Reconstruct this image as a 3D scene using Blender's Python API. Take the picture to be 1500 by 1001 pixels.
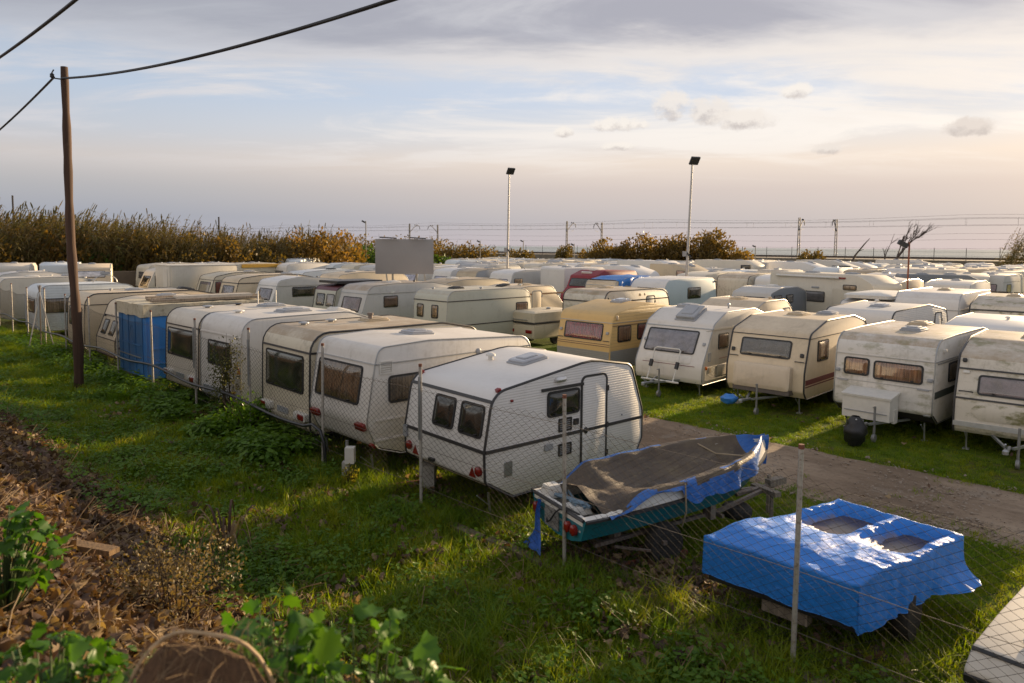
import bpy, bmesh, math, random
import numpy as np
from mathutils import Vector, Matrix, noise as mnoise
random.seed(7); RNG = np.random.default_rng(7)
R = math.radians
C = bpy.context.scene.collection
for o in list(bpy.data.objects): bpy.data.objects.remove(o)
scn = bpy.context.scene

# ------------------------------------------------------------------ camera
EYE = 4.2
PITCH = math.atan(0.075); ROLL = R(0.45); FPX = 1050.0
cd = bpy.data.cameras.new('camera'); cam = bpy.data.objects.new('camera', cd); C.objects.link(cam)
fwd = Vector((0, math.cos(PITCH), -math.sin(PITCH)))
rt = Vector((1, 0, 0)); up = rt.cross(fwd)
rr = rt*math.cos(ROLL)+up*math.sin(ROLL); uu = -rt*math.sin(ROLL)+up*math.cos(ROLL)
M3 = Matrix((rr, uu, -fwd)).transposed()
cam.matrix_world = Matrix.Translation((0, 0, EYE)) @ M3.to_4x4()
cd.sensor_width = 36; cd.lens = FPX*36/1500
cd.shift_y = -((360.5+FPX*.075)-500.5)/1500*-1.0
cd.clip_start = .05; cd.clip_end = 30000
cd.dof.use_dof = True; cd.dof.focus_distance = 14; cd.dof.aperture_fstop = 1.9
scn.camera = cam
# ------------------------------------------------------------------ sun and sky
SUN_AZ = R(44.5); SUN_EL = R(10.5)          # azimuth measured from +X towards +Y
sd = bpy.data.lights.new('sun', 'SUN'); sun = bpy.data.objects.new('sun', sd); C.objects.link(sun)
sdir = Vector((math.cos(SUN_AZ)*math.cos(SUN_EL), math.sin(SUN_AZ)*math.cos(SUN_EL), math.sin(SUN_EL)))
sun.rotation_euler = (sdir).to_track_quat('Z', 'Y').to_euler()
sd.energy = 5.0; sd.angle = R(0.8); sd.color = (1.0, .73, .43)
scn.view_settings.view_transform = 'Standard'; scn.view_settings.look = 'None'
scn.view_settings.gamma = 1; scn.view_settings.use_curve_mapping = False
scn.view_settings.exposure = 0.85

W = bpy.data.worlds.new('World'); scn.world = W; W.use_nodes = True
class NT:
    """small helper round a node tree"""
    def __init__(s, t): s.t = t
    def n(s, typ, ins=None, **kw):
        nd = s.t.nodes.new(typ)
        for k, v in kw.items(): setattr(nd, k, v)
        for k, v in (ins or {}).items(): s.set(nd, k, v)
        return nd
    def set(s, nd, k, v):
        sock = nd.inputs[k]
        if isinstance(v, bpy.types.NodeSocket): s.t.links.new(v, sock)
        elif isinstance(v, bpy.types.Node): s.t.links.new(v.outputs[0], sock)
        else: sock.default_value = v
    def m(s, op, a, b=0.0, c=0.0, clamp=False):
        nd = s.n('ShaderNodeMath', {0: a, 1: b, 2: c}, operation=op); nd.use_clamp = clamp
        return nd.outputs[0]
    def vm(s, op, a, b=(0, 0, 0)):
        nd = s.n('ShaderNodeVectorMath', {0: a, 1: b}, operation=op); return nd
    def ss(s, x, lo, hi):
        nd = s.n('ShaderNodeMapRange', {0: x, 1: lo, 2: hi, 3: 0.0, 4: 1.0}, interpolation_type='SMOOTHSTEP')
        return nd.outputs[0]
    def mix(s, f, a, b, blend='MIX'):
        nd = s.n('ShaderNodeMix', data_type='RGBA', blend_type=blend)
        s.set(nd, 0, f); s.set(nd, 6, a); s.set(nd, 7, b); return nd.outputs[2]
    def ramp(s, f, stops, interp='LINEAR'):
        nd = s.n('ShaderNodeValToRGB', {0: f}); cr = nd.color_ramp; cr.interpolation = interp
        while len(cr.elements) < len(stops): cr.elements.new(.5)
        for e, (p, c) in zip(cr.elements, stops): e.position = p; e.color = (*c, 1) if len(c) == 3 else c
        return nd.outputs[0]
    def noise(s, vec, scale, detail=4, rough=.55, dist=0.0):
        nd = s.n('ShaderNodeTexNoise', {'Vector': vec, 'Scale': scale, 'Detail': detail, 'Roughness': rough, 'Distortion': dist})
        return nd.outputs[0]
def srgb(r, g, b):
    f = lambda c: (c/255/12.92 if c/255 <= .04045 else ((c/255+.055)/1.055)**2.4)
    return (f(r), f(g), f(b))
t = W.node_tree; t.nodes.clear(); N = NT(t)
out = N.n('ShaderNodeOutputWorld'); bg = N.n('ShaderNodeBackground', {'Strength': 0.1})
t.links.new(bg.outputs[0], out.inputs[0])
sky = N.n('ShaderNodeTexSky', sky_type='NISHITA'); sky.sun_disc = False
sky.sun_elevation = SUN_EL; sky.sun_rotation = R(90)-SUN_AZ; sky.dust_density = 2.0
tc = N.n('ShaderNodeTexCoord'); d = tc.outputs['Generated']
sx = N.n('ShaderNodeSeparateXYZ', {0: d}); X, Y, Z = sx.outputs
el = N.m('ARCSINE', Z)                      # radians above the horizon
eld = N.m('MULTIPLY', el, 180/math.pi)
az = N.m('MULTIPLY', N.m('ARCTAN2', X, Y), 180/math.pi)  # degrees right of the view
sd_ = N.vm('DOT_PRODUCT', d, tuple(sdir)).outputs['Value']
sunward = N.ss(sd_, .15, .95)               # 0 away from the sun, 1 towards it
h01 = N.m('DIVIDE', eld, 40.0, clamp=True)
# band colours by elevation, away from the sun and towards it
away = N.ramp(h01, [(0, srgb(166,168,182)), (.05, srgb(163,167,178)), (.10, srgb(182,181,184)), (.15, srgb(206,199,196)),
                    (.20, srgb(196,201,210)), (.27, srgb(186,200,218)), (.42, srgb(178,185,199)), (1, srgb(168,175,190))])
tow = N.ramp(h01, [(0, srgb(206,192,192)), (.05, srgb(196,188,188)), (.11, srgb(214,200,194)), (.165, srgb(240,224,210)),
                   (.22, srgb(228,226,226)), (.28, srgb(206,216,232)), (.42, srgb(218,224,236)), (.7, srgb(190,198,214)), (1, srgb(175,185,205))])
base = N.mix(sunward, away, tow)
# cloud deck seen in perspective: direction projected onto a high plane
zc = N.m('ADD', N.m('MAXIMUM', Z, 0.0), .09)
px = N.m('DIVIDE', X, zc); py = N.m('DIVIDE', Y, zc)
pv = N.n('ShaderNodeCombineXYZ', {0: px, 1: py, 2: 0.0}).outputs[0]
rotm = N.n('ShaderNodeMapping', {'Vector': pv, 'Rotation': (0, 0, R(25)), 'Scale': (.45, 1.0, 1)}).outputs[0]
n1 = N.noise(rotm, .55, 8, .58, .4); n2 = N.noise(rotm, 1.7, 9, .62, .7)
n3 = N.noise(N.vm('ADD', rotm, (7.3, 2.1, 0)), .9, 8, .6, .5)
deckm = N.m('ADD', N.m('MULTIPLY', n1, .75), N.m('MULTIPLY', n2, .25))
# heavy grey deck, thicker overhead
hi = N.ss(eld, 9.5, 19.0)
dk = N.ss(N.m('ADD', eld, N.m('MULTIPLY', N.m('SUBTRACT', deckm, .5), 26.0)), 10.4, 16.2)
deckcol = N.mix(sunward, (*srgb(166,169,180), 1), (*srgb(172,171,181), 1))
deckcol = N.mix(N.ss(N.m('ADD', N.m('MULTIPLY', n2, .6), N.m('MULTIPLY', n3, .4)), .42, .60), deckcol, N.mix(sunward, (*srgb(190,194,202), 1), (*srgb(208,206,210), 1)))
# bright thin cloud round and under the deck
wis = N.m('MULTIPLY', N.ss(N.m('ADD', N.m('MULTIPLY', n3, .55), N.m('MULTIPLY', n2, .45)), .46, .58), N.ss(eld, 4.5, 8.5))
wiscol = N.mix(sunward, (*srgb(214,212,216), 1), (*srgb(252,244,236), 1))
col = N.mix(N.m('MULTIPLY', wis, .85), base, wiscol)
rim = N.m('MULTIPLY', N.m('MULTIPLY', dk, N.m('SUBTRACT', 1.0, dk)), 3.4)
col = N.mix(N.m('MULTIPLY', dk, .94), col, deckcol)
col = N.mix(N.m('MULTIPLY', rim, N.m('ADD', .25, N.m('MULTIPLY', sunward, .6))), col, N.mix(sunward, (*srgb(214,212,216), 1), (*srgb(250,240,230), 1)))
# a few small cumulus clouds low over the sea
dirn = N.n('ShaderNodeCombineXYZ', {0: az, 1: N.m('MULTIPLY', eld, 1.0), 2: 0.0}).outputs[0]
cn = N.noise(dirn, .55, 8, .66); cn2 = N.noise(N.vm('ADD', dirn, (40, 3, 0)), 1.3, 8, .68)
for (ca, ce, ra, re, dark) in ((12.1, 10.7, 1.5, 1.15, .25), (15.0, 10.3, 1.7, 1.15, .3), (17.6, 9.5, 2.6, .8, .25), (8.0, 9.4, 2.4, .55, .1),
                               (3.9, 8.9, .9, .45, .1), (32.2, 8.1, 1.5, .7, .7), (23.3, 7.2, 1.1, .5, .4), (21.2, 11.3, 1.2, .55, .1), (8.3, 7.8, 1.6, .35, .1)):
    da = N.m('DIVIDE', N.m('SUBTRACT', az, ca), ra); de = N.m('DIVIDE', N.m('SUBTRACT', eld, ce), re)
    q = N.m('ADD', N.m('MULTIPLY', da, da), N.m('MULTIPLY', de, de))
    f = N.m('SUBTRACT', N.m('ADD', 1.2, N.m('MULTIPLY', N.m('SUBTRACT', cn, .5), 2.8)), q)
    f = N.ss(N.m('ADD', f, N.m('MULTIPLY', N.m('SUBTRACT', cn2, .5), 1.7)), .0, 1.0)
    cc = N.mix(N.ss(N.m('ADD', de, N.m('MULTIPLY', N.m('SUBTRACT', cn2, .5), 3.2)), -1.15, .15), (*srgb(196-30*dark,186-26*dark,182-20*dark), 1), (*srgb(254-50*dark,246-52*dark,236-46*dark), 1))
    col = N.mix(N.m('MULTIPLY', f, .80+.15*dark), col, cc)
glow = N.m('MULTIPLY', N.m('POWER', N.m('MAXIMUM', sd_, 0.0), 160.0), .35)
col = N.mix(glow, col, (1.9, 1.5, 1.1, 1))
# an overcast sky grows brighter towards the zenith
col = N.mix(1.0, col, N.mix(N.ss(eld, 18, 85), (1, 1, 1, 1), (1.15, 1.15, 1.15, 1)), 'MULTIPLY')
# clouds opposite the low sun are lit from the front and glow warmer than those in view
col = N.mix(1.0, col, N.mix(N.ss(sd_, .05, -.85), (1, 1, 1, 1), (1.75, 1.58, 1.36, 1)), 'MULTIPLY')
# sky radiance: the clouds carry most of it, the clear-air sky shows through a little
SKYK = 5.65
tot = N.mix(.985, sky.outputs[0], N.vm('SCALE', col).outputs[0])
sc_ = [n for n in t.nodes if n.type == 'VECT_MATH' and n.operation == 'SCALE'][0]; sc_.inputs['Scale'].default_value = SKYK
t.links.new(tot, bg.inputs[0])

# ------------------------------------------------------------------ frame of the yard
AX = Vector((-.70711, .70711, 0)); NX = Vector((.70711, .70711, 0))   # along the rows, across the rows
def ST(s, t_, z=0.0): return AX*s+NX*t_+Vector((0, 0, z))
def yard(p): return (-p[0]+p[1])*.70711, (p[0]+p[1])*.70711
def sstep(x, a, b):
    u = min(max((x-a)/(b-a), 0), 1); return u*u*(3-2*u)
def ground_z(x, y):
    s, t_ = yard((x, y))
    n = mnoise.noise((x*.5, y*.5, 0))
    b = 1-sstep(t_+.35*n, -1.2, 4.3)
    z = 2.75*b + .06*n*(1 if t_ < 6.5 else .3)+.10*b*mnoise.noise((x*1.7, y*1.7, 3))
    if t_ < 6.9: z += sstep(t_, 6.9, 5.8)*(.09*mnoise.noise((x*.9, y*.9, 8))+.07*mnoise.noise((x*2.1, y*2.1, 18)))
    return z

# ------------------------------------------------------------------ objects
def tag(o, label=None, cat=None, group=None, kind=None):
    if label: o['label'] = label
    if cat: o['category'] = cat
    if group: o['group'] = group
    if kind: o['kind'] = kind
    return o
def thing(name, label, cat, loc=(0, 0, 0), rot=0.0, group=None):
    o = bpy.data.objects.new(name, None); C.objects.link(o); o.empty_display_size = .2
    o.location = loc; o.rotation_euler = (0, 0, rot)
    return tag(o, label, cat, group)
class MB:
    def __init__(s): s.v = []; s.f = []; s.m = []
    def add(s, vs, fs, mi=0):
        b = len(s.v); s.v += [tuple(p) for p in vs]
        for f in fs: s.f.append(tuple(b+i for i in f)); s.m.append(mi)
    def box(s, c, sz, mi=0, rot=None, taper=1.0):
        hx, hy, hz = sz[0]/2, sz[1]/2, sz[2]/2; vs = []
        for z in (-1, 1):
            k = taper if z > 0 else 1
            for x, y in ((-1, -1), (1, -1), (1, 1), (-1, 1)): vs.append(Vector((x*hx*k, y*hy*k, z*hz)))
        if rot is not None: vs = [rot @ p for p in vs]
        c = Vector(c)
        s.add([p+c for p in vs], [(3, 2, 1, 0), (4, 5, 6, 7), (0, 1, 5, 4), (1, 2, 6, 5), (2, 3, 7, 6), (3, 0, 4, 7)], mi)
    def tube(s, pts, r, n=6, mi=0, closed=False, caps=True):
        pts = [Vector(p) for p in pts]; k = len(pts); vs = []
        rs = r if isinstance(r, (list, tuple)) else [r]*k
        prev = None
        for i, p in enumerate(pts):
            a = pts[i-1] if (i > 0 or closed) else pts[i]; b = pts[(i+1) % k] if (i < k-1 or closed) else pts[i]
            d_ = (b-a).normalized() if (b-a).length > 1e-9 else Vector((0, 0, 1))
            if prev is None:
                h = Vector((0, 0, 1)) if abs(d_.z) < .9 else Vector((1, 0, 0)); u = d_.cross(h).normalized()
            else:
                u = (prev-d_*prev.dot(d_)); u = u.normalized() if u.length > 1e-6 else d_.orthogonal().normalized()
            prev = u; w = d_.cross(u)
            for j in range(n):
                a_ = 2*math.pi*(j+.5)/n; vs.append(p+(u*math.cos(a_)+w*math.sin(a_))*rs[i])
        fs = []
        for i in range(k if closed else k-1):
            for j in range(n):
                a0 = i*n+j; a1 = i*n+(j+1) % n; b0 = ((i+1) % k)*n+j; b1 = ((i+1) % k)*n+(j+1) % n
                fs.append((a0, a1, b1, b0))
        if caps and not closed:
            fs.append(tuple(range(n-1, -1, -1))); fs.append(tuple((k-1)*n+j for j in range(n)))
        s.add(vs, fs, mi)
    def lathe(s, prof, c, n=12, mi=0, axis='z', cap=True):
        vs = []; c = Vector(c)
        for r_, z in prof:
            for j in range(n):
                a = 2*math.pi*j/n; x, y = r_*math.cos(a), r_*math.sin(a)
                vs.append(c+(Vector((x, y, z)) if axis == 'z' else Vector((x, z, y)) if axis == 'y' else Vector((z, x, y))))
        fs = [(i*n+j, i*n+(j+1) % n, (i+1)*n+(j+1) % n, (i+1)*n+j) for i in range(len(prof)-1) for j in range(n)]
        if cap: fs += [tuple(range(n-1, -1, -1)), tuple((len(prof)-1)*n+j for j in range(n))]
        s.add(vs, fs, mi)
    def plate(s, fr, pts, d0, d1, mi=0, inset=0.0, dome=0.0):
        """polygon pts (u, v) in the frame fr, from depth d0 out to d1; inset bevels the front"""
        O, u, v, n_ = fr; k = len(pts)
        cx = sum(p[0] for p in pts)/k; cy = sum(p[1] for p in pts)/k
        w = max(abs(p[0]-cx) for p in pts); h = max(abs(p[1]-cy) for p in pts)
        fx = 1-inset/max(w, 1e-3); fy = 1-inset/max(h, 1e-3)
        vs = [O+u*p[0]+v*p[1]+n_*d0 for p in pts]
        vs += [O+u*p[0]+v*p[1]+n_*(d1-inset*.6) for p in pts]
        vs += [O+u*(cx+(p[0]-cx)*fx)+v*(cy+(p[1]-cy)*fy)+n_*d1 for p in pts]
        fs = []
        for r_ in range(2):
            for i in range(k): fs.append((r_*k+i, r_*k+(i+1) % k, (r_+1)*k+(i+1) % k, (r_+1)*k+i))
        if dome:
            vs += [O+u*(cx+(p[0]-cx)*fx*.55)+v*(cy+(p[1]-cy)*fy*.55)+n_*(d1+dome) for p in pts]
            for i in range(k): fs.append((2*k+i, 2*k+(i+1) % k, 3*k+(i+1) % k, 3*k+i))
            fs.append(tuple(3*k+i for i in range(k)))
        else: fs.append(tuple(2*k+i for i in range(k)))
        s.add(vs, fs, mi)
    def ring(s, fr, po, pi_, d0, d1, mi=0):
        O, u, v, n_ = fr; k = len(po)
        P = lambda p, d_: O+u*p[0]+v*p[1]+n_*d_
        vs = [P(p, d0) for p in po]+[P(p, d1) for p in po]+[P(p, d1) for p in pi_]+[P(p, d0) for p in pi_]
        fs = [(r_*k+i, r_*k+(i+1) % k, (r_+1)*k+(i+1) % k, (r_+1)*k+i) for r_ in range(3) for i in range(k)]
        s.add(vs, fs, mi)
    def mesh(s, name, mats, sharp=35):
        me = bpy.data.meshes.new(name); me.from_pydata([tuple(p) for p in s.v], [], s.f)
        for m_ in (mats if isinstance(mats, (list, tuple)) else [mats]): me.materials.append(m_)
        me.polygons.foreach_set('material_index', s.m)
        if sharp is not None:
            me.polygons.foreach_set('use_smooth', [True]*len(s.f)); me.set_sharp_from_angle(angle=R(sharp))
        me.update(); return me
    def build(s, name, mats, parent=None, sharp=35, loc=None):
        return link(name, s.mesh(name, mats, sharp), parent, loc)
def link(name, me, parent=None, loc=None):
    o = bpy.data.objects.new(name, me); C.objects.link(o)
    if parent is not None: o.parent = parent
    if loc is not None: o.location = loc
    return o
def rrect(w, h, r, seg=4, cx=0.0, cy=0.0):
    r = min(r, w/2-.001, h/2-.001); p = []
    for sx_, sy_, a0 in ((1, -1, -90), (1, 1, 0), (-1, 1, 90), (-1, -1, 180)):
        for i in range(seg+1):
            a = R(a0+90*i/seg); p.append((cx+sx_*(w/2-r)+r*math.cos(a), cy+sy_*(h/2-r)+r*math.sin(a)))
    return p
def npmesh(name, V, F, mats, midx=None, smooth=False):
    """large mesh from numpy arrays, all faces with the same number of corners"""
    me = bpy.data.meshes.new(name); k = F.shape[1]; nf = len(F)
    me.vertices.add(len(V)); me.vertices.foreach_set('co', V.astype(np.float32).ravel())
    me.loops.add(nf*k); me.loops.foreach_set('vertex_index', F.astype(np.int32).ravel())
    me.polygons.add(nf); me.polygons.foreach_set('loop_start', np.arange(0, nf*k, k, dtype=np.int32))
    for m_ in (mats if isinstance(mats, (list, tuple)) else [mats]): me.materials.append(m_)
    if midx is not None: me.polygons.foreach_set('material_index', np.asarray(midx, dtype=np.int32))
    me.update(calc_edges=True)
    if smooth: me.polygons.foreach_set('use_smooth', np.ones(nf, dtype=bool))
    return me

# ------------------------------------------------------------------ materials
MATS = {}
def newmat(name):
    m_ = bpy.data.materials.new(name); m_.use_nodes = True
    nt = m_.node_tree; nt.nodes.clear(); n_ = NT(nt)
    o_ = n_.n('ShaderNodeOutputMaterial'); p = n_.n('ShaderNodeBsdfPrincipled'); nt.links.new(p.outputs[0], o_.inputs[0])
    return m_, n_, p, o_
def oco(n_, rnd=True):
    c = n_.n('ShaderNodeTexCoord').outputs['Object']
    if rnd:
        r_ = n_.m('MULTIPLY', n_.n('ShaderNodeObjectInfo').outputs['Random'], 80.0)
        c = n_.vm('ADD', c, n_.n('ShaderNodeCombineXYZ', {0: r_, 1: r_, 2: 0.0}).outputs[0]).outputs[0]
    return c
def simple(name, col, rough=.5, metal=0.0, var=.25, scale=8, bump=.0, coat=0.0, wear=None):
    if name in MATS: return MATS[name]
    m_, n_, p, _ = newmat(name); c = oco(n_)
    f = n_.noise(c, scale, 5, .6)
    dk = tuple(x*(1-var) for x in col); lt = tuple(min(1, x*(1+var)) for x in col)
    cc = n_.mix(f, (*dk, 1), (*lt, 1))
    if wear: cc = n_.mix(n_.m('MULTIPLY', n_.ss(n_.noise(c, scale*2.3, 7, .68), .5, .66), .85), cc, (*wear, 1))
    n_.set(p, 'Base Color', cc); p.inputs['Roughness'].default_value = rough; p.inputs['Metallic'].default_value = metal
    if coat: p.inputs['Coat Weight'].default_value = coat
    if bump: n_.set(p, 'Normal', n_.n('ShaderNodeBump', {'Strength': bump, 'Distance': .02, 'Height': n_.noise(c, scale*4, 4)}).outputs[0])
    MATS[name] = m_; return m_
def paint(name, col, dirt=.3, green=0.0, ribs=0.0, rough=.38, streak=1.0, tan=(.20, .165, .10), film=0.0):
    """painted sheet: base colour, patchy grime, rain streaks, optional algae and pressed ribs"""
    if name in MATS: return MATS[name]
    m_, n_, p, _ = newmat(name); c = oco(n_)
    big = n_.noise(c, 1.3, 5, .6); fine = n_.noise(c, 9, 6, .65)
    st_ = n_.noise(n_.n('ShaderNodeMapping', {'Vector': c, 'Scale': (9, 9, .7)}).outputs[0], 1.5, 5, .6)
    cc = n_.mix(n_.m('MULTIPLY', n_.ss(big, .3, .75), .22), (*col, 1), (*(x*.82 for x in col), 1))
    g = n_.m('MULTIPLY', n_.ss(st_, .5, .78), n_.m('MULTIPLY', n_.ss(big, .35, .65), dirt*streak), clamp=True)
    cc = n_.mix(g, cc, (*tan, 1))
    g2 = n_.m('MULTIPLY', n_.ss(n_.m('ADD', n_.m('MULTIPLY', fine, .5), n_.m('MULTIPLY', big, .5)), .5, .68), dirt*.8, clamp=True)
    cc = n_.mix(g2, cc, (.22, .19, .14, 1))
    spk = n_.m('MULTIPLY', n_.ss(n_.noise(c, 38, 3, .6), .64, .72), dirt*.5, clamp=True)
    cc = n_.mix(spk, cc, (.13, .11, .08, 1))
    if film:
        fl = n_.m('MULTIPLY', n_.ss(n_.m('ADD', n_.m('MULTIPLY', big, .6), n_.m('MULTIPLY', fine, .4)), .28, .58), min(.85, film), clamp=True)
        cc = n_.mix(fl, cc, n_.mix(fine, (.22, .16, .10, 1), (.46, .35, .23, 1)))
    if green:
        gm = n_.m('MULTIPLY', n_.ss(n_.noise(n_.n('ShaderNodeMapping', {'Vector': c, 'Scale': (1.2, 1.0, 2.2)}).outputs[0], 2.0, 7, .66), .5, .66), green, clamp=True)
        cc = n_.mix(gm, cc, (.19, .18, .075, 1))
    n_.set(p, 'Base Color', cc)
    n_.set(p, 'Roughness', n_.m('ADD', rough, n_.m('MULTIPLY', fine, .25)))
    h = n_.m('MULTIPLY', n_.noise(c, 3, 3), .5)
    if ribs:
        z = n_.n('ShaderNodeSeparateXYZ', {0: n_.n('ShaderNodeTexCoord').outputs['Object']}).outputs[2]
        w = n_.m('ABSOLUTE', n_.m('SINE', n_.m('MULTIPLY', z, math.pi/ribs)))
        h = n_.m('ADD', h, n_.m('POWER', w, .35))
        n_.set(p, 'Base Color', n_.mix(n_.m('MULTIPLY', n_.ss(w, .28, .05), .35), cc, (.12, .11, .10, 1)))
    n_.set(p, 'Normal', n_.n('ShaderNodeBump', {'Strength': .45 if ribs else .12, 'Distance': .012, 'Height': h}).outputs[0])
    MATS[name] = m_; return m_
def glazing(name, col, fold=0.0, rough=.12):
    """acrylic pane with what hangs behind it"""
    if name in MATS: return MATS[name]
    m_, n_, p, _ = newmat(name); c = oco(n_)
    f = n_.noise(n_.n('ShaderNodeMapping', {'Vector': c, 'Scale': (14, 14, .5) if fold else (1.5, 1.5, 2.5)}).outputs[0], 1.5 if fold else 2.0, 3, .6)
    cc = n_.mix(n_.ss(f, .3, .7), (*(x*(.45 if fold else .7) for x in col), 1), (*(min(1, x*1.25) for x in col), 1))
    dust = n_.m('MULTIPLY', n_.ss(n_.noise(c, 5, 6, .7), .4, .8), .16)
    n_.set(p, 'Base Color', n_.mix(dust, cc, (.3, .27, .22, 1)))
    n_.set(p, 'Roughness', n_.m('ADD', rough, n_.m('MULTIPLY', dust, 1.0))); p.inputs['Coat Weight'].default_value = .6; p.inputs['Coat Roughness'].default_value = .08
    MATS[name] = m_; return m_
def glass(name='acrylic_glass', tint=(.84, .83, .80)):
    if name in MATS: return MATS[name]
    m_, n_, p, o_ = newmat(name); nt = m_.node_tree; c = oco(n_)
    tr = n_.n('ShaderNodeBsdfTransparent', {'Color': (*tint, 1)}); gl = n_.n('ShaderNodeBsdfGlossy', {'Roughness': .08, 'Color': (.9, .9, .9, 1)})
    fr = n_.m('ADD', n_.n('ShaderNodeFresnel', {'IOR': 1.55}).outputs[0], .05)
    mx = n_.n('ShaderNodeMixShader'); nt.links.new(fr, mx.inputs[0]); nt.links.new(tr.outputs[0], mx.inputs[1]); nt.links.new(gl.outputs[0], mx.inputs[2])
    df = n_.n('ShaderNodeBsdfDiffuse', {'Color': (.32, .28, .22, 1)}); mx2 = n_.n('ShaderNodeMixShader')
    nt.links.new(n_.m('MULTIPLY', n_.ss(n_.noise(c, 4, 6, .7), .42, .8), .3), mx2.inputs[0])
    nt.links.new(mx.outputs[0], mx2.inputs[1]); nt.links.new(df.outputs[0], mx2.inputs[2]); nt.links.new(mx2.outputs[0], o_.inputs[0])
    MATS[name] = m_; return m_
def leafmat(name, cols, trans=.45, rough=.5, dry=None):
    """thin leaf: reflects, and lets light through; colour varies from one instance to the next"""
    if name in MATS: return MATS[name]
    m_, n_, p, o_ = newmat(name); nt = m_.node_tree
    r_ = n_.n('ShaderNodeObjectInfo').outputs['Random']
    k = len(cols)
    cc = n_.ramp(r_, [(i/(k-1) if k > 1 else 0, c) for i, c in enumerate(cols)])
    pn = n_.noise(n_.n('ShaderNodeNewGeometry').outputs['Position'], 1.1, 4, .6)
    cc = n_.mix(.5, cc, n_.ramp(pn, [(.3, cols[0]), (.7, cols[-1])]))
    g2 = n_.noise(n_.n('ShaderNodeTexCoord').outputs['Object'], 25, 3)
    cc = n_.mix(n_.m('MULTIPLY', g2, .3), cc, (*(x*.5 for x in cols[0]), 1))
    n_.set(p, 'Base Color', cc); p.inputs['Roughness'].default_value = rough; p.inputs['Specular IOR Level'].default_value = .35
    tl = n_.n('ShaderNodeBsdfTranslucent'); n_.set(tl, 'Color', n_.mix(1.0, cc, (1.5, 1.35, .55, 1), 'MULTIPLY'))
    mx = n_.n('ShaderNodeMixShader', {0: trans}); nt.links.new(p.outputs[0], mx.inputs[1]); nt.links.new(tl.outputs[0], mx.inputs[2]); nt.links.new(mx.outputs[0], o_.inputs[0])
    MATS[name] = m_; return m_
def wood(name, col, scale=1.0, rough=.8):
    if name in MATS: return MATS[name]
    m_, n_, p, _ = newmat(name); c = oco(n_)
    g = n_.noise(n_.n('ShaderNodeMapping', {'Vector': c, 'Scale': (14*scale, 14*scale, .7*scale)}).outputs[0], 2.0, 6, .65)
    kn = n_.noise(c, 2.2, 4)
    cc = n_.ramp(g, [(.25, tuple(x*.4 for x in col)), (.55, col), (.8, tuple(min(1, x*1.5) for x in col))])
    n_.set(p, 'Base Color', n_.mix(n_.m('MULTIPLY', kn, .4), cc, (*(x*.5 for x in col), 1))); p.inputs['Roughness'].default_value = rough
    n_.set(p, 'Normal', n_.n('ShaderNodeBump', {'Strength': .6, 'Distance': .02, 'Height': g}).outputs[0])
    MATS[name] = m_; return m_
# shared materials
RUB = simple('black_rubber', (.018, .018, .02), .55)
DKTRIM = simple('dark_trim', (.035, .034, .036), .45)
GALV = simple('galvanised_steel', (.36, .37, .38), .42, .75, .3, 12)
RUST = simple('rusty_steel', (.20, .17, .15), .6, .4, .4, 14, .2, wear=(.11, .045, .02))
ALU = simple('aluminium_strip', (.62, .62, .62), .35, .6)
WPLAS = simple('white_plastic', (.62, .60, .56), .4, 0, .15)
GPLAS = simple('grey_plastic', (.30, .31, .33), .35, 0, .2, 5)
CLPLAS = simple('smoked_hatch_plastic', (.34, .35, .38), .18, 0, .25, 5, coat=.5)
BPLAS = simple('beige_plastic', (.47, .38, .26), .5, 0, .25)
REDL = simple('red_lens', (.20, .010, .008), .22, 0, .4, 30, coat=.4)
ORL = simple('orange_lens', (.55, .13, .01), .2, coat=.5)
TYRE = simple('tyre_rubber', (.022, .021, .02), .85, 0, .4, 10, .3, wear=(.06, .05, .04))
RIM = simple('wheel_rim', (.34, .32, .29), .5, .3, .35, 10, wear=(.14, .07, .03))
BLACK = simple('black_metal', (.02, .02, .022), .45)
UNDER = simple('underside', (.03, .027, .025), .9)
GLASS = glass()
PANE = {
 'dark': glazing('pane_dark', (.018, .019, .016), 0, .1), 'green': glazing('pane_green_dark', (.022, .028, .016), 0, .12),
 'lav': glazing('pane_lavender', (.36, .36, .46), 0, .25), 'mauve': glazing('pane_mauve', (.33, .26, .30), 0, .2),
 'red': glazing('pane_red_curtain', (.42, .018, .05), 1, .2), 'amber': glazing('pane_amber_curtain', (.62, .34, .20), 1, .2),
 'tan': glazing('pane_tan_curtain', (.34, .24, .15), 1, .2), 'grey': glazing('pane_grey', (.10, .095, .10), 0, .15),
 'pink': glazing('pane_pink_blind', (.40, .25, .19), 0, .2), 'white': glazing('pane_white_blind', (.55, .55, .60), 0, .2), 'blue': glazing('pane_blue_glass', (.06, .08, .12), 0, .08)}
# ------------------------------------------------------------------ land, road, sea
RM = Vector((-.82, .572, 0)).normalized(); RN = Vector((.572, .82, 0)).normalized()   # along and across the railway
def MN(m, n, z=0.0): return RM*m+RN*n+Vector((0, 0, z))
def axis_lines(fine0, fine1, step, far, grow=1.35):
    a = list(np.arange(fine0, fine1+1e-6, step)); st_ = step; x = fine1
    while x < far[1]: st_ *= grow; x += st_; a.append(min(x, far[1]))
    st_ = step; x = fine0; b = []
    while x > far[0]: st_ *= grow; x -= st_; b.append(max(x, far[0]))
    return sorted(b)+a
xs = axis_lines(-24, 12, .34, (-900, 900)); ns = axis_lines(-5, 22, .34, (-60, 141))
V = []; 
for n_ in ns:
    for x in xs:
        y = (n_-RN.x*x)/RN.y; V.append((x, y, ground_z(x, y)))
nx = len(xs); F = [(j*nx+i, j*nx+i+1, (j+1)*nx+i+1, (j+1)*nx+i) for j in range(len(ns)-1) for i in range(nx-1)]
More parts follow.
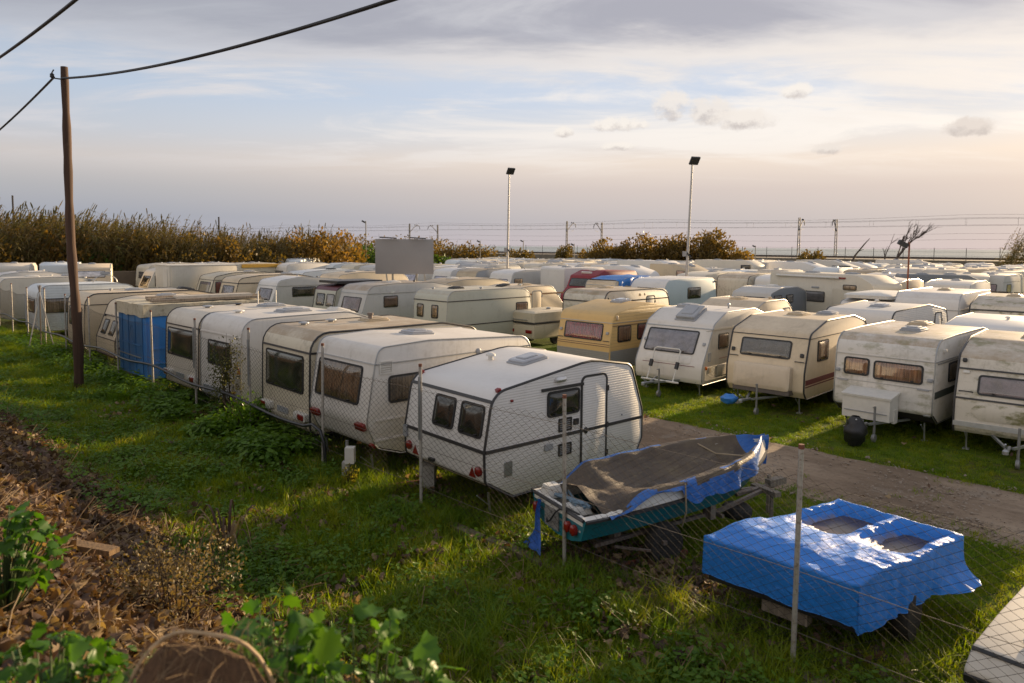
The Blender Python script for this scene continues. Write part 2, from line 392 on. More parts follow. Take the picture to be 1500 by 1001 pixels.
gm, n_, p, _ = newmat('ground_soil_and_grass')
pos = n_.n('ShaderNodeNewGeometry').outputs['Position']
tt = n_.vm('DOT_PRODUCT', pos, tuple(NX)).outputs['Value']
na = n_.noise(pos, .35, 6, .6); nb = n_.noise(pos, 2.2, 7, .65); nc = n_.noise(pos, 11, 5, .65)
green = n_.ramp(nb, [(.3, (.038, .055, .005)), (.5, (.075, .115, .006)), (.7, (.13, .17, .010))])
soil = n_.ramp(nc, [(.25, (.045, .030, .016)), (.6, (.10, .068, .038)), (.85, (.17, .12, .07))])
litter = n_.ramp(nc, [(.25, (.030, .017, .011)), (.55, (.085, .048, .030)), (.8, (.19, .12, .078))])
bare = n_.ss(n_.m('ADD', n_.m('MULTIPLY', na, .5), n_.m('MULTIPLY', nb, .5)), .50, .64)
yard_c = n_.mix(n_.m('MULTIPLY', bare, n_.m('ADD', .35, n_.m('MULTIPLY', n_.ss(tt, 5.0, 9.0), .45))), green, soil)
bankm = n_.ss(n_.m('ADD', tt, n_.m('MULTIPLY', n_.m('SUBTRACT', nb, .5), 2.2)), 4.1, 2.9)
n_.set(p, 'Base Color', n_.mix(bankm, yard_c, litter)); p.inputs['Roughness'].default_value = .95; p.inputs['Specular IOR Level'].default_value = .15
n_.set(p, 'Normal', n_.n('ShaderNodeBump', {'Strength': .8, 'Distance': .05, 'Height': n_.m('ADD', nc, nb)}).outputs[0])
g_o = link('ground', npmesh('ground', np.array(V), np.array(F), gm, smooth=True)); tag(g_o, kind='structure')

rm, n_, p, _ = newmat('packed_sandy_track')
pos = n_.n('ShaderNodeNewGeometry').outputs['Position']
tt = n_.vm('DOT_PRODUCT', pos, tuple(NX)).outputs['Value']; ssx = n_.vm('DOT_PRODUCT', pos, tuple(AX)).outputs['Value']
lv = n_.n('ShaderNodeCombineXYZ', {0: n_.m('MULTIPLY', ssx, .35), 1: tt, 2: 0.0}).outputs[0]
a = n_.noise(lv, 1.1, 7, .62); b = n_.noise(pos, 9, 6, .7); cpat = n_.noise(pos, .8, 5, .6)
cc = n_.ramp(a, [(.30, (.11, .072, .043)), (.48, (.20, .142, .094)), (.66, (.31, .235, .165))])
cc = n_.mix(n_.m('MULTIPLY', n_.ss(b, .5, .66), .6), cc, (.12, .082, .052, 1))
cc = n_.mix(n_.m('MULTIPLY', n_.ss(cpat, .58, .7), .5), cc, (.25, .215, .175, 1))
n_.set(p, 'Base Color', cc); p.inputs['Roughness'].default_value = .9
n_.set(p, 'Normal', n_.n('ShaderNodeBump', {'Strength': .9, 'Distance': .05, 'Height': n_.m('ADD', a, n_.m('MULTIPLY', b, .4))}).outputs[0])
def track(name, t0, t1, s0, s1, z=.05):
    sl = np.arange(s0, s1, .4); V = []; F = []; k = 9
    for s_ in sl:
        e0 = t0+.28*mnoise.noise((s_*.35, t0, 0))+.13*mnoise.noise((s_*1.6, t0, 4)); e1 = t1+.28*mnoise.noise((s_*.35, t1, 7))+.13*mnoise.noise((s_*1.6, t1, 2))
        for j in range(k):
            q = e0+(e1-e0)*j/(k-1); rut = -.045*(math.exp(-((j-2.2)/.8)**2)+math.exp(-((j-5.8)/.8)**2))
            zz = z+rut+.012*mnoise.noise((s_*1.3, q*1.3, 0)) if 0 < j < k-1 else -.03
            V.append(tuple(ST(s_, q, zz)))
    for i in range(len(sl)-1):
        for j in range(k-1): F.append((i*k+j, i*k+j+1, (i+1)*k+j+1, (i+1)*k+j))
    return tag(link(name, npmesh(name, np.array(V), np.array(F)[:, ::-1], rm, smooth=True)), kind='structure')
track('road', 11.75, 15.0, -20, 75); track('road_behind', 27.4, 30.0, -10, 80)

# railway bank with its stone wall, shore and sea
STONE = simple('weathered_stone', (.20, .17, .14), .9, 0, .5, 1.2, .4, wear=(.10, .085, .07))
mb = MB()
for (n0, z0, n1, z1) in ((139, -.5, 139, 2.35), (139, 2.35, 147, 2.45), (147, 2.45, 158, 2.45), (158, 2.45, 170, -1.9)):
    q = [MN(-200, n0, z0), MN(700, n0, z0), MN(700, n1, z1), MN(-200, n1, z1)]; mb.add(q, [(0, 1, 2, 3)])
tag(mb.build('railway_embankment', STONE), kind='structure')
wm, n_, p, o_ = newmat('sea_water')
pos = n_.n('ShaderNodeNewGeometry').outputs['Position']
sc = n_.n('ShaderNodeMapping', {'Vector': pos, 'Rotation': (0, 0, R(35)), 'Scale': (.25, 1, 1)}).outputs[0]
w1 = n_.noise(sc, .05, 8, .65); w2 = n_.noise(sc, .012, 7, .62)
foam = n_.ss(n_.m('ADD', n_.m('MULTIPLY', w1, .6), n_.m('MULTIPLY', w2, .4)), .54, .64)
n_.set(p, 'Base Color', n_.mix(n_.m('MULTIPLY', foam, .8), n_.mix(n_.ss(w2, .35, .65), (.10, .13, .115, 1), (.20, .235, .21, 1)), (.72, .72, .70, 1)))
n_.set(p, 'Roughness', n_.m('ADD', .28, n_.m('MULTIPLY', foam, .5)))
n_.set(p, 'Normal', n_.n('ShaderNodeBump', {'Strength': 1.0, 'Distance': 2.0, 'Height': n_.m('ADD', w1, n_.m('MULTIPLY', w2, 2))}).outputs[0])
mb = MB(); q = [MN(-9000, 160, -1.6), MN(9000, 160, -1.6), MN(9000, 22000, -1.6), MN(-9000, 22000, -1.6)]; mb.add(q, [(0, 1, 2, 3)])
tag(mb.build('sea', wm), kind='structure')
# surf breaking beyond the railway
fm = simple('surf_foam', (.80, .80, .78), .8, 0, .12, .3, .3)
V = []; F = []; k = 9; L_ = 120
for i in range(L_):
    m_ = -20+i*.95
    hgt = 1.7*max(0, math.sin(math.pi*i/(L_-1)))**.6*(.55+.6*abs(mnoise.noise((i*.11, 0, 0)))+.35*mnoise.noise((i*.4, 2, 0)))
    for j in range(k):
        u = j/(k-1); V.append(tuple(MN(m_, 232+8*u+2*mnoise.noise((i*.15, 5, 0)), -1.6+hgt*math.sin(math.pi*u)**.7+.18*mnoise.noise((i*.7, j*.9, 1)))))
for i in range(L_-1):
    for j in range(k-1): F.append((i*k+j, i*k+j+1, (i+1)*k+j+1, (i+1)*k+j))
tag(link('breaking_wave', npmesh('breaking_wave', np.array(V), np.array(F), fm, smooth=True)), kind='structure')

# ------------------------------------------------------------------ caravans
def arc_profile(pts, seg=5):
    """closed polygon of (x, z, radius) with rounded corners"""
    out_ = []; k = len(pts)
    for i in range(k):
        p0 = Vector(pts[i-1][:2]); p1 = Vector(pts[i][:2]); p2 = Vector(pts[(i+1) % k][:2]); r = pts[i][2]
        a = (p0-p1); b = (p2-p1); la, lb = a.length, b.length; a.normalize(); b.normalize()
        ang = math.acos(max(-1, min(1, a.dot(b))))
        if r < .015 or ang > R(176): out_.append(p1); continue
        d_ = min(r/math.tan(ang/2), la*.48, lb*.48); r = d_*math.tan(ang/2)
        A = p1+a*d_; B = p1+b*d_; cdir = (a+b).normalized(); cen = p1+cdir*(r/math.sin(ang/2))
        v0 = A-cen; v1 = B-cen; th = v0.angle_signed(v1)
        n_ = max(2, min(seg, int(abs(th)/R(12))+1))
        for q in range(n_+1):
            aa = -th*q/n_; ca, sa = math.cos(aa), math.sin(aa)
            out_.append(cen+Vector((v0.x*ca-v0.y*sa, v0.x*sa+v0.y*ca)))
    return out_
def caravan_profile(L, H, zb=.38, under0=.35, under1=.25, zl=.62, belt=1.1, lean0=.12, lean1=.25, r0=.35, r1=.3, d0=.18, d1=.25, peak=None):
    p = [(under0, zb, .05), (0.0, zl, .12), (0.0, belt, .5), (lean0, H-d0, r0)]
    if peak: p.append((peak*L, H, 1.2))
    else: p += [(.30*L, H-.03, .8), (.72*L, H-.02, .8)]
    p += [(L-lean1, H-d1, r1), (L, belt, .5), (L, zl, .12), (L-under1, zb, .05)]
    return p
def body_mesh(name, prof, Wd, mats, roof_n=.55, chamfer=.035):
    """shell: strip across the width, rounded long edges and two flat sides; slots are wall, roof, underside"""
    k = len(prof); cx = sum(p.x for p in prof)/k; cz = sum(p.y for p in prof)/k
    ex = max(abs(p.x-cx) for p in prof); ez = max(abs(p.y-cz) for p in prof)
    sc_ = lambda p: (cx+(p.x-cx)*(1-chamfer/ex), cz+(p.y-cz)*(1-chamfer/ez))
    V = []; rings = []
    for y, ins in ((-Wd/2, 1), (-Wd/2+chamfer*.35, .35), (-Wd/2+chamfer, 0), (Wd/2-chamfer, 0), (Wd/2-chamfer*.35, .35), (Wd/2, 1)):
        rings.append(len(V))
        for p in prof:
            q = sc_(p); V.append((p.x+(q[0]-p.x)*ins, y, p.y+(q[1]-p.y)*ins))
    mb = MB(); mb.v = V
    for r_ in range(5):
        for i in range(k):
            j = (i+1) % k; dx = prof[j].x-prof[i].x; dz = prof[j].y-prof[i].y; l = math.hypot(dx, dz) or 1
            nz = dx/l; mi = 1 if nz > roof_n else (2 if nz < -.8 else 0)
            mb.f.append((rings[r_]+i, rings[r_]+j, rings[r_+1]+j, rings[r_+1]+i)); mb.m.append(mi)
    mb.f.append(tuple(rings[0]+i for i in range(k-1, -1, -1))); mb.m.append(3)
    mb.f.append(tuple(rings[5]+i for i in range(k))); mb.m.append(3)
    return mb.mesh(name, mats, 32)
def prof_x(prof, z, near=True):
    best = None
    k = len(prof)
    for i in range(k):
        a, b = prof[i], prof[(i+1) % k]
        if (a.y-z)*(b.y-z) <= 0 and abs(a.y-b.y) > 1e-6:
            x = a.x+(b.x-a.x)*(z-a.y)/(b.y-a.y)
            if best is None or (x < best if near else x > best): best = x
    return best if best is not None else (min(p.x for p in prof) if near else max(p.x for p in prof))
def roof_z(prof, x):
    best = -9; k = len(prof)
    for i in range(k):
        a, b = prof[i], prof[(i+1) % k]
        if (a.x-x)*(b.x-x) <= 0 and abs(a.x-b.x) > 1e-6: best = max(best, a.y+(b.y-a.y)*(x-a.x)/(b.x-a.x))
    return best
def end_frame(prof, yc, z0, z1, near=True):
    x0, x1 = prof_x(prof, z0, near), prof_x(prof, z1, near)
    v = Vector((x1-x0, 0, z1-z0)).normalized(); u = Vector((0, -1 if near else 1, 0)); n_ = u.cross(v)
    return (Vector(((x0+x1)/2, yc, (z0+z1)/2)), u, v, n_)
def side_frame(Wd, xc, zc, right=True):
    return (Vector((xc, -Wd/2 if right else Wd/2, zc)), Vector((1 if right else -1, 0, 0)), Vector((0, 0, 1)), Vector((0, -1 if right else 1, 0)))
def window(root, fr, w, h, pane, r=.07, frame=RUB, near=False, fw=.035):
    pts = rrect(w, h, r, 4); inn = rrect(w-2*fw, h-2*fw, max(.02, r-fw*.7), 4)
    mb = MB(); mb.ring(fr, pts, inn, -.02, .026)
    f = mb.build('window', frame, root, 30)
    mb = MB()
    if near and pane not in ('dark', 'green'):
        mb.plate(fr, inn, .018, .030, 0, .012, .006); mb.build('pane', GLASS, f, 30)
        mb = MB(); O, u, v, n_ = fr; ww, hh = w-2*fw, h-2*fw; k = max(6, int(ww/.035)); vs = []; fs = []
        for i in range(k+1):
            dd = .004+.007*(i % 2)+.003*random.random()
            if pane in ('lav', 'white', 'pink', 'grey', 'mauve'): dd = .006
            for z in (-hh/2, hh/2): vs.append(O+u*(-ww/2+ww*i/k)+v*z+n_*dd)
        for i in range(k): fs.append((2*i, 2*i+2, 2*i+3, 2*i+1))
        mb.add(vs, fs); mb.build('curtain', PANE[pane], f, None)
    else:
        mb.plate(fr, inn, .0, .032, 0, .022, .016); mb.build('pane', PANE[pane], f, 30)
    if near and h < 1.2:
        O, u, v, n_ = fr
        for k in (-.3, .3): c_ = MB(); c_.box(O+u*w*k-v*(h/2-.05)+n_*.045, (.045, .045, .02)); c_.build('window_catch', BLACK, f)
    return f
def strip(root, name, fr, w, h, d0, d1, mat, r=.004, inset=0.0):
    mb = MB(); mb.plate(fr, rrect(w, h, r, 1), d0, d1, 0, inset); return mb.build(name, mat, root, 30)
def hatch(root, prof, x, y, sx_=.5, sy_=.42, mat=GPLAS, h=.075):
    z = roof_z(prof, x); z2 = roof_z(prof, x+.1); v = Vector((.1, 0, z2-z)).normalized(); u = Vector((0, -1, 0)); fr = (Vector((x, y, z)), u, v, u.cross(v))
    if fr[3].z < 0: fr = (fr[0], -u, v, -fr[3])
    mb = MB(); mb.plate(fr, rrect(sy_*1.12, sx_*1.12, .05, 2), -.03, .03, 0, .012); f = mb.build('roof_hatch', mat if mat is not CLPLAS else GPLAS, root, 20)
    mb = MB(); mb.plate(fr, rrect(sy_, sx_, .05, 3), .028, h, 0, .03); mb.plate(fr, rrect(sy_*.6, sx_*.6, .03, 2), h-.01, h+.022, 0, .02); mb.build('hatch_lid', mat, f, 20); return f
def mushroom(root, prof, x, y, mat=WPLAS, r=.075, h=.09, name='roof_vent'):
    z = roof_z(prof, x); mb = MB(); mb.lathe([(r*.5, -.02), (r*.5, h*.5), (r, h*.55), (r*.95, h*.8), (r*.5, h)], (x, y, z), 10, 0); return mb.build(name, mat, root, 40)
def wheel(root, x, y, r=.30, w=.17):
    mb = MB(); mb.lathe([(r*.6, -w/2), (r*.93, -w/2), (r, -w*.3), (r, w*.3), (r*.93, w/2), (r*.6, w/2)], (x, y, r), 20, 0, 'y'); o = mb.build('wheel', TYRE, root, 40)
    mb = MB(); s_ = -1 if y < 0 else 1
    mb.lathe([(r*.2, s_*w*.20), (r*.5, s_*w*.28), (r*.62, s_*w*.42)], (x, y, r), 16, 0, 'y'); mb.build('rim', RIM, o, 40); return o
def drawbar(root, x0, z=.42, ln=1.15, half=.5):
    mb = MB()
    for s_ in (-1, 1): mb.tube([(x0+.3, s_*half, z), (x0-ln*.75, s_*.06, z)], .032, 4)
    mb.tube([(x0-ln*.7, 0, z), (x0-ln, 0, z+.02)], .035, 6); d_ = mb.build('drawbar', GALV, root, 30)
    mb = MB(); mb.tube([(x0-ln, 0, z+.02), (x0-ln-.16, 0, z+.04)], [.05, .035], 8); mb.tube([(x0-ln-.02, 0, z+.05), (x0-ln-.22, 0, z+.18)], .018, 5); mb.lathe([(.02, -.05), (.055, -.04), (.055, .02), (.03, .05)], (x0-ln-.17, 0, z+.02), 10)
    mb.build('hitch', GALV, d_)
    mb = MB(); x = x0-ln*.62; mb.tube([(x, -.13, .16), (x, -.13, z+.38)], .026, 7); mb.tube([(x, -.13, z+.36), (x-.11, -.13, z+.37)], .012, 5)
    mb.lathe([(.02, -.03), (.09, -.03), (.1, 0), (.09, .03), (.02, .03)], (x, -.13, .1), 12, 0, 'y'); mb.build('jockey_wheel', simple('dull_steel', (.25, .25, .25), .5, .5, .3), d_, 40)
    return d_
def steady(root, x, y, zt=.42):
    mb = MB(); mb.tube([(x, y, zt), (x+.05, y, .03)], .02, 5); mb.box((x+.05, y, .02), (.12, .12, .03)); mb.tube([(x-.22, y, zt), (x+.04, y, .2)], .012, 4); return mb.build('corner_steady', GALV, root)
def lamp(root, name, fr, w, h, mat, d=.05, base=None):
    mb = MB(); mb.plate(fr, rrect(w, h, min(w, h)*.2, 2), -.01, d, 0, .012); o = mb.build(name, mat, root, 40); return o
def door(root, Wd, xc, z0, z1, w=.58, mat=None, trim=DKTRIM, right=True):
    h = z1-z0; fr = side_frame(Wd, xc, (z0+z1)/2, right); mb = MB()
    mb.plate(fr, rrect(w, h, .09, 4), -.01, .016, 0, .006); d_ = mb.build('door', mat, root, 30)
    mb = MB(); mb.ring(fr, rrect(w+.07, h+.07, .12, 4), rrect(w+.005, h+.005, .09, 4), -.005, .022); mb.build('door_seal', trim, d_, 30)
    O, u, v, n_ = fr; f2 = (O-u*(w/2-.08)+v*(-h*.06), u, v, n_); mb = MB(); mb.plate(f2, rrect(.09, .11, .045, 4), .012, .036, 0, .01); mb.plate(f2, rrect(.05, .02, .008, 1), .03, .055, 0, .004); mb.build('handle', BLACK, d_)
    mb = MB(); mb.box(O+u*0+v*(-h*.17)+n_*.017, (w*.97, .003, .012) if True else None); mb.build('door_split', GPLAS, d_)
    for zz in (.35, -.05, -.35):
        mb = MB(); mb.box(O+u*(w/2+.03)+v*h*zz+n_*.022, (.05, .03, .09)); mb.build('hinge', trim, d_)
    return d_
def edge_trim(root, prof, Wd, mat, r=.016, name='edge_trim', z_min=0.0):
    """moulding that follows the outline of both side walls"""
    for y in (-Wd/2+.012, Wd/2-.012):
        mb = MB(); mb.tube([(p.x, y, p.y) for p in prof], r, 5, 0, closed=True); mb.build(name, mat, root, 50)
def grab(root, fr, w=.22):
    O, u, v, n_ = fr; mb = MB(); mb.tube([O-u*w/2, O-u*w/2+n_*.05, O+u*w/2+n_*.05, O+u*w/2], .013, 5); return mb.build('grab_handle', DKTRIM, root)
def belt_line(root, prof, Wd, z, h, mat, name='belt_moulding', sides=True, ends=(True, True), d=.02):
    L0, L1 = prof_x(prof, z, True), prof_x(prof, z, False)
    if sides:
        fr = side_frame(Wd, (L0+L1)/2, z); strip(root, name, fr, L1-L0-.02, h, -.01, d, mat)
    if ends[0]:
        fr = end_frame(prof, 0, z-h/2, z+h/2); strip(root, name, fr, Wd-.02, h, -.012, d, mat)

def caravan(label, s, t_, Wd, L, H, col='white', rot=0.0, prof=None, dirt=.3, green=0.0, ribs=0.0, roofdirt=None, trim='grey', end=(), side=(), hatches=((.45, 0, 'grey'),), vents=(),
            dr=None, belts=(), tails='none', hitch=False, near=True, cat='caravan', name='caravan', group=None, steadies=True, ends_col=None, roofcol=None, z=0.0, far_end=(), extra=None):
    a = R(45+rot); O = ST(s, t_)+Vector((-math.sin(a), math.cos(a), 0))*(Wd/2)     # s, t_ give the near right corner
    root = thing(name, label, cat, (O.x, O.y, z), a, group)
    pf = arc_profile(prof or caravan_profile(L, H)); colr = COLS[col]; rd = dirt if roofdirt is None else roofdirt
    key = f'{col}_{int(dirt*100)}_{int(green*100)}'
    wall = paint('paint_'+key, colr, dirt, green); sidem = paint('side_'+key+f'_{int(ribs*1000)}', colr, dirt, green*.4, ribs)
    if ends_col: wall = paint('paint_'+ends_col+key, COLS[ends_col], dirt, green)
    roof = paint(f'roof_{roofcol or ends_col or col}_{int(rd*100)}_{int(green*100)}', COLS[roofcol or ends_col or col], rd, green, rough=.42, streak=.6, tan=(.25, .17, .08), film=max(0, rd-.12)*.85)
    me = body_mesh('body', pf, Wd, [wall, roof, UNDER, sidem]); link('body', me, root)
    if trim != 'none': edge_trim(root, pf, Wd, {'dark': DKTRIM, 'grey': GALV, 'alu': ALU, 'white': WPLAS}[trim], .022 if trim == 'dark' else .013)
    for (zz, hh, mt) in belts: belt_line(root, pf, Wd, zz, hh, mt)
    for (yc, w, z0, z1, pane) in end: window(root, end_frame(pf, yc, z0, z1), w, math.hypot(z1-z0, prof_x(pf, z1)-prof_x(pf, z0)), pane, near=near)
    for (xc, w, z0, z1, pane) in side: window(root, side_frame(Wd, xc, (z0+z1)/2), w, z1-z0, pane, near=near)
    hm = {'grey': GPLAS, 'clear': CLPLAS, 'white': WPLAS, 'beige': BPLAS, 'black': BLACK}
    for (fx, y, mt) in hatches: hatch(root, pf, fx*L, y, mat=hm[mt], sx_=.55 if near else .6)
    for (fx, y, mt) in vents: mushroom(root, pf, fx*L, y, hm[mt])
    if dr: door(root, Wd, dr[0], dr[1], dr[2], dr[3] if len(dr) > 3 else .58, sidem, {'dark': DKTRIM}.get(trim, GPLAS))
    if near:
        for s_ in (-1, 1): wheel(root, L*.52, s_*(Wd/2-.13))
        if steadies:
            for x in (.25, L-.3):
                for s_ in (-1, 1): steady(root, x, s_*(Wd/2-.22))
    if tails == 'red':
        for s_ in (-1, 1): lamp(root, 'tail_light', end_frame(pf, s_*(Wd/2-.24), .74, .86), .26, .11, REDL)
    if hitch: drawbar(root, .05)
    if extra: extra(root, pf, Wd, L, H, dict(wall=wall, side=sidem, roof=roof))
    return root
COLS = dict(white=(.65, .62, .58), cream=(.64, .53, .38), offwhite=(.61, .56, .47), ivory=(.60, .54, .42), beige=(.55, .48, .35), greygreen=(.47, .47, .40), bluewhite=(.60, .64, .67), paleblue=(.47, .56, .60),
            yellow=(.62, .42, .17), tan=(.50, .42, .30), grey=(.34, .35, .37), dgrey=(.16, .18, .21), lgrey=(.49, .48, .46), brightwhite=(.68, .66, .64), maroon=(.10, .018, .03), darkred=(.22, .012, .022), blue=(.03, .15, .50), mixwhite=(.62, .57, .49))
# ------------------------------------------------------------------ first row, tails against the fence
def tri_reflector(root, fr, s_=.15):
    mb = MB(); mb.plate(fr, [(-s_/2, -s_*.45), (s_/2, -s_*.45), (0, s_*.45)], -.005, .012); return mb.build('reflector_triangle', REDL, root)
def louvre(root, fr, w, h, mat=BLACK, slat=GPLAS, k=5, name='vent_grille'):
    O, u, v, n_ = fr; mb = MB(); mb.ring(fr, rrect(w, h, .012, 2), rrect(w-.05, h-.05, .01, 2), -.005, .02); mb.plate(fr, rrect(w-.05, h-.05, .01, 2), -.004, .004)
    f = mb.build(name, mat, root, 30)
    for i in range(k):
        z = -h/2+.04+(h-.08)*i/(k-1); b = MB(); b.plate((O+v*z, u, (v+n_*.6).normalized(), (n_-v*.6).normalized()), rrect(w-.055, (h-.08)/(k-1)*.7, .003, 1), .006, .011); b.build('slat', slat, f)
    return f
def ex_main(root, pf, Wd, L, H, mm):
    def SF(x, z): return side_frame(Wd, x, z)
    strip(root, 'upper_moulding', end_frame(pf, 0, 1.84, 1.89), Wd-.03, .05, -.012, .022, DKTRIM)
    louvre(root, SF(1.68, 1.30), .30, .22); louvre(root, SF(1.68, .89), .30, .20)
    strip(root, 'socket_box', SF(1.93, 1.31), .11, .10, -.01, .03, BLACK, .01); strip(root, 'power_inlet', SF(1.30, .99), .17, .10, -.01, .035, GPLAS, .01)
    strip(root, 'service_flap', SF(.46, .80), .16, .23, -.01, .012, GALV, .01); strip(root, 'window_lintel', SF(1.62, 1.925), .95, .045, -.01, .03, DKTRIM)
    fr = SF(1.55, 2.06); mb = MB(); mb.plate(fr, rrect(.24, .085, .042, 5), -.01, .06, 0, .03, .01); mb.build('awning_lamp', ALU, root, 50)
    lamp(root, 'marker_light', SF(.52, 1.85), .05, .035, REDL, .03)
    for s_ in (-1, 1):
        lamp(root, 'marker_light', end_frame(pf, s_*(Wd/2-.06), 1.97, 2.03), .09, .07, REDL, .06)
        fr = end_frame(pf, s_*(Wd/2-.14), .76, .88); mb = MB(); mb.plate(fr, rrect(.15, .15, .075, 5), -.01, .05, 0, .02, .012); mb.build('tail_light', REDL, root, 50)
        tri_reflector(root, end_frame(pf, s_*(Wd/2-.31), .70, .84), .17)
    strip(root, 'plate_lamp', end_frame(pf, .28, .70, .74), .14, .05, -.01, .05, BLACK, .01)
    strip(root, 'side_locker', end_frame(pf, Wd/2-.05, .98, 1.12), .10, .20, -.01, .04, GPLAS, .01)
    strip(root, 'lower_panel', end_frame(pf, 0, .47, .56), Wd-.06, .14, -.01, .006, paint('paint_cream_panel', COLS['cream'], .3))
    mushroom(root, pf, 1.45, .55, WPLAS, .09, .13, 'roof_chimney'); lamp(root, 'door_lock', SF(3.1, 1.25), .03, .03, GPLAS, .02)
pm = [(.55, .34, .04), (.02, .66, .10), (0, 1.12, .4), (.16, 2.00, .34), (.62*3.7, 2.30, 1.5), (3.7-.36, 2.12, .22), (3.68, 1.25, .5), (3.68, .75, .1), (3.45, .36, .05)]
caravan('white ribbed caravan outlined in black trim, beside the tarped boat', 7.65, 7.1, 2.18, 3.7, 2.3, 'brightwhite', -4, pm, .12, 0, .042, .12, 'dark', end=((.03, .56, 1.30, 1.80, 'dark'), (-.68, .58, 1.30, 1.80, 'dark')),
        side=((1.64, .74, 1.46, 1.88, 'dark'),), hatches=((.47, -.1, 'clear'),), dr=(2.37, .42, 2.02, .58), belts=((1.13, .05, DKTRIM),), extra=ex_main)
def ex_E(root, pf, Wd, L, H, mm):
    louvre(root, side_frame(Wd, .42, 2.02), .28, .24, WPLAS, WPLAS, 5)
    for z in (1.08, .72): strip(root, 'pressed_rib', side_frame(Wd, L/2, z), L-.4, .035, -.01, .02, mm['wall'])
    for s_, z in ((1, .93), (-1, .93)): lamp(root, 'tail_light', end_frame(pf, s_*(Wd/2-.22), z, z+.1), .3, .13, REDL, .07)
    lamp(root, 'tail_light', end_frame(pf, -(Wd/2-.1), .60, .66), .16, .08, REDL, .05)
    fr = side_frame(Wd, 2.6, 2.1); mb = MB(); mb.plate(fr, rrect(.12, .12, .06, 5), -.01, .05, 0, .02); mb.build('awning_lamp', GPLAS, root, 50)
    mb = MB(); mb.tube([side_frame(Wd, 3.0, 1.0)[0]+Vector((x, -.02, z)) for x, z in ((-.3, -.4), (-.3, .95), (-.22, 1.05), (.22, 1.05), (.3, .95), (.3, -.4))], .018, 5); mb.build('door_seal', DKTRIM, root)
pE = [(.75, .40, .10), (.22, .58, .25), (.02, 1.05, .3), (.20, 2.08, .12), (.28, 2.38, .30), (1.4, 2.43, .8), (4.3-.25, 2.30, .35), (4.3, 1.2, .4), (4.2, .55, .1), (3.9, .40, .05)]
caravan('plain creamy white caravan with wide see-through rear window, beside the black-trimmed one', 10.55, 6.95, 2.05, 4.3, 2.43, 'white', -1, pE, .3, 0, 0, .25, 'grey', end=((.10, 1.55, 1.32, 2.02, 'tan'),),
        side=((.98, 1.02, 1.36, 1.86, 'tan'),), hatches=((.45, .1, 'clear'),), belts=((2.09, .02, GALV),), extra=ex_E)
def cluster(root, pf, Wd, z=.72, plate=True):
    for s_ in (-1, 1):
        f = lamp(root, 'lamp_housing', end_frame(pf, s_*(Wd/2-.30), z-.06, z+.1), .50, .16, WPLAS, .10)
        lamp(f, 'tail_light', (Vector(end_frame(pf, s_*(Wd/2-.30), z-.06, z+.1)[0])+Vector((-.09, s_*.08, 0)), *end_frame(pf, 0, z-.06, z+.1)[1:]), .24, .12, REDL, .03)
    strip(root, 'bumper', end_frame(pf, 0, z-.2, z-.08), Wd-.3, .14, -.01, .06, mm_('bumper_dirty'), .02, .01)
    if plate: strip(root, 'number_plate', end_frame(pf, .1, z-.06, z+.07), .5, .12, -.01, .02, GPLAS, .01)
def mm_(n): return paint('paint_'+n, (.42, .38, .30), .9)
def ex_F(root, pf, Wd, L, H, mm):
    cluster(root, pf, Wd); mushroom(root, pf, .7, .5, GPLAS, .12, .07); mushroom(root, pf, 1.5, .75, GPLAS, .13, .07)
    mb = MB(); z = roof_z(pf, 2.2); mb.tube([(2.2, .2, z), (2.2, .2, z+.16)], .05, 8); mb.tube([(2.2, .2, z+.15), (2.2, .2, z+.2)], .07, 8); mb.build('roof_chimney', RUST, root)
    strip(root, 'awning_window', side_frame(Wd, 2.6, 2.25), .5, .06, -.01, .02, BLACK, .02)
caravan('boxy ivory caravan with grimy streaked roof and big dark rear window', 12.75, 7.1, 2.2, 4.6, 2.46, 'ivory', -2, caravan_profile(4.6, 2.46, lean0=.03, r0=.42, d0=.02, belt=1.2, zl=.5, under0=.12, d1=.2, lean1=.3), .55, 0, 0, 1.15, 'dark',
        end=((.02, 1.72, 1.18, 1.96, 'green'),), hatches=((.52, .35, 'beige'),), belts=((2.04, .04, DKTRIM),), extra=ex_F, ends_col=None)
def ex_G(root, pf, Wd, L, H, mm):
    cols = [simple('sticker_red', (.5, .03, .03)), simple('sticker_yellow', (.65, .42, .02)), simple('sticker_orange', (.6, .16, .02))]
    for i in range(16):
        fr = end_frame(pf, -Wd/2+.06+.16*random.random(), .78+.5*random.random()**1.3, 1.6); fr = (Vector((prof_x(pf, fr[0].z), fr[0].y, fr[0].z)), *fr[1:])
        mb = MB(); mb.plate(fr, rrect(.045, .045, .022, 2), -.004, .006); mb.build('dot_sticker', cols[i % 3], root)
    strip(root, 'skirt_panel', end_frame(pf, -.1, .5, .72), Wd-.2, .2, -.01, .03, GPLAS, .02); lamp(root, 'tail_light', end_frame(pf, -.72, .66, .74), .2, .1, REDL)
    strip(root, 'cap_edge', end_frame(pf, 0, 2.02, 2.05), Wd-.03, .03, -.01, .02, mm['wall']); mushroom(root, pf, .75, .55, WPLAS, .15, .08)
    hatch(root, pf, 1.9, -.1, .75, .5, GPLAS); hatch(root, pf, 3.1, -.5, .6, .45, WPLAS)
caravan('clean white caravan with small dark rear window and red dots on its corner', 15.95, 7.15, 2.25, 4.0, 2.5, 'white', 1, caravan_profile(4.0, 2.5, lean0=.04, r0=.38, d0=.05, zl=.5, under0=.15, lean1=.3, r1=.45), .22, 0, 0, .22, 'grey',
        end=((.05, 1.22, 1.26, 1.86, 'green'),), hatches=(), extra=ex_G)
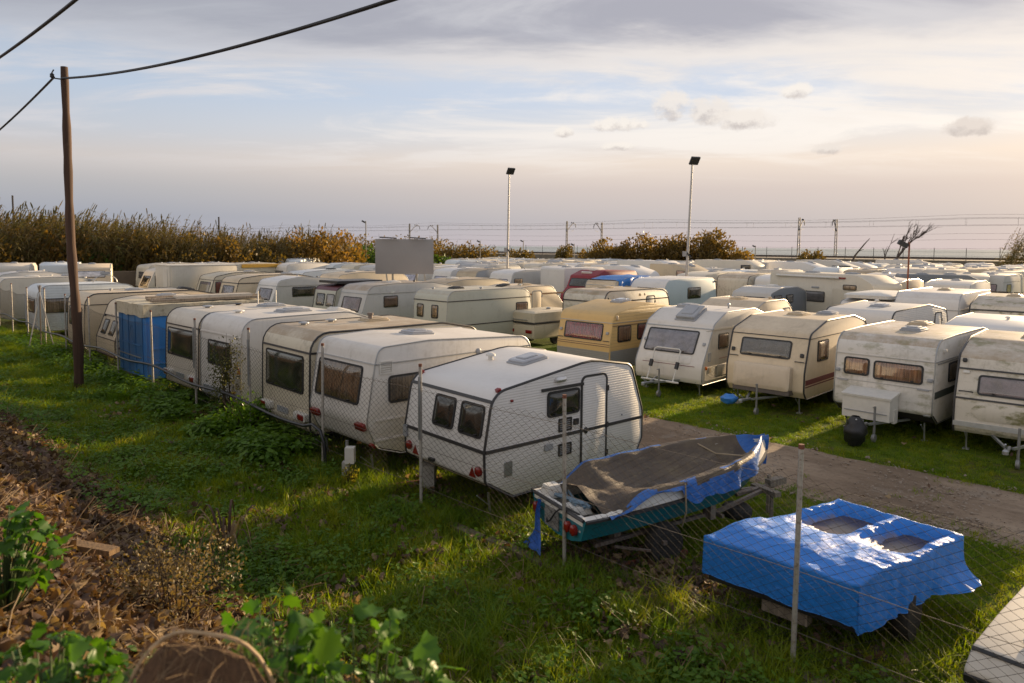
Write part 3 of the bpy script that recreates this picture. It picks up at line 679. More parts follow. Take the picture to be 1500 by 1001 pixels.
def ex_H(root, pf, Wd, L, H, mm):
    cluster(root, pf, Wd); mushroom(root, pf, .9, .4, GPLAS, .15, .07); mushroom(root, pf, 1.9, .7, BLACK, .14, .06); hatch(root, pf, 2.4, -.3, .6, .5, GPLAS)
    for x in (2.2, 2.75): mb = MB(); z = roof_z(pf, x); mb.tube([(x, .1, z), (x, .1, z+.42)], .018, 5); mb.build('aerial', WPLAS, root)
caravan('off-white caravan with wide mirror-dark rear window, next to the blue box', 18.3, 7.1, 2.15, 4.2, 2.47, 'mixwhite', 1, caravan_profile(4.2, 2.47, lean0=.05, r0=.40, d0=.03, zl=.5, under0=.15), .38, 0, 0, .3, 'dark',
        end=((.02, 1.78, 1.22, 1.96, 'green'),), hatches=(), belts=((2.04, .03, DKTRIM),), extra=ex_H)

# blue sheet-metal box trailer under a board roof with a canvas edge
def blue_box():
    s, t_, Wd, L, H = 21.6, 6.95, 2.4, 3.4, 2.3
    O = ST(s+Wd/2, t_); root = thing('box_trailer', 'bright blue sheet-metal box trailer with a pale canvas and board roof', 'trailer', O, R(45))
    bm_ = paint('paint_trailer_blue', (.04, .24, .66), .25, 0, 0, .4, 1.0, (.10, .06, .03)); dk = paint('paint_trailer_blue_faded', (.035, .16, .38), .45, 0, 0, .5, 1.0, (.10, .07, .04))
    mb = MB(); z0, z1 = .32, H
    mb.box((L/2, 0, (z0+z1)/2), (L, Wd, z1-z0)); mb.build('body', bm_, root)
    mb = MB(); mb.plate((Vector((0, .12, (z0+z1)/2)), Vector((0, -1, 0)), Vector((0, 0, 1)), Vector((-1, 0, 0))), rrect(Wd-.34, z1-z0-.04, .02, 1), 0, .02); mb.build('rear_door', dk, root)
    for y in (-.35, .25, .8):
        mb = MB(); mb.box((-.03, y, (z0+z1)/2), (.02, .03, z1-z0-.1)); mb.build('door_batten', dk, root)
    for z in (.9, 1.25): mb = MB(); mb.box((-.035, .15, z), (.025, Wd-.5, .03)); mb.build('door_bar', GALV if z < 1 else dk, root)
    for x in (.08, L-.08, L*.5): mb = MB(); mb.box((x, -Wd/2-.012, (z0+z1)/2), (.06, .03, z1-z0)); mb.build('wall_rib', bm_, root)
    for z in (.75, 1.18): mb = MB(); mb.box((L/2, -Wd/2-.01, z), (L, .025, .04)); mb.build('wall_rib', bm_, root)
    mb = MB(); mb.tube([(-.03, -.05+.24*math.cos(a), 1.5+.3*math.sin(a)-.1*abs(math.cos(a))) for a in np.linspace(0, 2*math.pi, 22)[:-1]], .008, 4, 0, True); mb.tube([(-.03, -.05+.09*math.cos(a), 1.52+.16*math.sin(a)) for a in np.linspace(0, 2*math.pi, 14)[:-1]], .006, 4, 0, True); mb.build('painted_crest', simple('faint_crest', (.12, .22, .38), .6), root)
    # canvas edge: wavy skirt on four sides
    cv = simple('weathered_canvas', (.50, .45, .34), .9, 0, .35, 3, .3, wear=(.30, .25, .17)); V = []; F = []
    path = []
    for a, b in (((-.08, Wd/2+.06), (-.08, -Wd/2-.06)), ((-.08, -Wd/2-.06), (L+.1, -Wd/2-.06)), ((L+.1, -Wd/2-.06), (L+.1, Wd/2+.06)), ((L+.1, Wd/2+.06), (-.08, Wd/2+.06))):
        for i in range(14): path.append((a[0]+(b[0]-a[0])*i/14, a[1]+(b[1]-a[1])*i/14))
    k = len(path)
    for lv in range(5):
        for i, (x, y) in enumerate(path):
            bulge = .05*math.sin(i*1.1)+.03*mnoise.noise((i*.6, lv*.5, 0)); f_ = [0, .35, 1, 1.0, .8][lv]
            cxp, cyp = L/2, 0; dx, dy = (x-cxp)/L, (y-cyp)/Wd
            V.append((x+dx*bulge*f_+(0 if lv else -dx*.5), y+dy*bulge*f_+(0 if lv else -dy*.4), H+[.16, .15, .06, -.08, -.20][lv]+.03*mnoise.noise((i*.8, lv, 3))+(.02*math.sin(i*.9) if lv == 4 else 0)))
    for lv in range(4):
        for i in range(k): F.append((lv*k+i, (lv+1)*k+i, (lv+1)*k+(i+1) % k, lv*k+(i+1) % k))
    b = MB(); b.add(V, F); b.add([V[i] for i in range(k)], [tuple(range(k))]); b.build('canvas_cover', cv, root, 60)
    pw = wood('roof_plank', (.30, .24, .18))
    for i, (y, dz) in enumerate(((-.95, .02), (-.7, .05), (.1, 0), (.5, .03))):
        mb = MB(); mb.box((L*.55+.1*i, y, H+.21+dz), (L*.95, .22, .07), rot=Matrix.Rotation(.03*(i-1), 3, 'Z')); mb.build('plank', pw, root)
    mb = MB(); mb.box((L*.62, -.8, H+.28), (2.3, .32, .13)); mb.build('roof_box', paint('paint_pale_box', (.55, .50, .42), .5), root)
    for y in (-Wd/2+.2, Wd/2-.2): wheel(root, L*.5, y, .3)
    mb = MB(); mb.box((.3, .3, .24), (.5, 1.4, .4)); mb.build('board', wood('plywood_board', (.26, .22, .16)), root)
blue_box()
def ex_J(root, pf, Wd, L, H, mm):
    strip(root, 'lower_panel', end_frame(pf, 0, .62, 1.02), Wd-.1, .42, -.01, .012, mm['wall'], .02); strip(root, 'bumper', end_frame(pf, 0, .5, .6), Wd-.1, .1, -.01, .05, simple('brown_trim', (.10, .05, .03)))
    strip(root, 'side_stripe', side_frame(Wd, L/2, .82), L-.1, .05, -.01, .01, simple('maroon_stripe', (.14, .02, .03))); lamp(root, 'marker_light', end_frame(pf, .8, 1.72, 1.8), .08, .08, BLACK, .06)
caravan('cream caravan with leaning tail and two narrow windows, left of the blue box', 25.0, 7.1, 2.0, 4.0, 2.4, 'cream', 0, caravan_profile(4.0, 2.4, lean0=.45, r0=.35, d0=.15, zl=.55, under0=.25, belt=1.05), .25, 0, 0, .25, 'dark',
        end=((.4, .48, 1.18, 1.66, 'green'), (-.4, .48, 1.18, 1.66, 'green')), hatches=((.5, .1, 'grey'),), belts=((1.78, .03, DKTRIM), (1.06, .03, DKTRIM)), near=True, extra=ex_J)
caravan('tall cream caravan mostly hidden behind the wooden pole', 28.4, 7.1, 2.2, 5.2, 2.42, 'cream', 0, caravan_profile(5.2, 2.42, lean0=.06, r0=.42, d0=.03, zl=.5, under0=.12), .18, 0, 0, .3, 'dark',
        end=((.0, 1.6, 1.2, 1.9, 'green'),), side=((3.6, .7, 1.3, 1.8, 'dark'),), hatches=((.4, .2, 'grey'), (.75, -.1, 'black')), vents=((.25, .4, 'grey'),), belts=((2.0, .025, DKTRIM),), steadies=False)
def ex_L(root, pf, Wd, L, H, mm):
    mb = MB(); mb.tube([(2.9+.5*math.cos(a), -.3, roof_z(pf, 2.9)+.02+.34*math.sin(a)) for a in np.linspace(0, math.pi, 12)], .022, 5); mb.box((2.9, -.3, roof_z(pf, 2.9)+.44), (.36, .2, .12)); mb.build('roof_hoop', GPLAS, root)
caravan('white ribbed caravan with brown side curtain and rusty rear, left of the wooden pole', 35.9, 7.2, 2.2, 4.2, 2.38, 'bluewhite', 0, caravan_profile(4.2, 2.38, lean0=.05, r0=.5, d0=.03, zl=.5, under0=.12, r1=.8, d1=.1), .25, 0, .11, .2, 'grey',
        end=((.0, 1.5, 1.15, 1.75, 'tan'),), side=((.95, 1.35, 1.15, 1.78, 'tan'),), hatches=(), belts=(), steadies=False, extra=ex_L)
def ex_M(root, pf, Wd, L, H, mm):
    mb = MB(); mb.tube([(3.3, -Wd/2-.02, .4), (3.3, -Wd/2-.02, 2.0), (3.38, -Wd/2-.02, 2.08), (4.0, -Wd/2-.02, 2.08)], .03, 5); mb.build('door_seal', simple('dark_brown_seal', (.05, .035, .03)), root)
    lamp(root, 'side_light', side_frame(Wd, 2.6, .8), .2, .08, ORL); lamp(root, 'roof_lamp', side_frame(Wd, 4.0, 2.25), .3, .1, GPLAS); strip(root, 'side_handle', side_frame(Wd, 1.6, 1.1), .08, .2, -.01, .03, BLACK)
caravan('long cream-white caravan with dark door frame at the far left of the fence', 42.4, 7.0, 2.2, 4.6, 2.45, 'offwhite', 0, caravan_profile(4.6, 2.45, lean0=.05, r0=.3, d0=.05, zl=.5), .15, 0, 0, .2, 'grey', hatches=((.35, .1, 'white'), (.7, 0, 'grey')), vents=((.55, .4, 'white'), (.85, -.4, 'white')), steadies=False, extra=ex_M)
caravan('white caravan roof showing behind the long cream-white one at far left', 50.5, 8.2, 2.2, 3.8, 2.45, 'white', 0, None, .2, 0, 0, .2, 'grey', hatches=((.4, 0, 'grey'),), vents=((.7, .3, 'white'),), steadies=False)

# small folding trailer in the near corner
def ex_fold(root, pf, Wd, L, H, mm):
    belt_line(root, pf, Wd, .48, .07, BLACK, 'rubber_band', d=.03); belt_line(root, pf, Wd, .675, .035, BLACK, 'rubber_band', d=.015)
    tri_reflector(root, (Vector((.02, .42, .34)), Vector((0, -1, 0)), Vector((0, 0, 1)), Vector((-1, 0, 0))), .2)
    lamp(root, 'tail_light', (Vector((.02, .05, .34)), Vector((0, -1, 0)), Vector((0, 0, 1)), Vector((-1, 0, 0))), .25, .09, REDL)
    mb = MB(); mb.box((.02, 0, .34), (.04, Wd-.3, .2)); mb.build('rear_panel', mm['wall'], root)
    mb = MB(); mb.lathe([(.02, 0), (.06, .02), (.06, .05), (.03, .06)], (.55, .45, .72), 12); mb.build('lid_lock', ALU, root)
caravan('white folding trailer with black rubber bands, cut by the bottom right corner', -.16, 7.12, 1.65, 2.9, .76, 'mixwhite', -4, [(.1, .30, .02), (.03, .46, .02), (.02, .54, .06), (.24, .70, .05), (1.0, .75, .4), (2.6, .76, .1), (2.88, .6, .05), (2.85, .30, .02)], .3, 0, 0, .25, 'none', hatches=(), extra=ex_fold, cat='trailer', name='folding_trailer', steadies=False, z=-.10)

# ------------------------------------------------------------------ second row, noses towards the track
def ex_dirty(root, pf, Wd, L, H, mm):
    strip(root, 'gas_locker_lid', end_frame(pf, -.1, .72, 1.08), Wd-.45, .36, -.01, .02, paint('paint_mouldy', COLS['mixwhite'], .4, .95), .14, .006)
    strip(root, 'bumper_band', end_frame(pf, 0, .56, .64), Wd-.02, .10, -.01, .03, ALU); strip(root, 'window_shade', end_frame(pf, 0, 1.70, 1.735), Wd-.03, .03, -.01, .03, DKTRIM)
    for s_ in (-1, 1):
        grab(root, end_frame(pf, s_*(Wd/2-.2), 1.24, 1.28), .24); lamp(root, 'marker_light', end_frame(pf, s_*(Wd/2-.17), 1.62, 1.68), .12, .06, WPLAS, .03); lamp(root, 'side_lamp', end_frame(pf, s_*(Wd/2-.12), 1.84, 1.92), .08, .08, BLACK, .05)
caravan('mouldy white caravan with mauve front curtain and black edge, at the right frame edge', 1.72, 17.1, 2.2, 4.6, 2.3, 'mixwhite', 3, caravan_profile(4.6, 2.3, zb=.40, zl=.5, lean0=.34, r0=.22, d0=.30, under0=.1), .45, .75, 0, .9, 'dark',
        end=((-.02, 1.45, 1.22, 1.62, 'mauve'),), side=((1.6, .9, 1.25, 1.75, 'grey'),), hatches=((.5, 0, 'beige'),), belts=((1.13, .035, DKTRIM),), hitch=True, extra=ex_dirty)
def ex_white(root, pf, Wd, L, H, mm):
    mb = MB(); mb.box((-.28, .12, .72), (.50, 1.0, .52)); ch = mb.build('gas_chest', WPLAS, root)
    mb = MB(); mb.box((-.28, .12, 1.0), (.56, 1.06, .05), rot=Matrix.Rotation(-.16, 3, 'Y')); mb.build('chest_lid', WPLAS, ch); mb = MB(); mb.box((-.545, .12, .62), (.015, .9, .02)); mb.build('chest_seam', GPLAS, ch)
    strip(root, 'chest_side_flap', side_frame(1.0-.24, -.2, .55), .2, .3, -.03, .02, WPLAS)
    strip(root, 'side_stripe', side_frame(Wd, L/2, 1.07), L-.15, .15, -.01, .008, simple('dark_green_stripe', (.05, .065, .06))); strip(root, 'belt_joint', end_frame(pf, 0, 1.19, 1.205), Wd-.03, .015, -.01, .012, GALV)
    for s_ in (-1, 1):
        lamp(root, 'marker_light', end_frame(pf, s_*(Wd/2-.08), 1.36, 1.44), .09, .08, GPLAS, .05); strip(root, 'grab_plate', end_frame(pf, s_*(Wd/2-.2), 1.17, 1.2), .24, .04, -.01, .03, GPLAS, .01); strip(root, 'front_catch', end_frame(pf, s_*(Wd/2-.12), .60, .66), .14, .05, -.01, .02, GPLAS, .01)
    fr = side_frame(Wd, .55, 2.0); lamp(root, 'awning_lamp', fr, .12, .07, WPLAS, .06); strip(root, 'side_gutter', side_frame(Wd, L/2, 1.74), L-.4, .02, -.01, .02, GALV)
caravan('white caravan with algae-stained roof, two curtained windows and a chest on its drawbar', 4.3, 17.0, 2.1, 4.9, 2.32, 'white', -2, caravan_profile(4.9, 2.32, zb=.42, zl=.66, under0=.35, lean0=.10, r0=.42, d0=.08), .3, .55, 0, .95, 'grey',
        end=((.56, .56, 1.32, 1.72, 'amber'), (-.32, 1.02, 1.28, 1.70, 'amber')), side=((1.35, .85, 1.26, 1.70, 'tan'),), hatches=((.33, -.1, 'grey'), (.62, .2, 'beige')), belts=((1.79, .015, GALV),), hitch=True, extra=ex_white)
def ex_cream(root, pf, Wd, L, H, mm):
    fr = end_frame(pf, .0, .62, 1.22); mb = MB(); mb.plate((fr[0]+Vector((-.02, 0, -.02)), fr[1], Vector((.12, 0, 1)).normalized(), Vector((-1, 0, .12)).normalized()), rrect(1.5, .62, .07, 4), -.2, .26, 0, .09, 0); mb.build('gas_locker', paint('paint_cream_locker', (.60, .50, .38), .25), root)
    strip(root, 'locker_base', (Vector((-.08, 0, .56)), *end_frame(pf, 0, .6, 1.2)[1:]), 1.5, .12, -.2, .14, simple('brown_grey_plastic', (.10, .085, .08)))
    strip(root, 'side_stripe', side_frame(Wd, L/2, .84), L-.1, .13, -.01, .008, simple('maroon_stripe', (.14, .02, .03))); strip(root, 'side_stripe', side_frame(Wd, L/2, .73), L-.1, .03, -.01, .008, simple('maroon_stripe', ()))
    for s_ in (-1, 1): grab(root, end_frame(pf, s_*(Wd/2-.17), 1.33, 1.36), .22); lamp(root, 'marker_light', end_frame(pf, s_*(Wd/2-.13), 1.46, 1.55), .09, .10, BLACK, .05)
caravan('cream caravan with dark front pane, beige gas locker and maroon side stripe', 7.3, 17.6, 2.1, 4.6, 2.36, 'cream', 1, caravan_profile(4.6, 2.36, zb=.42, zl=.6, under0=.15, lean0=.3, r0=.25, d0=.32), .22, 0, 0, .45, 'dark',
        end=((.05, 1.35, 1.38, 1.84, 'grey'),), side=((1.1, .7, 1.3, 1.85, 'amber'),), hatches=((.5, .1, 'beige'), (.68, -.4, 'grey')), belts=((1.93, .02, DKTRIM),), hitch=True, extra=ex_cream)
def ex_rack(root, pf, Wd, L, H, mm):
    mb = MB()
    for y in (-.42, .42): mb.tube([(-.42, y, .42), (-.10, y, 1.02)], .02, 6)
    mb.tube([(-.12, -.42, 1.0), (-.02, -.42, 1.26), (.02, -.36, 1.30), (.02, .36, 1.30), (-.02, .42, 1.26), (-.12, .42, 1.0)], .02, 6); mb.tube([(-.42, -.6, .42), (-.42, .6, .42)], .03, 6); rk = mb.build('bike_rack', WPLAS, root, 50)
    for y in (-.42, .42): mb = MB(); mb.box((-.2, y, .86), (.09, .08, .2), rot=Matrix.Rotation(.45, 3, 'Y')); mb.build('rack_clamp', BLACK, rk)
    strip(root, 'front_panel', end_frame(pf, .05, .88, 1.13), 1.5, .24, -.01, .018, mm['wall'], .05, .006); strip(root, 'panel_line', end_frame(pf, 0, .84, .86), 1.7, .015, -.01, .012, simple('maroon_stripe', ()))
    for s_ in (-1, 1): lamp(root, 'marker_light', end_frame(pf, s_*(Wd/2-.14), 1.42, 1.5), .08, .09, GPLAS, .04)
    strip(root, 'lower_side_panel', side_frame(Wd, L/2, .66), L-.25, .38, -.01, .014, paint('side_ribbed_lower', (.46, .43, .36), .3, 0, .04)); strip(root, 'side_flap', side_frame(Wd, 1.25, .68), .75, .34, -.01, .022, mm['side'], .03, .01)
    strip(root, 'side_flap', side_frame(Wd, .38, 1.12), .14, .26, -.01, .03, GPLAS, .03); lamp(root, 'side_light', side_frame(Wd, .18, .82), .1, .09, ORL, .04); strip(root, 'side_label', side_frame(Wd, .42, .74), .1, .15, -.01, .02, BPLAS, .01)
    strip(root, 'panel_line', side_frame(Wd, 1.6, 1.02), 1.2, .012, -.01, .008, simple('maroon_stripe', ())); strip(root, 'side_gutter', side_frame(Wd, L/2, 1.86), L-.4, .02, -.01, .02, GALV)
    mushroom(root, pf, 2.6, -.55, GALV, .05, .16, 'roof_chimney'); hatch(root, pf, 1.1, -.1, .75, .62, GPLAS, .13); hatch(root, pf, 2.1, .55, .6, .5, GPLAS, .1)
caravan('white caravan with leaning lavender-blind front window and a bike rack on its nose', 10.2, 17.7, 2.2, 4.5, 2.36, 'offwhite', 2, caravan_profile(4.5, 2.36, zb=.36, zl=.5, under0=.06, belt=.85, lean0=.66, r0=.25, d0=.34, lean1=.4), .22, 0, 0, .2, 'grey',
        end=((.1, 1.66, 1.16, 1.80, 'lav'),), side=((1.2, .62, 1.28, 1.74, 'pink'),), hatches=(), belts=((1.88, .025, GALV),), hitch=True, ends_col='white', extra=ex_rack)
def ex_yel(root, pf, Wd, L, H, mm):
    gp = paint('side_grey_lower', (.27, .27, .26), .3, 0, .06)
    strip(root, 'lower_side_panel', side_frame(Wd, L/2, .70), L-.12, .55, -.01, .010, gp); strip(root, 'lower_front_panel', end_frame(pf, 0, .6, .9), Wd-.04, .40, -.01, .012, gp)
    for z in (1.10, 1.16): strip(root, 'front_line', end_frame(pf, 0, z, z+.02), Wd-.03, .02, -.01, .012, simple('brown_line', (.15, .09, .05)))
    for s_ in (-1, 1): grab(root, end_frame(pf, s_*(Wd/2-.14), 1.26, 1.29), .2); lamp(root, 'marker_light', end_frame(pf, s_*(Wd/2-.13), 1.48, 1.56), .09, .09, GPLAS, .05)
    strip(root, 'side_gutter', side_frame(Wd, L/2, 1.75), L-.3, .02, -.01, .025, simple('brown_line', ())); lamp(root, 'awning_lamp', side_frame(Wd, .35, 2.0), .1, .13, BPLAS, .05)
caravan('yellow ribbed caravan with crimson curtain in its front window', 13.35, 17.6, 2.15, 4.6, 2.4, 'yellow', 0, caravan_profile(4.6, 2.4, zb=.4, zl=.6, under0=.2, lean0=.2, r0=.3, d0=.26, peak=.45, d1=.3), .12, 0, .10, .3, 'none',
        end=((.02, 1.55, 1.26, 1.80, 'red'),), side=((.75, .7, 1.22, 1.74, 'amber'), (1.8, .7, 1.22, 1.74, 'red')), hatches=((.42, -.05, 'clear'),), belts=((1.84, .018, GALV),), extra=ex_yel)
caravan('grey-green boxy caravan with two narrow front panes and an empty grassy gap at its right', 21.5, 17.9, 2.15, 4.9, 2.44, 'greygreen', 0, caravan_profile(4.9, 2.44, zb=.42, zl=.6, under0=.15, lean0=.06, r0=.4, d0=.04, r1=.5, d1=.1), .25, 0, 0, .5, 'grey',
        end=((.62, .42, 1.30, 1.84, 'tan'), (-.32, .42, 1.30, 1.84, 'tan')), side=((4.2, .72, 1.22, 1.80, 'amber'),), hatches=((.32, .2, 'black'),), vents=((.12, .5, 'grey'), (.42, -.8, 'grey')), belts=((2.0, .035, DKTRIM), (1.02, .035, DKTRIM)))
caravan('pale blue-grey caravan with mauve front blind and pink side curtain, under the blank board', 27.4, 17.9, 2.2, 5.6, 2.44, 'lgrey', 0, caravan_profile(5.6, 2.44, zb=.42, zl=.55, lean0=.4, r0=.5, d0=.12, under0=.1), .22, 0, 0, .9, 'grey',
        end=((0, 1.5, 1.15, 1.80, 'mauve'),), side=((1.55, .8, 1.32, 1.86, 'pink'),), hatches=((.42, -.2, 'white'),), vents=((.5, .4, 'grey'), (.6, -.5, 'black')), belts=((1.98, .03, GALV),))
def ex_vio(root, pf, Wd, L, H, mm):
    mb = MB(); mb.box((1.6, 0, H+.12), (2.6, 1.7, .12)); mb.box((1.2, 0, H+.04), (.3, 1.4, .12)); mb.box((2.2, 0, H+.04), (.3, 1.4, .12)); mb.build('roof_box', BLACK, root)
    strip(root, 'roof_band', end_frame(pf, 0, 1.95, 2.12), Wd-.1, .2, -.01, .02, simple('maroon_paint', COLS['maroon'], .3))
caravan('small yellow-green camper with maroon roof and black roof box', 30.3, 18.2, 2.0, 4.0, 2.25, 'greygreen', 0, caravan_profile(4.0, 2.25, lean0=.2, r0=.4, d0=.1), .2, 0, 0, .2, 'dark', roofcol='maroon',
        end=((.35, .75, 1.2, 1.8, 'blue'), (-.55, .7, 1.2, 1.8, 'white')), hatches=(), cat='camper', name='camper', extra=ex_vio)
caravan('pale grey caravan with long dark side window and white front, left of the maroon-roofed camper', 36.2, 18.0, 2.2, 5.0, 2.42, 'lgrey', 0, caravan_profile(5.0, 2.42, lean0=.4, r0=.35, d0=.2, peak=.35), .15, 0, 0, .12, 'grey', ends_col='brightwhite',
        end=((0, 1.5, 1.15, 1.78, 'lav'),), side=((1.9, 1.45, 1.32, 1.86, 'dark'),), hatches=(), vents=((.45, .3, 'grey'), (.6, -.6, 'black')), belts=((1.93, .03, GALV),))
caravan('beige caravan with dark gutter line, second left of the long dark side window', 39.7, 17.5, 2.25, 5.4, 2.42, 'cream', 0, caravan_profile(5.4, 2.42, lean0=.3, r0=.4, d0=.2), .3, 0, 0, .4, 'dark', end=((0, 1.5, 1.15, 1.8, 'lav'),), hatches=((.7, 0, 'grey'),), belts=((1.95, .05, DKTRIM),))
caravan('cream caravan with tall mauve front window right beside the plain cream truck', 43.4, 17.6, 2.2, 5.0, 2.45, 'ivory', 0, caravan_profile(5.0, 2.45, lean0=.35, r0=.3, d0=.25), .25, 0, 0, .35, 'dark', end=((.0, 1.55, 1.0, 1.86, 'mauve'),), side=((.8, .9, 1.0, 1.9, 'red'),), hatches=((.6, 0, 'grey'),), belts=((1.98, .03, DKTRIM),))
def plain_box():
    Wd, L = 2.5, 4.4; root = thing('box_truck', 'plain cream box truck with a tall narrow hatch on its end', 'truck', ST(47+Wd/2, 16.6), R(45))
    cm = paint('paint_box_cream', (.56, .53, .47), .2)
    mb = MB(); mb.plate((Vector((L/2, 0, 1.62)), Vector((1, 0, 0)), Vector((0, 0, 1)), Vector((0, -1, 0))), rrect(L, 2.3, .04, 2), -Wd/2, Wd/2, 0, .02); mb.build('body', cm, root)
    for x in (.03, L-.03): mb = MB(); mb.box((x, -Wd/2+.01, 1.62), (.09, .06, 2.33)); mb.build('corner_post', cm, root)
    mb = MB(); mb.box((L/2, 0, 2.79), (L+.04, Wd+.04, .05)); mb.build('roof_sheet', paint('roof_box_cream', (.56, .53, .47), .5), root)
    strip(root, 'hatch_door', (Vector((0, -.5, 1.75)), Vector((0, -1, 0)), Vector((0, 0, 1)), Vector((-1, 0, 0))), .7, 1.7, -.01, .03, paint('paint_hatch', (.62, .60, .56), .1), .02); strip(root, 'handle', (Vector((-.03, -.75, 1.1)), Vector((0, -1, 0)), Vector((0, 0, 1)), Vector((-1, 0, 0))), .04, .16, -.01, .03, BLACK)
    for y in (-1, 1): wheel(root, L*.3, y*(Wd/2-.2), .4, .25); wheel(root, L*.75, y*(Wd/2-.2), .4, .25)
plain_box()
caravan('small pale caravan with big curved grey windows, left of the plain cream truck', 54.0, 17.6, 2.1, 4.4, 2.45, 'mixwhite', 0, caravan_profile(4.4, 2.45, lean0=.5, r0=.4, d0=.2), .2, 0, 0, .2, 'grey', end=((0, 1.5, 1.1, 1.85, 'grey'),), side=((.9, .9, 1.1, 1.9, 'grey'),), hatches=((.5, 0, 'grey'),))

# ------------------------------------------------------------------ far left corner, below the canes
def facing(label, X_, Y_, Wd, L, H, col, ang, **k):
    """near right corner at X_, Y_ with the length running towards ang degrees"""
    s, t_ = yard((X_, Y_)); return caravan(label, s, t_, Wd, L, H, col, ang-45, **k)
facing('white caravan with plain front and small emblem, left of the wooden pole below the canes', -30.4, 50.2, 2.3, 5.0, 2.78, 'bluewhite', 118, prof=caravan_profile(5.0, 2.78, lean0=.15, r0=.15, d0=.12), dirt=.1, belts=((2.1, .02, GALV),), hatches=((.5, 0, 'grey'),), vents=((.3, .3, 'grey'),), near=False)
facing('cream caravan with wide framed white front blind below the canes', -27.2, 48.6, 2.35, 5.0, 2.74, 'cream', 118, prof=caravan_profile(5.0, 2.74, lean0=.3, r0=.25, d0=.2), dirt=.2, end=((0, 1.65, 1.85, 2.3, 'white'),), belts=((2.42, .02, GALV),), hatches=((.4, 0, 'grey'),), near=False)
facing('pale caravan cut by the left frame edge below the canes', -33.8, 50.2, 2.3, 5.0, 2.7, 'mixwhite', 118, dirt=.25, near=False)
# ------------------------------------------------------------------ third row, backs to the second
def ex_stripe(root, pf, Wd, L, H, mm):
    strip(root, 'side_stripe', side_frame(Wd, L/2, 1.95), L-.4, .07, -.01, .01, simple('brown_stripe', (.30, .16, .07))); strip(root, 'window_lintel', side_frame(Wd, .5, 1.80), .9, .03, -.01, .03, BLACK); lamp(root, 'awning_lamp', side_frame(Wd, .65, 2.17), .14, .1, BPLAS, .04)
caravan('cream caravan with brown side stripe and a plain door, behind the grey-green caravan', 23.0, 22.9, 2.2, 3.9, 2.36, 'cream', 0, caravan_profile(3.9, 2.36, lean1=.7, d1=.45, r1=.1), .15, 0, 0, .4, 'grey', side=((.55, .7, 1.5, 1.72, 'grey'),), dr=(1.75, .5, 2.08, .62), hatches=((.25, .4, 'black'), (.45, -.3, 'beige')), vents=((.3, -.6, 'white'),), extra=ex_stripe)
def tent_trailer():
    Wd, L = 1.6, 2.6; root = thing('folding_trailer', 'low cream folding trailer with red tail lights in the grassy gap', 'trailer', ST(20.3+Wd/2, 21.6), R(45)); cm = paint('paint_trailer_cream', (.56, .50, .38), .25)
    mb = MB(); mb.plate((Vector((L/2, 0, .62)), Vector((1, 0, 0)), Vector((0, 0, 1)), Vector((0, -1, 0))), rrect(L, .62, .08, 3), -Wd/2, Wd/2, 0, .03); mb.build('body', cm, root)
    mb = MB(); mb.plate((Vector((L/2, 0, .99)), Vector((1, 0, 0)), Vector((0, 1, 0)), Vector((0, 0, 1))), rrect(L+.06, Wd+.06, .06, 3), -.04, .02, 0, .02); mb.build('lid_rim', DKTRIM, root)
    mb = MB(); mb.plate((Vector((L/2, 0, 1.22)), Vector((1, 0, 0)), Vector((0, 1, 0)), Vector((0, 0, 1))), rrect(L, Wd, .08, 3), -.20, .25, 0, .12); mb.build('lid', cm, root)
    for y in (-.52, .52): lamp(root, 'tail_light', (Vector((0, y, .62)), Vector((0, -1, 0)), Vector((0, 0, 1)), Vector((-1, 0, 0))), .34, .14, REDL); wheel(root, L*.55, y*1.35, .27, .15)
    strip(root, 'grab_rail', (Vector((0, 0, 1.1)), Vector((0, -1, 0)), Vector((0, 0, 1)), Vector((-1, 0, 0))), .9, .03, .0, .04, GALV); mushroom_ = MB(); mushroom_.lathe([(.1, 0), (.12, .05), (.05, .08)], (L*.6, -.2, 1.47), 10); mushroom_.build('lid_vent', GPLAS, root)
tent_trailer()
def ex_off(root, pf, Wd, L, H, mm):
    lamp(root, 'awning_lamp', side_frame(Wd, 2.4, 2.2), .12, .1, BPLAS, .05); lamp(root, 'side_lamp', side_frame(Wd, .25, 2.1), .06, .12, BLACK, .04); lamp(root, 'side_lamp', side_frame(Wd, 2.75, 2.2), .06, .1, BPLAS, .04)
    door(root, Wd, 3.2, .5, 2.1, .6, mm['side'], DKTRIM)
caravan('off-white caravan with brown-streaked roof edge, behind the yellow one', 17.5, 22.7, 2.2, 4.8, 2.44, 'offwhite', 0, caravan_profile(4.8, 2.44, lean0=.04, r0=.42, d0=.02, r1=.6, d1=.1), .6, .35, 0, 1.2, 'dark', hatches=((.45, .5, 'beige'),), belts=((1.98, .05, DKTRIM),), extra=ex_off)
caravan('cream caravan with slanted rear roof edge, behind the bike-rack caravan', 11.4, 22.7, 2.2, 4.0, 2.36, 'cream', 0, caravan_profile(4.0, 2.36, lean0=.5, d0=.3, lean1=.6, d1=.4, r1=.05), .35, 0, 0, .5, 'grey', hatches=((.4, .1, 'beige'),), vents=((.6, -.7, 'beige'),), dr=(2.9, .5, 2.0, .6))
caravan('white ribbed caravan edged in black, behind the algae-stained one', 7.0, 22.9, 2.05, 4.9, 2.42, 'white', -4, caravan_profile(4.9, 2.42, lean0=.1, r0=.35, d0=.1, lean1=.3, r1=.3, peak=.6), .12, 0, .06, .15, 'dark', hatches=((.3, -.1, 'clear'),), vents=((.55, .5, 'white'),), dr=(3.8, .5, 2.1, .55))
caravan('low caravan showing only its clean white roof at the right frame edge', 3.5, 22.6, 2.1, 4.6, 2.26, 'brightwhite', 0, None, .1, 0, 0, .12, 'white', hatches=(), vents=((.35, -.2, 'white'),))
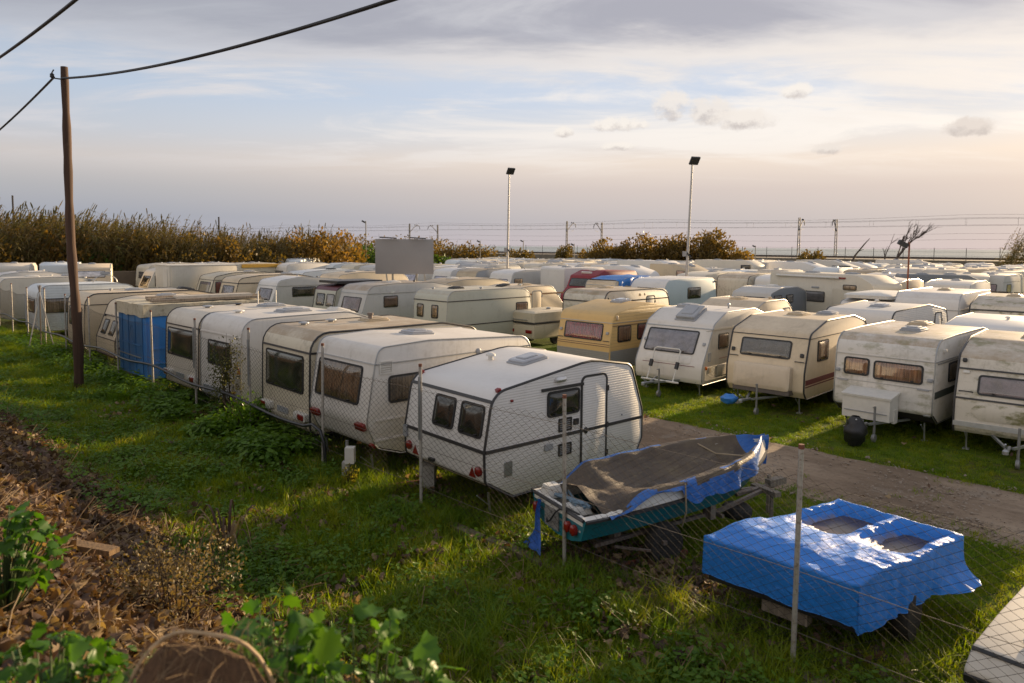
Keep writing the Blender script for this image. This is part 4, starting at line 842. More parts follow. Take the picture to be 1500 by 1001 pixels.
caravan('cream caravan with long brownish roof, behind the long dark side window', 38.6, 23.4, 2.2, 5.6, 2.5, 'cream', 0, caravan_profile(5.6, 2.5, r1=.8, d1=.2), .3, 0, 0, .6, 'grey', hatches=((.3, 0, 'grey'), (.6, .3, 'grey')), vents=((.75, -.4, 'beige'),))
caravan('low brown-roofed caravan beneath the blank board', 28.6, 23.6, 2.2, 5.0, 2.44, 'tan', 0, None, .3, 0, 0, .7, 'grey', hatches=((.3, 0, 'white'),))
caravan('grey-blue caravan roof low behind the cream rows on the left', 44.5, 24.2, 2.2, 6.0, 2.45, 'bluewhite', 0, None, .2, 0, 0, .3, 'grey', hatches=((.5, 0, 'black'),), near=False)

# ------------------------------------------------------------------ fourth row, beyond the next track
caravan('big plain white caravan with broad rounded roof front, behind the black-edged ribbed one', 7.0, 30.4, 2.2, 5.6, 2.56, 'brightwhite', 1, caravan_profile(5.6, 2.56, lean0=.03, r0=.55, d0=.02, r1=.1, d1=.05), .1, 0, 0, .35, 'grey', hatches=((.5, 0, 'beige'),), belts=((1.93, .03, GALV),), near=False)
caravan('green-stained white caravan with slanted roof front at the right frame edge', 4.5, 30.4, 2.2, 5.5, 2.48, 'mixwhite', 2, caravan_profile(5.5, 2.48, lean0=.3, r0=.06, d0=.3), .6, .9, 0, .7, 'dark', hatches=((.4, 0, 'beige'), (.6, -.3, 'beige')), belts=((2.0, .05, DKTRIM),), near=False)
def ex_pop(root, pf, Wd, L, H, mm):
    mb = MB(); mb.plate((Vector((L*.48, 0, H+.02)), Vector((1, 0, 0)), Vector((0, 1, 0)), Vector((0, 0, 1))), rrect(L*.86, Wd*.92, .3, 4), -.05, .14, 0, .10); mb.build('roof_lid', WPLAS, root)
caravan('white pop-top caravan with wraparound dark window, left of the big plain white one', 9.4, 30.6, 2.05, 4.4, 2.2, 'brightwhite', 0, caravan_profile(4.4, 2.2, lean0=.3, r0=.3, d0=.2), .12, 0, 0, .2, 'grey', end=((0, 1.75, 1.3, 1.85, 'blue'),), hatches=(), extra=ex_pop, near=False)
caravan('grey camper with silver roof rails and two square side windows', 15.3, 32.4, 1.95, 4.4, 2.3, 'dgrey', 0, caravan_profile(4.4, 2.3, zb=.35, zl=.5, lean0=.25, r0=.2, d0=.25, lean1=.15), .15, 0, 0, .2, 'alu', ends_col='lgrey', roofcol='lgrey',
        end=((0, 1.5, 1.3, 1.85, 'blue'),), side=((1.0, .85, 1.5, 1.92, 'grey'), (2.3, .8, 1.5, 1.92, 'grey')), hatches=((.55, 0, 'white'),), cat='camper', name='camper', near=False)
def mh_profile(L, H, low=False):
    if low: return [(.02, .42, .05), (0, H, .15), (L*.62, H, .5), (L-.35, 2.35, .7), (L+.25, 1.45, .3), (L+.9, 1.1, .2), (L+1.0, .42, .1)]
    return [(.02, .42, .05), (0, H, .15), (L-.9, H, .6), (L-.05, H-.42, .35), (L, 2.12, .15), (L-.72, 1.98, .1), (L-.05, 1.30, .1), (L+.62, 1.05, .2), (L+.68, .42, .1)]
def motorhome(label, X_, Y_, L, H, ang, col='offwhite', low=False, side=(), group=None, extra=None, near=False, dirt=.2, Wd=2.2, hatches=((.3, 0, 'grey'), (.65, .3, 'grey')), far_end=()):
    s, t_ = yard((X_, Y_)); pf = mh_profile(L, H, low)
    def ex(root, prof, W_, L_, H_, mm):
        x0, x1 = (L-.60, L+.02) if not low else (L-.55, L+.1)
        window(root, side_frame(W_, (x0+x1)/2-.02, 1.58), x1-x0, .55, 'blue', .12); 
        fr = end_frame(prof, 0, 1.38, 1.92, False); window(root, fr, 1.75, math.hypot(.54, prof_x(prof, 1.92, False)-prof_x(prof, 1.38, False)), 'blue', .1)
        for x in (L*.22, L+.1):
            for sy in (-1, 1): wheel(root, x, sy*(W_/2-.1), .34, .2)
        strip(root, 'door', side_frame(W_, L*.72-.25, 1.35), .55, 1.7, -.01, .012, mm['side'], .06)
        if extra: extra(root, prof, W_, L_, H_, mm)
    return caravan(label, s, t_, Wd, L, H, col, ang-45, pf, dirt, 0, 0, dirt*1.5, 'none', side=side, hatches=hatches, extra=ex, near=near, cat='motorhome', name='motorhome', group=group)
def ex_awn(root, pf, Wd, L, H, mm):
    mb = MB(); mb.tube([(.5, -Wd/2-.05, H-.16), (L-1.9, -Wd/2-.05, H-.16)], .065, 8); mb.build('awning_case', WPLAS, root, 50); strip(root, 'tail_badge', side_frame(Wd, L-1.75, H-.17), .4, .08, -.01, .05, REDL)
    lamp(root, 'awning_lamp', side_frame(Wd, 3.0, 2.2), .45, .09, GPLAS, .04)
motorhome('cream overcab motorhome with rolled awning and bagged side window', 14.25, 39.6, 6.3, 2.9, -62, 'offwhite', side=((2.9, 1.35, 1.45, 2.0, 'grey'), (5.0, .75, 2.15, 2.42, 'tan')), extra=ex_awn)
def ex_lb(root, pf, Wd, L, H, mm): lamp(root, 'marker_light', side_frame(Wd, L-.25, 2.15), .12, .12, BLACK, .04)
caravan('white-fronted caravan with pale blue side and one black side window', 22.2, 34.0, 2.3, 6.0, 2.46, 'paleblue', 0, caravan_profile(6.0, 2.46, zb=.4, lean0=.35, r0=.7, d0=.12, r1=.5, d1=.1), .12, 0, 0, .15, 'none', ends_col='brightwhite', end=((0, 1.4, 1.55, 1.9, 'blue'),), side=((3.35, 1.45, 1.2, 1.86, 'dark'),), hatches=(), belts=(), extra=ex_lb, near=False)
def tarp_on_roof(root, pf, Wd, L, H, mm):
    V = []; F = []; nx_, ny_ = 22, 14
    for i in range(nx_+1):
        for j in range(ny_+1):
            x = .5+(L-.8)*i/nx_; w = (j/ny_-.5)*(Wd+1.0); ex_ = max(0, abs(w)-Wd/2); y = max(-Wd/2, min(Wd/2, w)); y += math.copysign(.04+.02*math.sin(i*1.3), w) if ex_ else 0
            V.append((x, y, roof_z(pf, x)+.05+.07*mnoise.noise((x*1.5, w*1.5, 0))+.04*mnoise.noise((x*5, w*4, 2))-ex_*(1+.5*mnoise.noise((x, 0, 5)))))
    for i in range(nx_):
        for j in range(ny_): a = i*(ny_+1)+j; F.append((a, a+1, a+ny_+2, a+ny_+1))
    o = link('blue_tarp', npmesh('blue_tarp', np.array(V), np.array(F)[:, ::-1], TARP, smooth=True)); o.matrix_world = Matrix.Translation(root.location) @ Matrix.Rotation(root.rotation_euler.z, 4, 'Z')
    tag(o, 'blue tarp thrown over the roof of a cream caravan beside the red van', 'tarp')
def tarpmat(name, col, dirt=0.0, rough=.32, stain=False):
    m_, n_, p, _ = newmat(name); c = n_.n('ShaderNodeTexCoord').outputs['Object']
    f = n_.noise(c, 2.2, 5, .6); g = n_.noise(c, 7, 6, .66)
    cc = n_.mix(f, (*(x*.75 for x in col), 1), (*(min(1, x*1.2) for x in col), 1))
    cc = n_.mix(n_.m('MULTIPLY', n_.ss(g, .52, .75), dirt, clamp=True), cc, (.10, .08, .05, 1))
    if stain:
        sa = n_.n('ShaderNodeAttribute', attribute_name='stain').outputs['Fac']; cc = n_.mix(n_.m('MULTIPLY', n_.ss(n_.m('ADD', sa, n_.m('MULTIPLY', n_.m('SUBTRACT', g, .5), 1.2)), .5, 1.0), .65), cc, (.22, .16, .11, 1))
    n_.set(p, 'Base Color', cc); n_.set(p, 'Roughness', n_.m('ADD', rough, n_.m('MULTIPLY', g, .2)))
    w = n_.noise(n_.n('ShaderNodeMapping', {'Vector': c, 'Scale': (3, 9, 6)}).outputs[0], 1.6, 6, .62, 1.2)
    n_.set(p, 'Normal', n_.n('ShaderNodeBump', {'Strength': .7, 'Distance': .03, 'Height': w}).outputs[0])
    return m_
TARP = tarpmat('blue_tarpaulin', (.030, .19, .56), .25)
caravan('cream caravan with blue tarp over its roof, left of the pale blue-sided one', 25.0, 33.2, 2.2, 5.0, 2.42, 'cream', 0, caravan_profile(5.0, 2.42, lean0=.3, r0=.25, d0=.25), .4, 0, 0, .7, 'grey', end=((0, 1.5, 1.2, 1.8, 'blue'),), hatches=(), belts=((1.95, .03, GALV),), extra=tarp_on_roof, near=False)
def ex_red(root, pf, Wd, L, H, mm): window(root, end_frame(pf, 0, 1.75, 2.2), Wd-.3, .55, 'dark', .08); strip(root, 'roof_fairing', end_frame(pf, 0, 2.5, 2.56), .8, .1, 0, .1, WPLAS)
caravan('dark red high-roof van left of the blue tarp', 27.4, 34.0, 2.0, 5.2, 2.72, 'darkred', 0, [(.1, .35, .05), (-.4, .6, .1), (-.35, 1.2, .2), (.25, 1.7, .15), (.55, 2.25, .1), (.6, 2.4, .3), (1.6, 2.72, .5), (4.9, 2.66, .3), (5.2, 1.2, .3), (5.15, .35, .05)], .06, 0, 0, .08, 'none', hatches=((.35, 0, 'white'),), extra=ex_red, cat='van', name='van', near=False)
caravan('white caravan with two curtained side windows, behind the cream brown-striped one', 34.8, 34.5, 2.25, 5.4, 2.55, 'lgrey', 0, caravan_profile(5.4, 2.55, lean0=.4, r0=.35, d0=.2, r1=.35, d1=.1), .15, 0, 0, .15, 'grey', ends_col='brightwhite', end=((0, 1.5, 1.4, 1.9, 'lav'),), side=((.9, .8, 1.5, 1.95, 'tan'), (4.3, 1.6, 1.3, 1.95, 'tan')), hatches=(), vents=((.5, 0, 'grey'),), near=False)
caravan('caravan with tan weathered roof and lavender front blind, right of the blank board', 38.5, 34.5, 2.2, 5.2, 2.52, 'grey', 0, caravan_profile(5.2, 2.52, lean0=.4, r0=.4, d0=.2), .35, 0, 0, .9, 'grey', ends_col='tan', end=((0, 1.5, 1.2, 1.9, 'lav'),), hatches=((.5, 0, 'grey'),), near=False)
caravan('bright white caravan immediately right of the blank board', 41.4, 34.6, 2.2, 5.2, 2.5, 'brightwhite', 0, caravan_profile(5.2, 2.5, lean0=.4, r0=.35, d0=.2), .12, 0, 0, .12, 'grey', end=((0, 1.5, 1.3, 1.85, 'lav'),), side=((1.2, .8, 1.3, 1.85, 'grey'),), near=False)
for i, (s, c, lab) in enumerate(((44.8, 'white', 'white caravan half hidden by the right part of the blank board'), (48.0, 'brightwhite', 'white caravan half hidden by the left part of the blank board'), (51.2, 'lgrey', 'pale grey caravan with big lavender front blind left of the blank board'), (54.2, 'ivory', 'ivory rounded caravan second left of the blank board'), (57.6, 'bluewhite', 'low white roof third left of the blank board'))):
    caravan(lab, s, 34.2, 2.2, 5.2, 2.5+.03*(i % 3), c, 0, caravan_profile(5.2, 2.5, lean0=.45, r0=.4, d0=.2), .2, 0, 0, .25, 'grey', end=((0, 1.5, 1.3, 1.88, 'lav' if i != 3 else 'mauve'),), side=((2.5, 1.3, 1.35, 1.9, 'dark'),) if i < 3 else (), near=False)
motorhome('white motorhome flank with small square window, left of the red van', 3.5, 48.0, 5.0, 2.75, 45, 'brightwhite', False, side=((1.2, .6, 1.4, 1.9, 'dark'),))
facing('white caravan with framed dark end window standing apart below the green hedge', -21.6, 73.0, 2.4, 7.0, 2.75, 'bluewhite', 85, dirt=.1, end=((0, 1.4, 1.2, 1.8, 'blue'),), near=False)
def ex_yr(root, pf, Wd, L, H, mm): strip(root, 'yellow_awning', side_frame(Wd, L*.5, 2.3), L*.7, .3, 0, .1, simple('mustard_cloth', (.42, .24, .02)))
for i, (X_, Y_, c, lab, e) in enumerate(((-29.5, 58, 'offwhite', 'off-white caravan with dark gutter farthest left in the row under the canes', None), (-27.0, 60, 'brightwhite', 'rounded white caravan roof under the canes beside the dark-guttered one', None), (-23.8, 61, 'ivory', 'ivory caravan with mustard-yellow awning under the canes', ex_yr), (-19.9, 63, 'white', 'white caravan with tall roof vents right of the mustard awning', None))):
    facing(lab, X_, Y_, 2.3, 5.5, 2.55, c, 50, dirt=.3, end=((0, 1.3, 1.3, 1.85, 'grey'),), near=False, vents=((.3, 0, 'white'), (.6, .3, 'white')), extra=e)

# specials farther back
def ex_smile(root, pf, Wd, L, H, mm):
    mb = MB(); z = H-.42
    fr = end_frame(pf, 0, 2.2, 2.45, False); O, u, v, n_ = fr
    mb.tube([O+u*x+v*(.10-.25*(1-abs(x)/.85))+n_*.02 for x in np.linspace(-.85, .85, 9)], .03, 4); mb.build('painted_swoosh', simple('navy_swoosh', (.03, .03, .12)), root)
motorhome('white overcab motorhome with dark swoosh on its nose, left of the tall lamp post', 9.6, 66.0, 5.9, 3.0, -50, 'brightwhite', extra=ex_smile, side=((4.9, 1.0, 2.2, 2.6, 'blue'),), dirt=.1)
motorhome('low-profile white motorhome with blue skylight, beside the dark-swoosh motorhome', 6.2, 57, 5.4, 2.75, -52, 'brightwhite', True, dirt=.1)
motorhome('beige motorhome with pink window, directly left of the tall lamp post', 11.2, 58.5, 5.0, 2.85, -60, 'tan', True, side=((3.6, .9, 1.9, 2.4, 'pink'),), dirt=.4)
motorhome('white overcab motorhome with rounded dark window, right of the tall lamp post', 18.0, 71.0, 6.4, 3.0, -48, 'offwhite', side=((5.6, 1.0, 2.15, 2.6, 'dark'),), dirt=.1)
motorhome('white low-profile motorhome behind the cream motorhome with awning', 24.8, 69.5, 5.6, 2.9, -50, 'brightwhite', True, dirt=.1, side=((3, 1.2, 1.5, 2.0, 'dark'),))
motorhome('grey-sided integrated motorhome with big black window', 29.4, 74.5, 6.0, 3.0, -45, 'lgrey', True, dirt=.1, side=((4.6, 1.8, 1.9, 2.5, 'dark'),))
motorhome('smooth white motorhome nose right of the black-windowed one', 33.0, 76.0, 5.0, 2.8, -45, 'brightwhite', True, dirt=.1)
caravan('caravan with heavily brown-streaked rounded roof, behind the grey camper', 21.8, 43.2, 2.2, 5.0, 2.52, 'offwhite', 0, caravan_profile(5.0, 2.52, lean0=.03, r0=.4), .9, 0, 0, 1.4, 'dark', near=False, hatches=())
caravan('white caravan with small black side lamp, right of the brown-streaked roof', 19.3, 43.4, 2.2, 5.2, 2.5, 'brightwhite', 0, None, .1, 0, 0, .1, 'grey', end=((0, .9, 1.2, 1.7, 'grey'),), near=False)
caravan('long cream caravan with white-framed door window, left of the brown-streaked roof', 24.6, 42.6, 2.2, 6.8, 2.52, 'offwhite', 0, None, .2, 0, 0, .2, 'grey', side=((4.6, .9, 1.7, 2.2, 'amber'),), near=False)
caravan('cream box caravan with dark bracket and blue stickers, right of the cream motorhome', 12.6, 42.2, 2.2, 4.8, 2.52, 'cream', 0, caravan_profile(4.8, 2.52, lean0=.05, r0=.25), .15, 0, 0, .2, 'alu', ends_col='brightwhite', end=((.5, .5, 1.6, 1.9, 'blue'), (-.4, .5, 1.9, 2.1, 'dark')), near=False)
caravan('white caravan with lettered ribbed front, behind the big plain white one', 9.6, 43.5, 2.2, 5.0, 2.5, 'white', 0, caravan_profile(5.0, 2.5, lean0=.3, r0=.15), .2, 0, 0, .2, 'grey', near=False)
motorhome('sleek white motorhome nose pointing right, behind the big plain white caravan', 20.0, 44.5, 4.4, 2.5, -35, 'brightwhite', True, dirt=.1)
motorhome('long dark grey van body with chrome end, far right behind the fence of boards', 24.5, 45.2, 4.6, 2.62, -20, 'dgrey', False, dirt=.1)
facing('off-white caravan with one small window, last at the far right', 30.4, 45.6, 2.3, 5, 2.62, 'offwhite', 60, dirt=.15, end=((.3, .7, 1.9, 2.2, 'grey'),), near=False)
facing('brown-sided trailer among white roofs behind the cream awning motorhome', 21.0, 52.0, 2.2, 5, 2.4, 'tan', 30, dirt=1.0, near=False, cat='trailer', name='trailer')
facing('dark brown wooden trailer box behind the thin lamp pole', 29.0, 58.0, 2.3, 4, 2.5, 'tan', 40, dirt=1.3, near=False, cat='trailer', name='trailer')
motorhome('long white coach body lying at the far end under the bare tree', 44.0, 87, 7.0, 2.9, -35, 'white', True, dirt=.3)

# ------------------------------------------------------------------ the crowded far rows
FARC = [('brightwhite', .12), ('white', .2), ('offwhite', .25), ('cream', .25), ('lgrey', .2), ('bluewhite', .12), ('ivory', .4), ('mixwhite', .5), ('grey', .2), ('tan', .4)]
protos = []
for i, (c, dd) in enumerate(FARC):
    for j in range(2):
        L_ = (4.6, 5.4)[j]; H_ = 2.42+.06*((i+j) % 3); pf = arc_profile(caravan_profile(L_, H_, lean0=(.1, .4, .25)[i % 3], r0=(.4, .3, .5)[(i+j) % 3], d0=(.05, .2)[j], r1=.4, d1=.15), 4)
        k_ = f'{c}_{int(dd*100)}_0'; bm_ = body_mesh('body', pf, 2.2, [paint('paint_'+k_, COLS[c], dd), paint(f'roof_{c}_{int(dd*150)}_0', COLS[c], dd*1.5, 0, rough=.42, streak=.6, tan=(.25, .17, .08), film=max(0, dd-.08)), UNDER, paint('paint_'+k_, COLS[c], dd)])
        pn = PANE[('lav', 'grey', 'dark', 'lav', 'mauve', 'blue', 'tan', 'white', 'dark', 'grey')[i]]
        mb = MB(); e = end_frame(pf, 0, 1.25, 1.85); mb.ring(e, rrect(1.5, .62, .08, 3), rrect(1.42, .54, .06, 3), -.02, .03, 0); mb.plate(e, rrect(1.44, .56, .06, 3), -.01, .02, 1); w0 = mb.mesh('window', [RUB, pn])
        mb = MB(); e = side_frame(2.2, 1.5+j, 1.55); mb.ring(e, rrect(1.0, .55, .08, 3), rrect(.92, .47, .06, 3), -.02, .03, 0); mb.plate(e, rrect(.94, .49, .06, 3), -.01, .02, 1); w1 = mb.mesh('window', [RUB, PANE[('dark', 'tan', 'grey', 'dark')[i % 4]]])
        z = roof_z(pf, L_*.4); mb = MB(); mb.box((L_*.4, .1*j, z+.03), (.6, .5, .12), 0, None, .8); mb.lathe([(.1, 0), (.12, .1), (.06, .14)], (L_*.65, .5, z), 8, 1); h0 = mb.mesh('roof_hatch', [GPLAS, WPLAS])
        zz = 1.98; mb = MB(); fr = side_frame(2.2, L_/2, zz); mb.plate(fr, rrect(L_-.5, .03, .004, 1), -.01, .02); g0 = mb.mesh('side_gutter', GALV)
        protos.append((c, bm_, w0, w1, h0, g0))
adj = dict(brightwhite='bright white', white='white', offwhite='off-white', cream='cream', lgrey='pale grey', bluewhite='bluish white', ivory='dingy ivory', mixwhite='stained white', grey='dark grey', tan='tan')
taken = [o.location.copy() for o in C.objects if o.type == 'EMPTY' and o.get('category') in ('caravan', 'motorhome', 'camper', 'van', 'trailer')]
rf = random.Random(11); far_list = []
for ri, t_ in enumerate((42.5, 50.0, 56.5, 63.5, 70.0, 77.0, 84.0, 91.0, 98.0)):
    s = t_*.14+rf.random()
    while s < 95:
        s += 2.75+rf.random()*.7+(rf.random() < .06)*3
        tt_ = t_+rf.uniform(-.5, .5); p = ST(s, tt_)
        if p.y > 104 or p.x/p.y < -.19 or p.x/p.y > .78 or p.dot(RN) > 118 or (p.x < -8 and p.y > 78): continue
        if any((p+NX*2.3-q-Vector((0, 0, q.z))).length < 4.2 for q in taken): continue
        c, bm_, w0, w1, h0, g0 = rf.choice(protos); a = R(45+rf.uniform(-5, 5)+(180 if rf.random() < .25 else 0))
        far_list.append((ri, p.x/p.y, adj[c], thing('caravan', None, 'caravan', p+(NX*5 if abs(a) > 2 else Vector((0, 0, 0)))+Vector((0, 0, rf.uniform(-.12, .1))), a)))
        o = far_list[-1][3]
        for nm, me in (('body', bm_), ('window', w0), ('window', w1), ('roof_hatch', h0), ('side_gutter', g0)): link(nm, me, o)

ORD = 'first second third fourth fifth sixth seventh eighth ninth tenth eleventh twelfth thirteenth fourteenth fifteenth'.split()
for ri in range(9):
    for c in set(f[2] for f in far_list):
        for i, f in enumerate(sorted((f for f in far_list if f[0] == ri and f[2] == c), key=lambda f: f[1])):
            tag(f[3], f'{ORD[i]} {c} caravan from the left in the {ORD[ri]} crowded far row', None, f'caravans in the {ORD[ri]} crowded far row')
# ------------------------------------------------------------------ boat under its worn tarp, on a trailer
def boat():
    base = Vector((.62, 9.2, 0)); ang = R(28); L = 3.65
    Mx = Matrix.Translation(base) @ Matrix.Rotation(ang, 4, 'Z')
    root = thing('boat', 'small teal and white boat with a torn brown and blue tarp over it', 'boat', base, ang)
    hb = lambda x: .66*(1-max(0, (x-1.4)/(L-1.4))**3.0)*(1+.06*math.sin(min(x, 2)*1.2))+.012      # half beam
    rail = lambda x: .80+.26*max(0, x/L)**1.6                                                          # rub rail height
    keel = lambda x: .42+.02*x+.42*max(0, (x-2.2)/(L-2.2))**2.2
    top = lambda x: rail(x)+.02+.17*sstep(x, .42, .95)                                               # white coaming
    teal = paint('paint_teal_hull', (.012, .17, .22), .4, 0, 0, .3, 1.2, (.05, .05, .04)); whi = paint('paint_boat_white', (.68, .66, .62), .4)
    nx_ = 30; V = []; F = []
    sec = [(-1, 0), (-.98, -.03), (-.84, -.72), (-.5, -.92), (0, -1), (.5, -.92), (.84, -.72), (.98, -.03), (1, 0)]
    for i in range(nx_+1):
        x = L*i/nx_; b = hb(x); zr, zk = rail(x), keel(x)
        for (fy, fz) in sec:
            flare = 1-.22*(-fz)*(x/L)
            V.append((x+.14*(fz+1)*(x/L)**3, b*fy*flare, zr+(zr-zk)*fz))
    k = len(sec)
    for i in range(nx_):
        for j in range(k-1): F.append((i*k+j, i*k+j+1, (i+1)*k+j+1, (i+1)*k+j))
    mb = MB(); mb.add(V, F); mb.add([V[j] for j in range(k)], [tuple(range(k))]); mb.build('hull', teal, root, 40)
    mb = MB()
    for s_ in (-1, 1): mb.tube([(L*i/24+.14*(i/24)**3, s_*(hb(L*i/24)+.012), rail(L*i/24)) for i in range(25)], .026, 5)
    mb.tube([(0, -.62, rail(0)), (0, .62, rail(0))], .026, 5); mb.build('rub_rail', DKTRIM, root, 60)
    V = []; F = []
    for i in range(nx_+1):
        x = L*i/nx_; b = hb(x)
        for s_ in (-1, 1):
            for (dy, z) in ((0, rail(x)+.01), (-.035, top(x)), (-.10, top(x)+.012), (-.13, top(x)-.03), (-.13, rail(x)-.15)): V.append((x+.14*(x/L)**3, s_*max(.005, b+dy), z))
    for i in range(nx_):
        for j in (0, 1, 2, 3, 5, 6, 7, 8): F.append((i*10+j, i*10+j+1, (i+1)*10+j+1, (i+1)*10+j))
    mb = MB(); mb.add(V, F); mb.box((.03, 0, rail(0)-.03), (.07, 1.2, .09)); mb.box((.25, 0, rail(0)-.16), (.5, 1.1, .03)); mb.build('coaming', whi, root, 40)
    mb = MB(); mb.box((.16, .42, rail(0)+.06), (.26, .22, .16), 0, None, .7); mb.box((.2, -.15, rail(0)-.02), (.3, .3, .1), 0, None, .8); mb.build('engine_well', whi, root)
    mb = MB()
    for q in range(9): mb.tube([(.1+.3*random.random(), -.4+.7*random.random(), rail(0)+.05), (.1+.3*random.random(), -.4+.7*random.random(), rail(0)+.02+.1*random.random())], .012+.02*random.random(), 5)
    mb.build('loose_gear', simple('blue_grey_gear', (.14, .22, .30), .5, 0, .6, 6), root)
    mb = MB(); mb.tube([(.02, -.12, rail(0)+.03), (-.06, -.05, rail(0)-.06), (-.08, .05, rail(0)-.2), (-.05, .18, rail(0)-.27), (-.02, .24, rail(0)-.25)], .012, 5); mb.tube([(.05, -.45, rail(0)+.02), (-.03, -.2, rail(0)+.06), (.02, -.1, rail(0)+.04)], .014, 5); mb.build('cable', RUB, root)
    mb = MB(); mb.box((-.012, .12, rail(0)-.20), (.02, .34, .26)); mb.build('transom_plate', simple('grey_patched_plate', (.27, .26, .25), .6, 0, .6, 9, wear=(.05, .05, .05)), root)
    EF = lambda y, z: (Vector((-.02, y, z)), Vector((0, -1, 0)), Vector((0, 0, 1)), Vector((-1, 0, 0)))
    for y in (.50, -.30, -.44): mb = MB(); mb.plate(EF(y, rail(0)-.17), rrect(.12, .14, .06, 5), -.01, .05, 0, .02, .01); mb.build('tail_light', REDL, root, 50)
    # tarp
    bt = tarpmat('boat_tarp_blue', (.018, .12, .42), .5); br, n_, p, _ = newmat('boat_tarp_brown')
    c = n_.n('ShaderNodeTexCoord').outputs['Object']; g = n_.noise(c, 1.6, 7, .65); g2 = n_.noise(n_.n('ShaderNodeMapping', {'Vector': c, 'Scale': (2, 8, 4)}).outputs[0], 2.2, 6, .65)
    cc = n_.ramp(g, [(.3, (.030, .022, .016)), (.5, (.075, .052, .034)), (.7, (.13, .10, .06))]); n_.set(p, 'Base Color', n_.mix(n_.m('MULTIPLY', n_.ss(g2, .55, .72), .6), cc, (.16, .13, .07, 1))); n_.set(p, 'Roughness', n_.m('ADD', .35, n_.m('MULTIPLY', g, .4)))
    n_.set(p, 'Normal', n_.n('ShaderNodeBump', {'Strength': .7, 'Distance': .03, 'Height': g2}).outputs[0])
    V = []; F = []; mi = []; nx_, nw = 90, 64
    for i in range(nx_+1):
        x = .30+(L+.16-.30)*i/nx_; xx = min(x, L); b = hb(xx)+.03; tip = sstep(x, L-.5, L+.1)
        hangR = (.03+.25*sstep(x, 1.35, 1.7)+.14*tip)*(1+.25*mnoise.noise((x*2.3, 0, 3))); hangL = .26+.10*mnoise.noise((x*2.1, 4, 0))
        for j in range(nw+1):
            w = -1+2*j/nw; lim = .72
            if abs(w) <= lim:
                q = w/lim; y = b*q; qs = max(0, 1-(q/.84)**2); sag = -(.27*sstep(x, .35, 1.4)*(1-.6*tip))*qs**.8-.10*(1-sstep(x, .3, .9))*abs(q)
                z = top(xx)+.035+sag+.06*mnoise.noise((x*2.0, y*3.0, 0))*(1-q*q)+.055*(1-abs(mnoise.noise((x*2.2+y*2.4, y*3.5-x, 4))))*(1-.5*q*q)+.09*(1-sstep(x, .3, .75))*(1-q*q)+.03*mnoise.noise((x*4.5, y*1.5, 21))*(1-q*q)
                xo = x
            else:
                q = (abs(w)-lim)/(1-lim); h = (hangR if w < 0 else hangL)*q; z = top(xx)+.035-h; pl = .022*q*math.sin(x*17+3*math.sin(x*3.1))+.03*q*mnoise.noise((x*5, q, 2))
                y = math.copysign(b+.02+.03*q+pl-.06*q*tip, w); xo = x+.02*q*math.sin(x*11)
            V.append((xo, y, z))
    for i in range(nx_):
        for j in range(nw):
            a = i*(nw+1)+j; F.append((a, a+nw+1, a+nw+2, a+1)); x = .3+(L-.14)*i/nx_; w = -1+2*(j+.5)/nw
            e = abs(w)/.72; mi.append(1 if (e > (1.06 if w < 0 else 1.16 if x > 2.5 else 2)+.12*mnoise.noise((x*2, w*3, 8)) or (e > .90 and mnoise.noise((x*1.7, w*2.5, 1)) > .22) or x > L-.30 or (w < 0 and x > L-.6 and e > .9)) else 0)
    link('tarp', npmesh('tarp', np.array(V), np.array(F), [br, bt], mi, True), root)
    rp = simple('old_rope', (.34, .27, .18), .9); mb = MB()
    mb.tube([(2.75, hb(2.75), top(2.75)+.06), (2.95, .2, top(3)-.12), (3.1, -.2, top(3.1)-.08), (3.2, -hb(3.2)-.03, top(3.2)+.05), (3.2, -hb(3.2)-.06, top(3.2)-.3), (3.15, -.1, keel(3.1)-.05)], .011, 5)
    mb.tube([(1.5, -hb(1.5)-.05, top(1.5)+.04), (1.52, -hb(1.5)-.06, .72), (1.6, -hb(1.5)+.1, .45)], .012, 5); mb.build('lashing_rope', rp, root, 50)
    # rag hanging off the stern
    V = []; F = []
    for i in range(17):
        for j in range(7): 
            u = i/16; w = .04+.09*u**3*3; a = (j/6-.5)
            V.append((-.06-.05*u-.08*u**4+.02*math.sin(j*2+u*4), .36+a*w*1.6+.03*math.sin(u*5), rail(0)-.02-.66*u))
    for i in range(16):
        for j in range(6): a = i*7+j; F.append((a, a+1, a+8, a+7))
    link('hanging_rag', npmesh('hanging_rag', np.array(V), np.array(F), tarpmat('blue_rag', (.015, .10, .45), .3), None, True), root)
    # the trailer below carries it
    tr = thing('boat_trailer', 'rusty two-wheeled trailer carrying the teal boat', 'trailer', base, ang)
    wd = wood('grey_timber', (.24, .20, .16)); mb = MB()
    for s_ in (-1, 1): mb.tube([(.3, s_*.42, .36), (2.6, s_*.3, .40), (4.0, 0, .46)], .035, 4)
    for x in (.4, 1.4, 2.5): mb.tube([(x, -.45, .37), (x, .45, .37)], .035, 4)
    mb.tube([(3.2, 0, .44), (4.15, 0, .48)], .04, 5); mb.build('frame', RUST, tr, 30)
    for x, y in ((2.35, -.33), (2.35, .33), (.7, -.3), (.7, .3)): mb = MB(); mb.box((x, y, .45), (.10, .16, .22)); mb.build('bunk_block', wd, tr)
    wheel(tr, 1.28, -.62, .28, .17); wheel(tr, 1.28, .62, .28, .17)
    mb = MB(); mb.lathe([(.08, -.07), (.19, -.08), (.22, -.04), (.22, .04), (.19, .08), (.08, .07)], (3.0, -.22, .30), 18, 0); mb.build('spare_tyre', TYRE, tr, 40)
